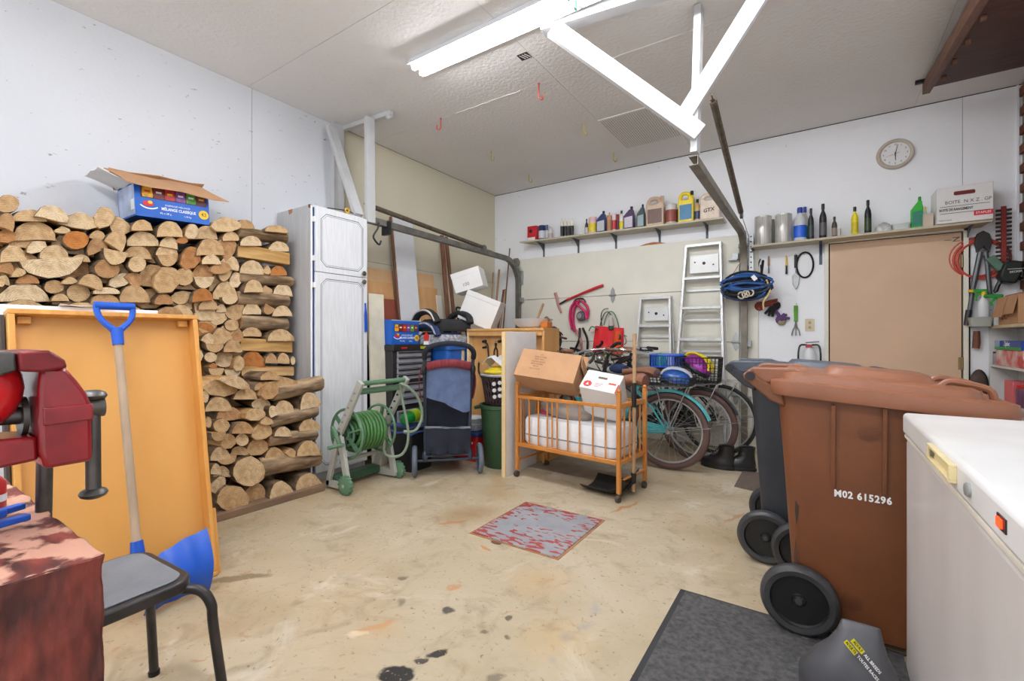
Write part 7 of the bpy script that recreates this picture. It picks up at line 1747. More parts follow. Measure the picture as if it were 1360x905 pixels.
hand('second_hand', 195, 0.080, 0.0010, M_red, 0.0255, 0.03)
G().lathe([(0.0, 0.02), (0.005, 0.021), (0.004, 0.028), (0.0, 0.029)], 12, KM).build('centre_pin', M_blk, t)

# hand tools on the wall by the light switch
WY = YB - 0.012
def wp(px, py, y=WY): return at_y(px, py, y)
M_wd = mat('pale_handle_wood', (170, 128, 92), 0.6)
def nail(t, px, py):
    p = wp(px, py); G().cyl((p.x, YB - 0.001, p.z), (p.x, YB - 0.03, p.z + 0.004), 0.003, n=6).build('nail', M_steel, t)
t = thing('paint_brush', 'small paint brush with bare wood handle on the wall', 'paint brush', wp(1021, 362))
G().tube([wp(1021, 341), wp(1021, 345), wp(1021, 353)], [0.007, 0.009, 0.010], 8).build('handle', M_wd, t)
G().tube([wp(1021, 353), wp(1021, 363)], [0.011, 0.018], 8, flat=(0.4, 1)).build('bristles', mat('grey_bristle', (120, 116, 112), 0.8), t)
nail(t, 1021, 341)
t = thing('paint_brush', 'wide paint brush with yellow handle on the wall', 'paint brush', wp(1044, 364))
G().tube([wp(1044.5, 341), wp(1044.5, 350), wp(1044.5, 353)], [0.012, 0.013, 0.018], 10, flat=(0.6, 1)).build('handle', M_yel, t)
G().tube([wp(1044.5, 353), wp(1044.5, 364)], [0.020, 0.026], 8, flat=(0.35, 1)).build('bristles', mat('dark_bristle', (70, 68, 70), 0.8), t)
nail(t, 1044.5, 341)
t = thing('hand_trowel', 'steel garden trowel with black handle on the wall', 'trowel', wp(1057, 384))
G().tube([wp(1057, 339), wp(1057, 356)], 0.013, 10).build('handle', M_black, t)
P_ = [wp(*p) for p in ((1052.5, 367), (1057, 362), (1062, 367), (1061, 378), (1057, 385), (1053, 378))]
G().loft([[V((p.x, WY, p.z)) for p in P_], [V((p.x, WY - 0.012, p.z)) for p in P_]]).build('blade', M_galv, t, bevel=0.004)
G().tube([wp(1057, 356), wp(1057, 364)], 0.006, 8).build('shank', M_galv, t); nail(t, 1057, 338)
t = thing('belt_loop', 'black strap loop hanging right of the trowel', 'strap', wp(1069, 366))
c0, rx, rz_ = wp(1069, 352), 0.066, 0.118
G().tube([(c0.x + rx * math.cos(a), WY, c0.z + rz_ * math.sin(a)) for a in [2 * PI * k / 24 for k in range(24)]], 0.008, 8, closed=True).build('strap', M_bf, t)
nail(t, 1068, 338)
t = thing('small_hook', 'black wire hook beside the shelf bracket on the wall', 'hook', wp(1009, 362))
G().tube(smoothpath([wp(1010, 344), wp(1007, 352), wp(1006, 362), wp(1011, 363), wp(1010, 352)], 4), 0.006, 6).build('wire', M_black, t)
t = thing('hand_rake', 'three-pronged cultivator with green handle on the wall', 'cultivator', wp(1057, 446))
G().tube([wp(1057, 406), wp(1057, 412), wp(1057, 427)], [0.016, 0.017, 0.015], 10).build('handle', mat('grass_green_handle', (96, 160, 50), 0.5), t)
for s in (-1, 0, 1): G().tube(smoothpath([wp(1057, 427), wp(1057 + s * 1.5, 434), wp(1057 + s * 4, 439), wp(1057 + s * 5.5, 446, WY - 0.02)], 4), 0.005, 6).build('tine', M_steel, t)
nail(t, 1058, 404)
t = thing('switch_plate', 'cream electrical outlet plate on the wall below the shelf', 'outlet', wp(1076, 440))
c0 = wp(1075.5, 432); PMx = frame((c0.x, YB - 0.001, c0.z), (1, 0, 0), (0, -1, 0))
G().at(PMx).prism(rrect(0.074, 0.115, 0.008), 0, 0.005).build('plate', mat('cream_plate', (214, 202, 170), 0.4), t, bevel=0.001)
for s in (-1, 1): G().at(PMx).prism([(x, y + s * 0.022) for x, y in rrect(0.022, 0.026, 0.008)], 0.005, 0.007).build('socket', mat('tan_socket', (176, 150, 110), 0.5), t)
# gardening gloves
t = thing('work_gloves', 'cluster of red, black and purple gloves pinned to the wall', 'gloves', wp(1035, 425))
for m, base, tips in ((mat('rust_glove', (150, 72, 60), 0.8), (1009, 407), ((1033, 398), (1034, 402), (1031, 406))), (M_bf, (1030, 406), ((1016, 417), (1021, 420), (1026, 421), (1036, 404))), (mat('purple_glove', (96, 66, 116), 0.8), (1037, 425), ((1030, 412), (1045, 418), (1049, 423), (1042, 417)))):
    b0 = wp(*base)
    G().ball((b0.x, YB - 0.025, b0.z), (0.045, 0.022, 0.045), 12, 7).build('palm', m, t)
    for k, tp_ in enumerate(tips):
        e = wp(*tp_); G().tube([(b0.x, YB - 0.03 - 0.004 * k, b0.z), ((b0.x + e.x) / 2, YB - 0.04, (b0.z + e.z) / 2 + 0.008), (e.x, YB - 0.03, e.z)], [0.020, 0.015, 0.011], 8).build('finger', m, t)
e = wp(1038, 428); G().ball((e.x, YB - 0.03, e.z), (0.035, 0.02, 0.03), 12, 7).build('cuff', mat('olive_cuff', (150, 140, 110), 0.8), t)
# fire extinguisher behind the bins
t = thing('fire_extinguisher', 'white fire extinguisher with black hose on the wall above the bins', 'extinguisher', wp(1075, 520, 5.02))
c0 = wp(1075, 462, 5.03)
G().lathe([(0.052, -0.36), (0.055, -0.34), (0.055, -0.07), (0.045, -0.03), (0.018, -0.005), (0.018, 0.01)], 20, T(c0.x, 5.03, c0.z)).build('cylinder', M_mel, t)
G().box(c0.x - 0.03, c0.x + 0.02, 5.01, 5.05, c0.z + 0.0, c0.z + 0.03).build('valve', mat('red_valve', (176, 50, 50), 0.4), t, bevel=0.004)
G().bar((c0.x - 0.03, 5.03, c0.z + 0.045), (c0.x + 0.075, 5.03, c0.z + 0.055), 0.02, 0.010).build('lever', M_steel, t)
for s in (-1, 1): G().tube(smoothpath([(c0.x - 0.02 * -s, 5.03, c0.z + 0.025), (c0.x + s * 0.07, 5.02, c0.z + 0.02), (c0.x + s * 0.085, 5.01, c0.z - 0.05), (c0.x + s * 0.085, 5.01, c0.z - 0.16)], 5), 0.008, 8).build('hose', M_black, t)
# tangle of blue and black straps hung on the right track
t = thing('strap_bundle', 'bundle of blue and black bungee straps hung on the right door track', 'straps', at_y(992, 402, 4.86))
rb_ = random.Random(21); cS = at_y(991, 381, 4.84)
ms = [mat('navy_cord', (36, 52, 92), 0.6), M_bf, mat('blue_cord', (44, 92, 160), 0.6), M_bf, mat('slate_cord', (60, 70, 86), 0.6)]
for k in range(30):
    ax_, az_ = 0.20 * rb_.uniform(0.55, 1.1), 0.115 * rb_.uniform(0.3, 1.0); oz = rb_.uniform(-0.05, 0.06); oy = rb_.uniform(-0.05, 0.05); ph = rb_.uniform(0, 6)
    top = oz > 0.02
    G().tube([(cS.x + rb_.uniform(-0.01, 0.01) + ax_ * math.cos(a), cS.y + oy + 0.03 * math.sin(2 * a + ph), cS.z + oz + az_ * math.sin(a) * 0.8) for a in [2 * PI * i / 18 for i in range(18)]], 0.011, 6, closed=True).build('cord', ms[2] if (top and k % 2) else ms[k % 5], t)
for k in range(3):
    G().torus((cS.x - 0.03 + 0.035 * k, cS.y - 0.07, cS.z - 0.085 + 0.01 * k), 0.03, 0.007, 'Y', 16, 6).build('buckle_ring', mat('cream_ring', (206, 196, 176), 0.5), t)
G().tube(smoothpath([(cS.x + 0.17, cS.y - 0.04, cS.z + 0.05), (cS.x + 0.20, cS.y - 0.04, cS.z - 0.05), (cS.x + 0.15, cS.y - 0.05, cS.z - 0.15), (cS.x + 0.15, cS.y - 0.05, cS.z - 0.22)], 5), 0.008, 6).build('yellow_cord', mat('pale_yellow_cord', (220, 196, 130), 0.7), t)
G().bar((cS.x + 0.06, cS.y - 0.075, cS.z + 0.09), (cS.x + 0.09, cS.y - 0.075, cS.z + 0.05), 0.004, 0.035, (0, 0, 1)).build('white_tag', M_white, t)
G().tube([(cS.x + 0.13, 4.96, 1.84), (cS.x + 0.12, cS.y, cS.z + 0.05)], 0.012, 6).build('hanging_strap', M_black, t)
G().tube([(cS.x - 0.04, 4.98, cS.z + 0.30), (cS.x - 0.17, cS.y, cS.z + 0.04)], 0.004, 6).build('hanging_cord', M_stick, t)
c0 = at_y(976, 342, 5.0); t = thing('door_pull_bracket', 'small white cord bracket beside the right track top', 'bracket', c0)
G().box(c0.x - 0.03, c0.x + 0.03, 5.0, 5.048, c0.z - 0.02, c0.z + 0.04).box(c0.x - 0.06, c0.x + 0.02, 4.99, 5.048, c0.z - 0.03, c0.z - 0.02).build('bracket', M_galv, t, bevel=0.003)

# ceiling hooks and label
def chook(label, x, y, m, h=0.085, grp=None, turn=0):
    t = thing('ceiling_hook', label, 'hook', (x, y, ZC - h), group='ceiling hooks')
    c, s = math.cos(turn), math.sin(turn)
    P_ = [(0, 0, ZC), (0, 0, ZC - 0.03), (0.0, 0, ZC - h + 0.02), (0.012, 0, ZC - h + 0.004), (0.028, 0, ZC - h + 0.004), (0.036, 0, ZC - h + 0.022), (0.034, 0, ZC - h + 0.04)]
    G().tube(smoothpath([(x + p[0] * c, y + p[0] * s, p[2]) for p in P_], 4), 0.005, 7).build('hook', m, t)
    G().lathe([(0.010, 0), (0.010, 0.003)], 10, T(x, y, ZC - 0.0035)).build('collar', m, t)
M_hr = mat('red_hook_vinyl', (206, 74, 60), 0.5); M_hy = mat('yellow_hook_vinyl', (206, 186, 90), 0.5)
chook('red ceiling hook nearer the cream wall', -2.79, 3.04, M_hr, 0.10, turn=3.6)
chook('red ceiling hook nearer the fluorescent light', -1.785, 3.04, M_hr, 0.12, turn=1.0)
chook('yellow ceiling hook right of the red hooks', -1.785, 3.84, M_hy, 0.10, turn=1.0)
chook('yellow ceiling hook close to the cream wall', -2.85, 3.87, M_hy, 0.09, turn=1.0)
chook('yellow ceiling hook nearest the back corner', -2.87, 4.66, M_hy, 0.09, turn=1.0)
chook('yellow ceiling hook beside the patch panel', -1.80, 4.62, M_hy, 0.09, turn=1.0)
t = thing('ceiling_plate', 'small torn black plate stuck on the ceiling by the light', 'plate', (-1.695, 2.69, ZC - 0.004))
G().box(-1.735, -1.655, 2.655, 2.725, ZC - 0.003, ZC - 0.0005).build('plate', M_tool, t)
for k in range(3): G().bar((-1.72 + 0.02 * k, 2.665, ZC - 0.0036), (-1.70 + 0.02 * k, 2.715, ZC - 0.0036), 0.006, 0.001).build('torn_strip', M_white, t, smooth=0)
# ------------------------------------------------------------------ right side: bins, freezer, mat, bag
M_bbody = mat('brown_bin_plastic', (116, 68, 38), 0.5, var=0.10, vscale=5, bump=0.12, bscale=120)
M_blid = mat('faded_brown_lid', (138, 88, 62), 0.45, var=0.07, vscale=6, bump=0.05)
M_kbody = mat('black_bin_plastic', (48, 51, 58), 0.5, var=0.12, vscale=5, bump=0.12, bscale=120)
M_klid = mat('grey_black_lid', (74, 80, 90), 0.45, var=0.12, vscale=6)
M_tyre = mat('black_wheel_rubber', (58, 58, 60), 0.42, var=0.2, vscale=10)
M_whl = mat('black_wheel_disc', (24, 24, 26), 0.4)
def wheelie(label, loc, mb, ml):
    """two-wheeled bin: local x from hinge (-) to front (+), near side is -y"""
    t = thing('wheelie_bin', label, 'wheelie bin', loc, group='two-wheeled bins')
    def rr(x0, x1, y0, y1, r, z, zs=0.0):
        cx, cy = (x0 + x1) / 2, (y0 + y1) / 2
        return [(cx + x, cy + y, z + zs * (cx + x)) for x, y in rrect(x1 - x0, y1 - y0, r, 4)]
    rings = [rr(-0.01, 0.42, -0.185, 0.185, 0.03, 0.03), rr(-0.02, 0.425, -0.19, 0.19, 0.035, 0.06), rr(-0.055, 0.455, -0.215, 0.215, 0.04, 0.60), rr(-0.075, 0.475, -0.228, 0.228, 0.045, 0.88, -0.05), rr(-0.085, 0.49, -0.245, 0.245, 0.05, 0.893, -0.06)]
    G().loft(rings).build('body', mb, t, world=False)
    sl = -0.075; z0 = 0.905
    lr = lambda x0, x1, y0, y1, r, dz: [(p[0], p[1], z0 + dz + sl * p[0]) for p in rr(x0, x1, y0, y1, r, 0)]
    L = [lr(-0.10, 0.575, -0.265, 0.265, 0.07, -0.022), lr(-0.105, 0.58, -0.27, 0.27, 0.07, 0.0), lr(-0.10, 0.575, -0.265, 0.265, 0.07, 0.030), lr(-0.075, 0.50, -0.235, 0.235, 0.07, 0.036), lr(-0.07, 0.495, -0.228, 0.228, 0.07, 0.058), lr(-0.055, 0.48, -0.212, 0.212, 0.07, 0.068), lr(0.07, 0.40, -0.15, 0.15, 0.05, 0.068), lr(0.09, 0.38, -0.13, 0.13, 0.05, 0.092), lr(0.11, 0.36, -0.11, 0.11, 0.04, 0.095)]
    lid = G().loft(L).build('lid', ml, t, world=False, smooth=32)
    for s in (-1, 1):
        q = G()
        q.loft([[(x, s * 0.17 - 0.03, z) for x, z in P_] for P_ in ([(-0.20, 0.955), (-0.165, 0.985), (-0.02, 0.985), (0.05, 0.965), (0.05, 0.935), (-0.10, 0.925), (-0.18, 0.925)],)] + [[(x, s * 0.17 + 0.03, z) for x, z in [(-0.20, 0.955), (-0.165, 0.985), (-0.02, 0.985), (0.05, 0.965), (0.05, 0.935), (-0.10, 0.925), (-0.18, 0.925)]]])
        q.build('hinge_ear', ml, lid, world=False, bevel=0.006)
        G().loft([[(x, s * 0.205 - 0.022, z) for x, z in [(-0.195, 0.945), (-0.165, 0.975), (-0.14, 0.945), (-0.06, 0.90), (-0.05, 0.84), (-0.10, 0.86)]], [(x, s * 0.205 + 0.022, z) for x, z in [(-0.195, 0.945), (-0.165, 0.975), (-0.14, 0.945), (-0.06, 0.90), (-0.05, 0.84), (-0.10, 0.86)]]]).build('handle_bracket', mb, t, world=False, bevel=0.006)
        G().cyl((-0.168, s * 0.236, 0.953), (-0.168, s * 0.224, 0.953), 0.017, n=16).build('hinge_pin', M_whl, t, world=False)
    G().cyl((-0.168, -0.225, 0.953), (-0.168, 0.225, 0.953), 0.014, n=12).build('handle_bar', mb, t, world=False)
    for yy in (-0.09, 0.09):
        zz = lambda x: z0 + sl * x
        G().tube(smoothpath([(0.40, yy - 0.05, zz(0.40) + 0.06), (0.42, yy - 0.045, zz(0.42) + 0.078), (0.45, yy - 0.045, zz(0.45) + 0.080), (0.52, yy - 0.04, zz(0.52) + 0.066), (0.535, yy - 0.04, zz(0.535) + 0.03)], 4), 0.011, 8).build('lid_grip', ml, lid, world=False)
    for x in (0.10, 0.245):
        for s in (-1, 1):
            G().loft([[(x - 0.006, s * 0.212, 0.56), (x + 0.006, s * 0.212, 0.56), (x + 0.006, s * 0.222, 0.56), (x - 0.006, s * 0.222, 0.56)], [(x - 0.006, s * 0.222, 0.86), (x + 0.006, s * 0.222, 0.86), (x + 0.006, s * 0.246, 0.86), (x - 0.006, s * 0.246, 0.86)]]).build('rib', mb, t, world=False)
    for s in (-1, 1):
        WM = frame((-0.005, s * 0.235 - 0.026, 0.128), (1, 0, 0), (0, 1, 0))
        w = G().lathe([(0.094, 0.0), (0.112, -0.002), (0.122, 0.006), (0.128, 0.018), (0.128, 0.036), (0.122, 0.048), (0.112, 0.054), (0.094, 0.052)], 36, WM, ring=True).build('wheel', M_tyre, t, world=False)
        G().lathe([(0.0, 0.014), (0.020, 0.014), (0.024, 0.019), (0.090, 0.018), (0.098, 0.008), (0.100, 0.046), (0.09, 0.036), (0.0, 0.036)], 30, WM).build('wheel_disc', M_whl, w, world=False)
        G().lathe([(0.0, 0.004), (0.012, 0.005), (0.016, 0.013), (0.016, 0.04), (0.012, 0.047), (0.0, 0.048)], 14, WM).build('hub_cap', M_tyre, w, world=False)
    G().cyl((-0.005, -0.235, 0.128), (-0.005, 0.235, 0.128), 0.011, n=10).build('axle', M_steel, t, world=False)
    return t
bb = wheelie('brown two-wheeled bin with white stencilled number beside the freezer', (-0.06, 2.255, 0.001), M_bbody, M_blid)
kb = wheelie('black two-wheeled bin behind the brown one', (-0.215, 2.80, 0.001), M_kbody, M_klid)
# stencilled number and moulded vents on the near side of the brown bin
def side_y(z): return -(0.19 + (0.215 - 0.19) * (z - 0.06) / 0.54) if z < 0.6 else -(0.215 + 0.013 * (z - 0.6) / 0.28)
def side_frame(x, z): return WORLD[bb.name] @ frame((x, side_y(z) - 0.0012, z), (1, 0, 0), (0, -1, 0.046))
pc = at_y(1145, 661, 2.045)
SM = side_frame(pc.x - bb.location.x, pc.z)
G().text('M02 615296', 0.034, SM @ R(0), sx=0.86, font_space=1.12, bold=0.0012).build('stencilled_number', M_white, bb, smooth=0)
for (px, py) in ((1153, 575), (1131, 803)):
    c = at_y(px, py, 2.04); q = G(); k = 0
    SMv = side_frame(c.x - bb.location.x, c.z)
    for i in range(-5, 6):
        for j in range(-5, 6):
            if i * i + j * j <= 26: q.cyl((i * 0.0062 + (0.0031 if j % 2 else 0), j * 0.0058, -0.001), (i * 0.0062 + (0.0031 if j % 2 else 0), j * 0.0058, 0.0014), 0.0017, n=6, M=SMv)
    q.build('vent_dots', mat('dark_brown_pits', (92, 54, 32), 0.6), bb, kind='stuff')
SMs = side_frame(-0.022, 0.45)
for k, (y0, y1, x, w_) in enumerate(((-0.28, -0.10, 0.004, 0.006), (-0.06, 0.10, 0.008, 0.009), (0.05, 0.22, 0.002, 0.005))):
    G().prism([(x, y0), (x + w_ * 0.6, y0 + 0.04), (x + w_, (y0 + y1) / 2), (x + w_ * 0.5, y1), (x - w_ * 0.3, y1 - 0.05), (x - w_ * 0.5, (y0 + y1) / 2 - 0.02)], 0.0, 0.0006, SMs).build('black_scuff', mat('scuff_black', (62, 42, 30), 0.7), bb, smooth=0)

# chest freezer
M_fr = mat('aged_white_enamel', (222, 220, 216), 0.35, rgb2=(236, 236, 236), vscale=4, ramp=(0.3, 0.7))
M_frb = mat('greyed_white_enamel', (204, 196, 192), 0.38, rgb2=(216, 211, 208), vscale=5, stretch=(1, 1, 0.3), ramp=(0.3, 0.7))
FXx, FYy = 0.226, 1.954
t = thing('chest_freezer', 'white chest freezer with lock and red lamp in the right foreground', 'freezer', (0.56, 1.1, 0))
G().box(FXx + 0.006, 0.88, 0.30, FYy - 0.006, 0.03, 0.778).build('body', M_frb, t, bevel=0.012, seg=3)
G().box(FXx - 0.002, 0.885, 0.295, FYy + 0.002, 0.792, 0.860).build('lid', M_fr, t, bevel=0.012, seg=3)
G().box(FXx + 0.002, 0.882, 0.298, FYy - 0.002, 0.779, 0.7915).build('gasket', mat('cream_gasket', (226, 218, 204), 0.5), t, bevel=0.003)
for x in (FXx + 0.06, 0.82):
    for y in (0.36, FYy - 0.07): G().cyl((x, y, 0), (x, y, 0.031), 0.02, n=12).build('foot', M_black, t)
M_ivory = mat('ivory_plastic', (226, 208, 160), 0.4)
h0 = at_x(1239, 598, FXx - 0.002); h1 = at_x(1271, 626, FXx - 0.002)
ya, yb2 = h1.y, h0.y; zc = 0.832
q = G(); q.box(FXx - 0.014, FXx - 0.002, ya, yb2, zc - 0.018, zc - 0.012).box(FXx - 0.014, FXx - 0.002, ya, yb2, zc + 0.012, zc + 0.018).box(FXx - 0.014, FXx - 0.002, ya, ya + 0.012, zc - 0.012, zc + 0.012).box(FXx - 0.014, FXx - 0.002, yb2 - 0.012, yb2, zc - 0.012, zc + 0.012).box(FXx - 0.004, FXx - 0.0019, ya, yb2, zc - 0.012, zc + 0.012)
hd = q.build('handle', M_ivory, t, bevel=0.002)
for yy in (ya + 0.022, yb2 - 0.022): G().cyl((FXx - 0.010, yy, zc), (FXx - 0.003, yy, zc), 0.009, n=12).build('screw', M_steel, hd)
lk = at_x(1288, 642, FXx - 0.002); G().lathe([(0.013, 0), (0.013, 0.004), (0.010, 0.007), (0.0, 0.008)], 18, frame((FXx - 0.002, lk.y, 0.828), (0, -1, 0), (-1, 0, 0))).build('lock', M_galv, t)
lm = at_x(1331, 682, FXx - 0.002)
lamp = G().box(FXx - 0.004, FXx - 0.0015, lm.y - 0.022, lm.y + 0.018, 0.817, 0.838).build('lamp_surround', M_black, t)
G().box(FXx - 0.0065, FXx - 0.003, lm.y - 0.010, lm.y + 0.012, 0.821, 0.834).build('indicator_lamp', mat('lit_red_lamp', (255, 60, 24), 0.3, emit=2.2), lamp)

# rubber mat
M_rub = mat('charcoal_rubber', (54, 54, 56), 0.8, rgb2=(92, 90, 88), vscale=55, bump=0.6, bscale=220, ramp=(0.3, 0.7))
t = thing('rubber_mat', 'large charcoal rubber floor mat in front of the freezer', 'mat', (0.0, 1.35, 0))
G().box(-0.485, 0.24, 0.62, 2.075, 0.0005, 0.0065).build('mat_field', M_rub, t)
q = G()
for a, b, c, d in (((-0.508, 0.60), (-0.485, 0.62), (-0.485, 2.075), (-0.508, 2.094)), ((-0.508, 2.094), (-0.485, 2.075), (0.24, 2.075), (0.26, 2.094))):
    q._add([(*a, 0.001), (*b, 0.0065), (*c, 0.0065), (*d, 0.001), (*a, 0.0003), (*b, 0.0003), (*c, 0.0003), (*d, 0.0003)], [(0, 1, 2, 3), (7, 6, 5, 4), (0, 4, 5, 1), (1, 5, 6, 2), (2, 6, 7, 3), (3, 7, 4, 0)])
q.build('bevelled_border', mat('dark_rubber_edge', (44, 44, 47), 0.7), t)
# pet food bag
M_bagk = mat('charcoal_bag', (74, 74, 78), 0.5, var=0.12, vscale=8, bump=0.2, bscale=14)
t = thing('pet_food_bag', 'dark pet food bag with yellow text leaning by the freezer corner', 'bag', (0.075, 1.74, 0.0065))
def bring(w, d, z, ox=0.0, oy=0.0, n=24):
    out = []
    for i in range(n):
        a = 2 * PI * i / n; cx = math.copysign(abs(math.cos(a)) ** 0.6, math.cos(a)); cy = math.copysign(abs(math.sin(a)) ** 0.8, math.sin(a))
        out.append((ox + cx * w / 2, oy + cy * d / 2, z))
    return out
G().loft([bring(0.26, 0.17, 0), bring(0.265, 0.18, 0.05), bring(0.21, 0.16, 0.105, 0.01), bring(0.15, 0.11, 0.15, 0.018), bring(0.115, 0.055, 0.19, 0.025, 0.01), bring(0.095, 0.014, 0.225, 0.028, 0.015)]).build('bag', M_bagk, t, world=False, smooth=60)
FM = WORLD[t.name] @ frame((0.020, -0.058, 0.166), V((0.55, 0.0, -0.62)), V((0.1, -0.78, 0.62)))
bg1 = FM @ T(0, 0.009, 0.024); bg2 = FM @ T(0, -0.009, 0.024)
for mtx, yw, ww, x0, wtext in ((bg1, 'ADULT', 'ALL BREEDS', -0.048, 0), (bg2, 'ADULTE', 'TOUTES RACES', -0.056, 0)):
    tab = G().box(x0, x0 + 0.038, -0.0065, 0.0065, -0.001, 0.0008, mtx).build('yellow_tab', mat('bright_yellow', (240, 226, 20), 0.5), t, smooth=0)
    G().text(yw, 0.011, mtx @ T(x0 + 0.019, 0, 0.0014), sx=0.85).build('lettering', M_blk, tab, smooth=0)
    G().text(ww, 0.012, mtx @ T(x0 + 0.043, 0, 0.0), align='LEFT', sx=0.85).build('lettering', M_white, t, smooth=0)
q = G(); q.ball((0.005, -0.078, 0.055), (0.05, 0.014, 0.028), 14, 7); q.build('red_picture', mat('red_meat_print', (190, 54, 48), 0.5, var=0.4, vscale=40), t, world=False)

# shelves on the right wall
t = thing('wall_shelves', 'white shelf unit along the right brick wall', 'shelf unit', (1.2, 4.4, 0.5))
M_shelfw = mat('white_shelf_board', (214, 212, 210), 0.5, var=0.04)
M_shelfc = mat('cream_shelf_board', (198, 184, 152), 0.6, var=0.06)
G().box(1.10, 1.264, 3.9, 5.085, 1.178, 1.20).build('shelf_board', M_shelfc, t, bevel=0.002)
for z in (0.882, 0.615):
    G().box(1.105, 1.264, 3.9, 5.085, z, z + 0.018).build('shelf_board', M_shelfw, t, bevel=0.002)
G().box(1.103, 1.264, 5.068, 5.086, 0.0, 1.178).build('upright', M_shelfw, t, bevel=0.002)
G().box(1.105, 1.264, 3.90, 3.918, 0.0, 0.614).build('upright', M_shelfw, t, bevel=0.002)
G().box(1.256, 1.265, 3.92, 5.066, 0.02, 1.176).build('back_board', M_shelfw, t)
def carton(name, label, cat, x0, x1, y0, y1, z0, z1, m, bevel=0.003):
    t = thing(name, label, cat, ((x0 + x1) / 2, (y0 + y1) / 2, z0)); G().box(x0, x1, y0, y1, z0, z1).build('carton', m, t, bevel=bevel); return t
# open cardboard box on the top board
t = thing('cardboard_box', 'open brown cardboard box on the top right shelf', 'box', (1.2, 4.62, 1.20))
bx0, bx1, by0, by1, bz0, bz1 = 1.105, 1.25, 4.45, 4.86, 1.201, 1.40
q = G(); th = 0.004
q.box(bx0, bx1, by0, by1, bz0, bz0 + th).box(bx0, bx0 + th, by0, by1, bz0 + th, bz1).box(bx1 - th, bx1, by0, by1, bz0 + th, bz1).box(bx0 + th, bx1 - th, by0, by0 + th, bz0 + th, bz1).box(bx0 + th, bx1 - th, by1 - th, by1, bz0 + th, bz1)
q.build('carton', M_card, t, smooth=0)
G().loft([[V((bx0, y, bz1)) for y in (by0 + 0.21, by1)] + [V((bx0 - 0.004, y, bz1)) for y in (by1, by0 + 0.21)], [V((bx0 - 0.03, y, bz1 - 0.145)) for y in (by0 + 0.21, by1 + 0.01)] + [V((bx0 - 0.034, y, bz1 - 0.145)) for y in (by1 + 0.01, by0 + 0.21)]]).build('flap', M_card, t, smooth=0)
G().loft([[V((bx0, y, bz1)) for y in (by0, by0 + 0.19)] + [V((bx0 - 0.004, y, bz1)) for y in (by0 + 0.19, by0)], [V((bx0 - 0.025, y, bz1 - 0.13)) for y in (by0, by0 + 0.19)] + [V((bx0 - 0.029, y, bz1 - 0.13)) for y in (by0 + 0.19, by0)]]).build('flap', M_card, t, smooth=0)
for k in range(2): G().tube(bez((bx0 - 0.0008, 4.66 + 0.07 * k, 1.27), (bx0 - 0.0008, 4.67 + 0.07 * k, 1.225), (bx0 - 0.0008, 4.71 + 0.07 * k, 1.225), (bx0 - 0.0008, 4.72 + 0.07 * k, 1.27), 8), 0.0018, 4).build('pen_mark', mat('pen_brown', (120, 88, 64), 0.7), t)
G().box(bx0 + 0.02, bx0 + 0.13, by0 + 0.10, by1 - 0.02, bz0 + 0.16, bz1 + 0.02, None).build('paper_bag_inside', mat('red_brown_paper', (168, 112, 92), 0.8), t, bevel=0.02)
# hedge trimmer standing behind the box
M_tg = mat('dark_green_black', (26, 34, 32), 0.45)
t = thing('hedge_trimmer', 'hedge trimmer with toothed blade pointing up in the far right corner', 'hedge trimmer', (1.17, 5.0, 1.20))
hy = 5.03
def hp(px, py): return at_y(px, py, hy)
a, b = hp(1333, 348), hp(1333, 274)
G().bar(a, b, 0.030, 0.006, (0, 1, 0)).build('blade', mat('red_blade', (142, 44, 40), 0.5, 0.2), t)
for k in range(13):
    p = a.lerp(b, 0.02 + k / 13.5)
    for s in (-1, 1):
        G().box(p.x + s * 0.013 - (0.0 if s > 0 else 0.03), p.x + s * 0.013 + (0.03 if s > 0 else 0.0), hy - 0.006, hy + 0.006, p.z, p.z + 0.016).build('tooth', M_tool, t)
q = G(); P_ = [hp(*p) for p in ((1324, 368), (1330, 352), (1340, 347), (1357, 349), (1352, 368), (1345, 378), (1328, 376))]
q.loft([[V((p.x, hy - 0.07, p.z)) for p in P_], [V((p.x, hy + 0.04, p.z)) for p in P_]]).build('motor_housing', M_tg, t, bevel=0.012)
c = (P_[2] + P_[5]) / 2; G().at(FY((c.x + 0.01, hy - 0.0712, c.z))).text('DECKER', 0.020, R(4), sx=0.9).box(-0.045, 0.05, 0.020, 0.023, 0, 0.001).build('lettering', M_white, t, smooth=0)
G().tube(smoothpath([hp(1326, 378), hp(1322, 388), hp(1330, 372), hp(1345, 368), hp(1357, 371)], 5), 0.014, 8).build('handle_loop', M_black, t)
G().bar(hp(1314, 342), hp(1330, 358), 0.05, 0.055, (0, 0, 1)).build('hand_guard', mat('grey_green_plastic', (92, 128, 106), 0.5), t, bevel=0.006)
# bolt cutters and red cable on the wall
t = thing('bolt_cutters', 'long grey bolt cutters hanging on the wall right of the tan door', 'bolt cutters', at_y(1287, 430, 5.06))
by = 5.055
def bp_(px, py): return at_y(px, py, by)
G().tube(smoothpath([bp_(1302, 335), bp_(1300, 345), bp_(1292, 385), bp_(1286, 425)], 5), [0.018] * 10 + [0.015] * 6, 8).build('handle_arm', mat('grey_tool_steel', (92, 94, 98), 0.4, 0.4), t)
G().tube(smoothpath([bp_(1309, 335), bp_(1311, 348), bp_(1313, 372), bp_(1315, 392)], 5), 0.015, 8).build('handle_arm', mat('grey_tool_steel', (92, 94, 98), 0.4, 0.4), t)
G().tube([bp_(1287, 412), bp_(1284, 432)], 0.020, 8).build('grip', M_black, t)
q = G(); P_ = [bp_(*p) for p in ((1297, 336), (1294, 322), (1297, 311), (1305, 307), (1314, 311), (1317, 322), (1313, 336), (1306, 328))]
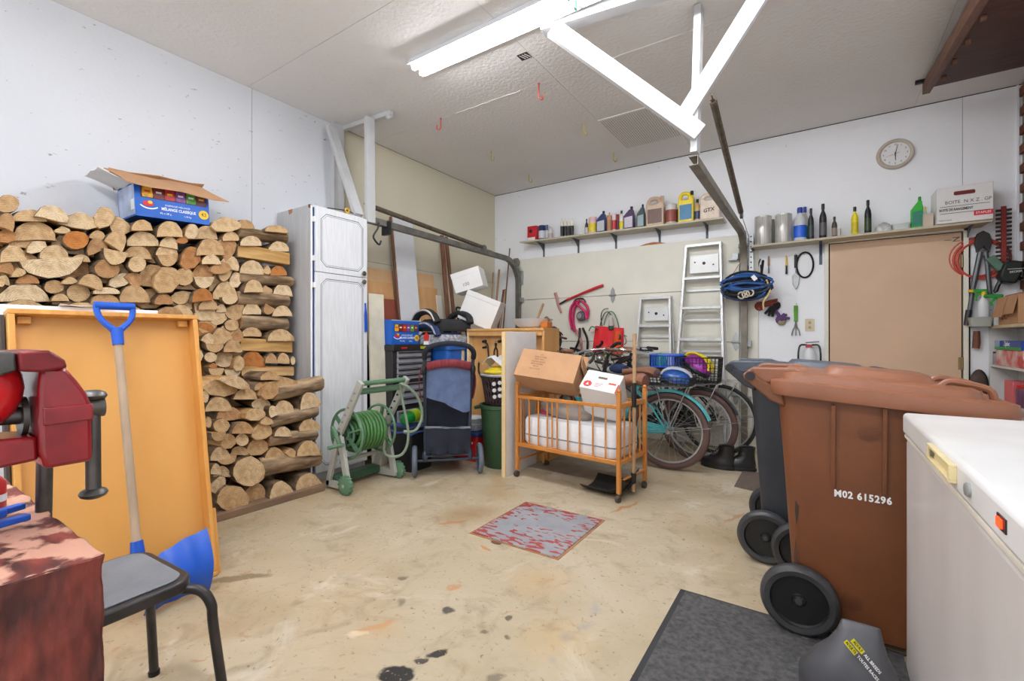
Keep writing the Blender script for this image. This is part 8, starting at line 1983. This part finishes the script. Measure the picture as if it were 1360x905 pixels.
q.loft([[V((p.x, by - 0.02, p.z)) for p in P_], [V((p.x, by + 0.02, p.z)) for p in P_]]).build('jaws', mat('dark_jaw_steel', (50, 48, 48), 0.5, 0.3), t, bevel=0.004)
G().bar(bp_(1299, 337), bp_(1312, 336), 0.02, 0.045, (0, 0, 1)).build('pivot_plate', mat('grey_tool_steel', (92, 94, 98), 0.4, 0.4), t, bevel=0.003)
t = thing('red_cable', 'coiled red cable hanging behind the bolt cutters', 'cable', bp_(1285, 365))
for k, (px, py, r) in enumerate(((1296, 342, 0.155), (1299, 344, 0.145), (1305, 345, 0.15))):
    c = at_y(px, py, 5.085); G().torus((c.x, 5.085 - 0.009 * k, c.z), r, 0.009, 'Y', 28, 7).build('loop', mat('red_cable_rubber', (196, 70, 56), 0.5), t)
# plastic tray with spray bottles
t = thing('wall_tray', 'small grey plastic tray fixed to the wall below the bolt cutters', 'tray', (1.03, 5.02, 1.19))
G().loft([[(x + 1.035, y + 5.02, 1.195) for x, y in rrect(0.11, 0.13, 0.01)], [(x * 1.15 + 1.035, y * 1.05 + 5.02, 1.265) for x, y in rrect(0.11, 0.13, 0.01)]]).build('tray', mat('grey_green_tray', (168, 172, 162), 0.5), t)
def sprayer(label, x, y, z, body, head, nozzle, h=0.20, r=0.032):
    t = thing('spray_bottle', label, 'spray bottle', (x, y, z))
    G().lathe([(r * 0.9, 0), (r, 0.006), (r, h * 0.55), (r * 0.8, h * 0.75), (0.012, h * 0.9), (0.012, h)], 18, T(x, y, z), 0.75).build('bottle', body, t)
    q = G(); q.bar((x + 0.02, y, z + h + 0.03), (x - 0.06, y, z + h + 0.035), 0.022, 0.028); q.build('trigger_head', head, t, bevel=0.005)
    G().tube([(x - 0.02, y, z + h + 0.02), (x - 0.045, y, z + h - 0.015), (x - 0.04, y, z + h - 0.04)], 0.008, 6).build('trigger', head, t)
    G().cyl((x, y, z + h - 0.005), (x, y, z + h + 0.025), 0.016, n=14).build('collar', nozzle, t)
    G().cyl((x - 0.06, y, z + h + 0.035), (x - 0.085, y, z + h + 0.036), 0.012, n=10).build('nozzle', nozzle, t)
M_grn = mat('bright_green_plastic', (40, 160, 60), 0.4)
sprayer('spray bottle with yellow and green trigger standing in the grey wall tray', 1.055, 5.0, 1.268, M_mel, M_grn, M_yel, 0.17)
t = sprayer('white spray bottle with green trigger beside the open cardboard box', 1.135, 4.97, 1.202, M_mel, M_grn, M_grn, 0.19)
# grocery boxes on the middle board
t = carton('food_bag_box', 'blue and green freezer bag box lying on the right shelf', 'box', 1.11, 1.23, 4.42, 4.97, 1.02, 1.085, mat('zip_blue', (30, 74, 160), 0.4))
G().box(1.1085, 1.1098, 4.42, 4.97, 1.02, 1.04).build('green_band', M_grn, t, smooth=0)
G().box(1.1085, 1.1098, 4.86, 4.97, 1.04, 1.085).build('pale_end', mat('pale_blue_print', (160, 190, 220), 0.5), t, smooth=0)
G().at(frame((1.1085, 4.70, 1.062), (0, -1, 0), (-1, 0, 0))).text('Ziploc', 0.05, Matrix.Identity(4), shear=0.2).build('lettering', M_white, t, smooth=0)
carton('red_box', 'red and white carton under the freezer bag box', 'box', 1.115, 1.24, 4.40, 4.96, 0.901, 1.018, mat('red_white_print', (206, 60, 56), 0.5, rgb2=(232, 222, 214), vscale=9))
def tin(name, label, cat, x, y, z, r, h, m, mt, n=18):
    t = thing(name, label, cat, (x, y, z))
    G().lathe([(r * 0.96, 0), (r, 0.003), (r, h * 0.84), (r * 0.97, h * 0.86)], n, T(x, y, z)).build('can', m, t)
    G().lathe([(r * 0.9, h * 0.855), (r * 0.92, h * 0.98), (r * 0.5, h)], n, T(x, y, z)).build('cap', mt, t); return t
tin('spice_tin', 'small grey tin at the far end of the middle right shelf', 'tin', 1.135, 5.04, 0.90, 0.022, 0.10, M_galv, M_black)
tin('spice_tin', 'small red tin on the middle right shelf', 'tin', 1.14, 4.99, 0.90, 0.020, 0.13, M_red, M_white)
carton('pink_box', 'pink box standing on the lower right shelf', 'box', 1.12, 1.2, 4.62, 4.80, 0.634, 0.80, mat('pink_print', (220, 110, 116), 0.5))
tin('jar', 'clear jar with dark contents and red lid on lower right shelf', 'jar', 1.15, 4.50, 0.634, 0.045, 0.15, mat('jam_glass', (110, 70, 96), 0.2), M_red)
tin('sauce_bottle', 'dark red bottle with white band on lower right shelf', 'bottle', 1.15, 4.36, 0.634, 0.042, 0.23, mat('dark_red_glass', (110, 26, 26), 0.2), M_white)
# brush handle and shoe by the shelf
t = thing('wooden_mallet', 'brown wooden tool handle hanging under the grey wall tray', 'tool', at_y(1297, 462, 5.06))
G().tube([at_y(1297, 440, 5.06), at_y(1297, 455, 5.06), at_y(1296, 463, 5.06)], [0.020, 0.024, 0.022], 10).build('handle', mat('red_brown_wood', (120, 72, 52), 0.6), t)
t = thing('work_shoe', 'dark worn shoe hanging toe-up on the wall behind the brown bin', 'shoe', at_y(1299, 520, 5.04))
c = at_y(1299, 512, 5.05)
G().ball((c.x, c.y, c.z), (0.050, 0.035, 0.12), 16, 11).build('upper', mat('worn_brown_leather', (84, 70, 62), 0.8, var=0.2, vscale=20), t)
G().ball((c.x + 0.01, c.y + 0.025, c.z), (0.056, 0.018, 0.125), 16, 11).build('sole', M_black, t)
# brown shelf plank below the lid line (bench edge right of bins)
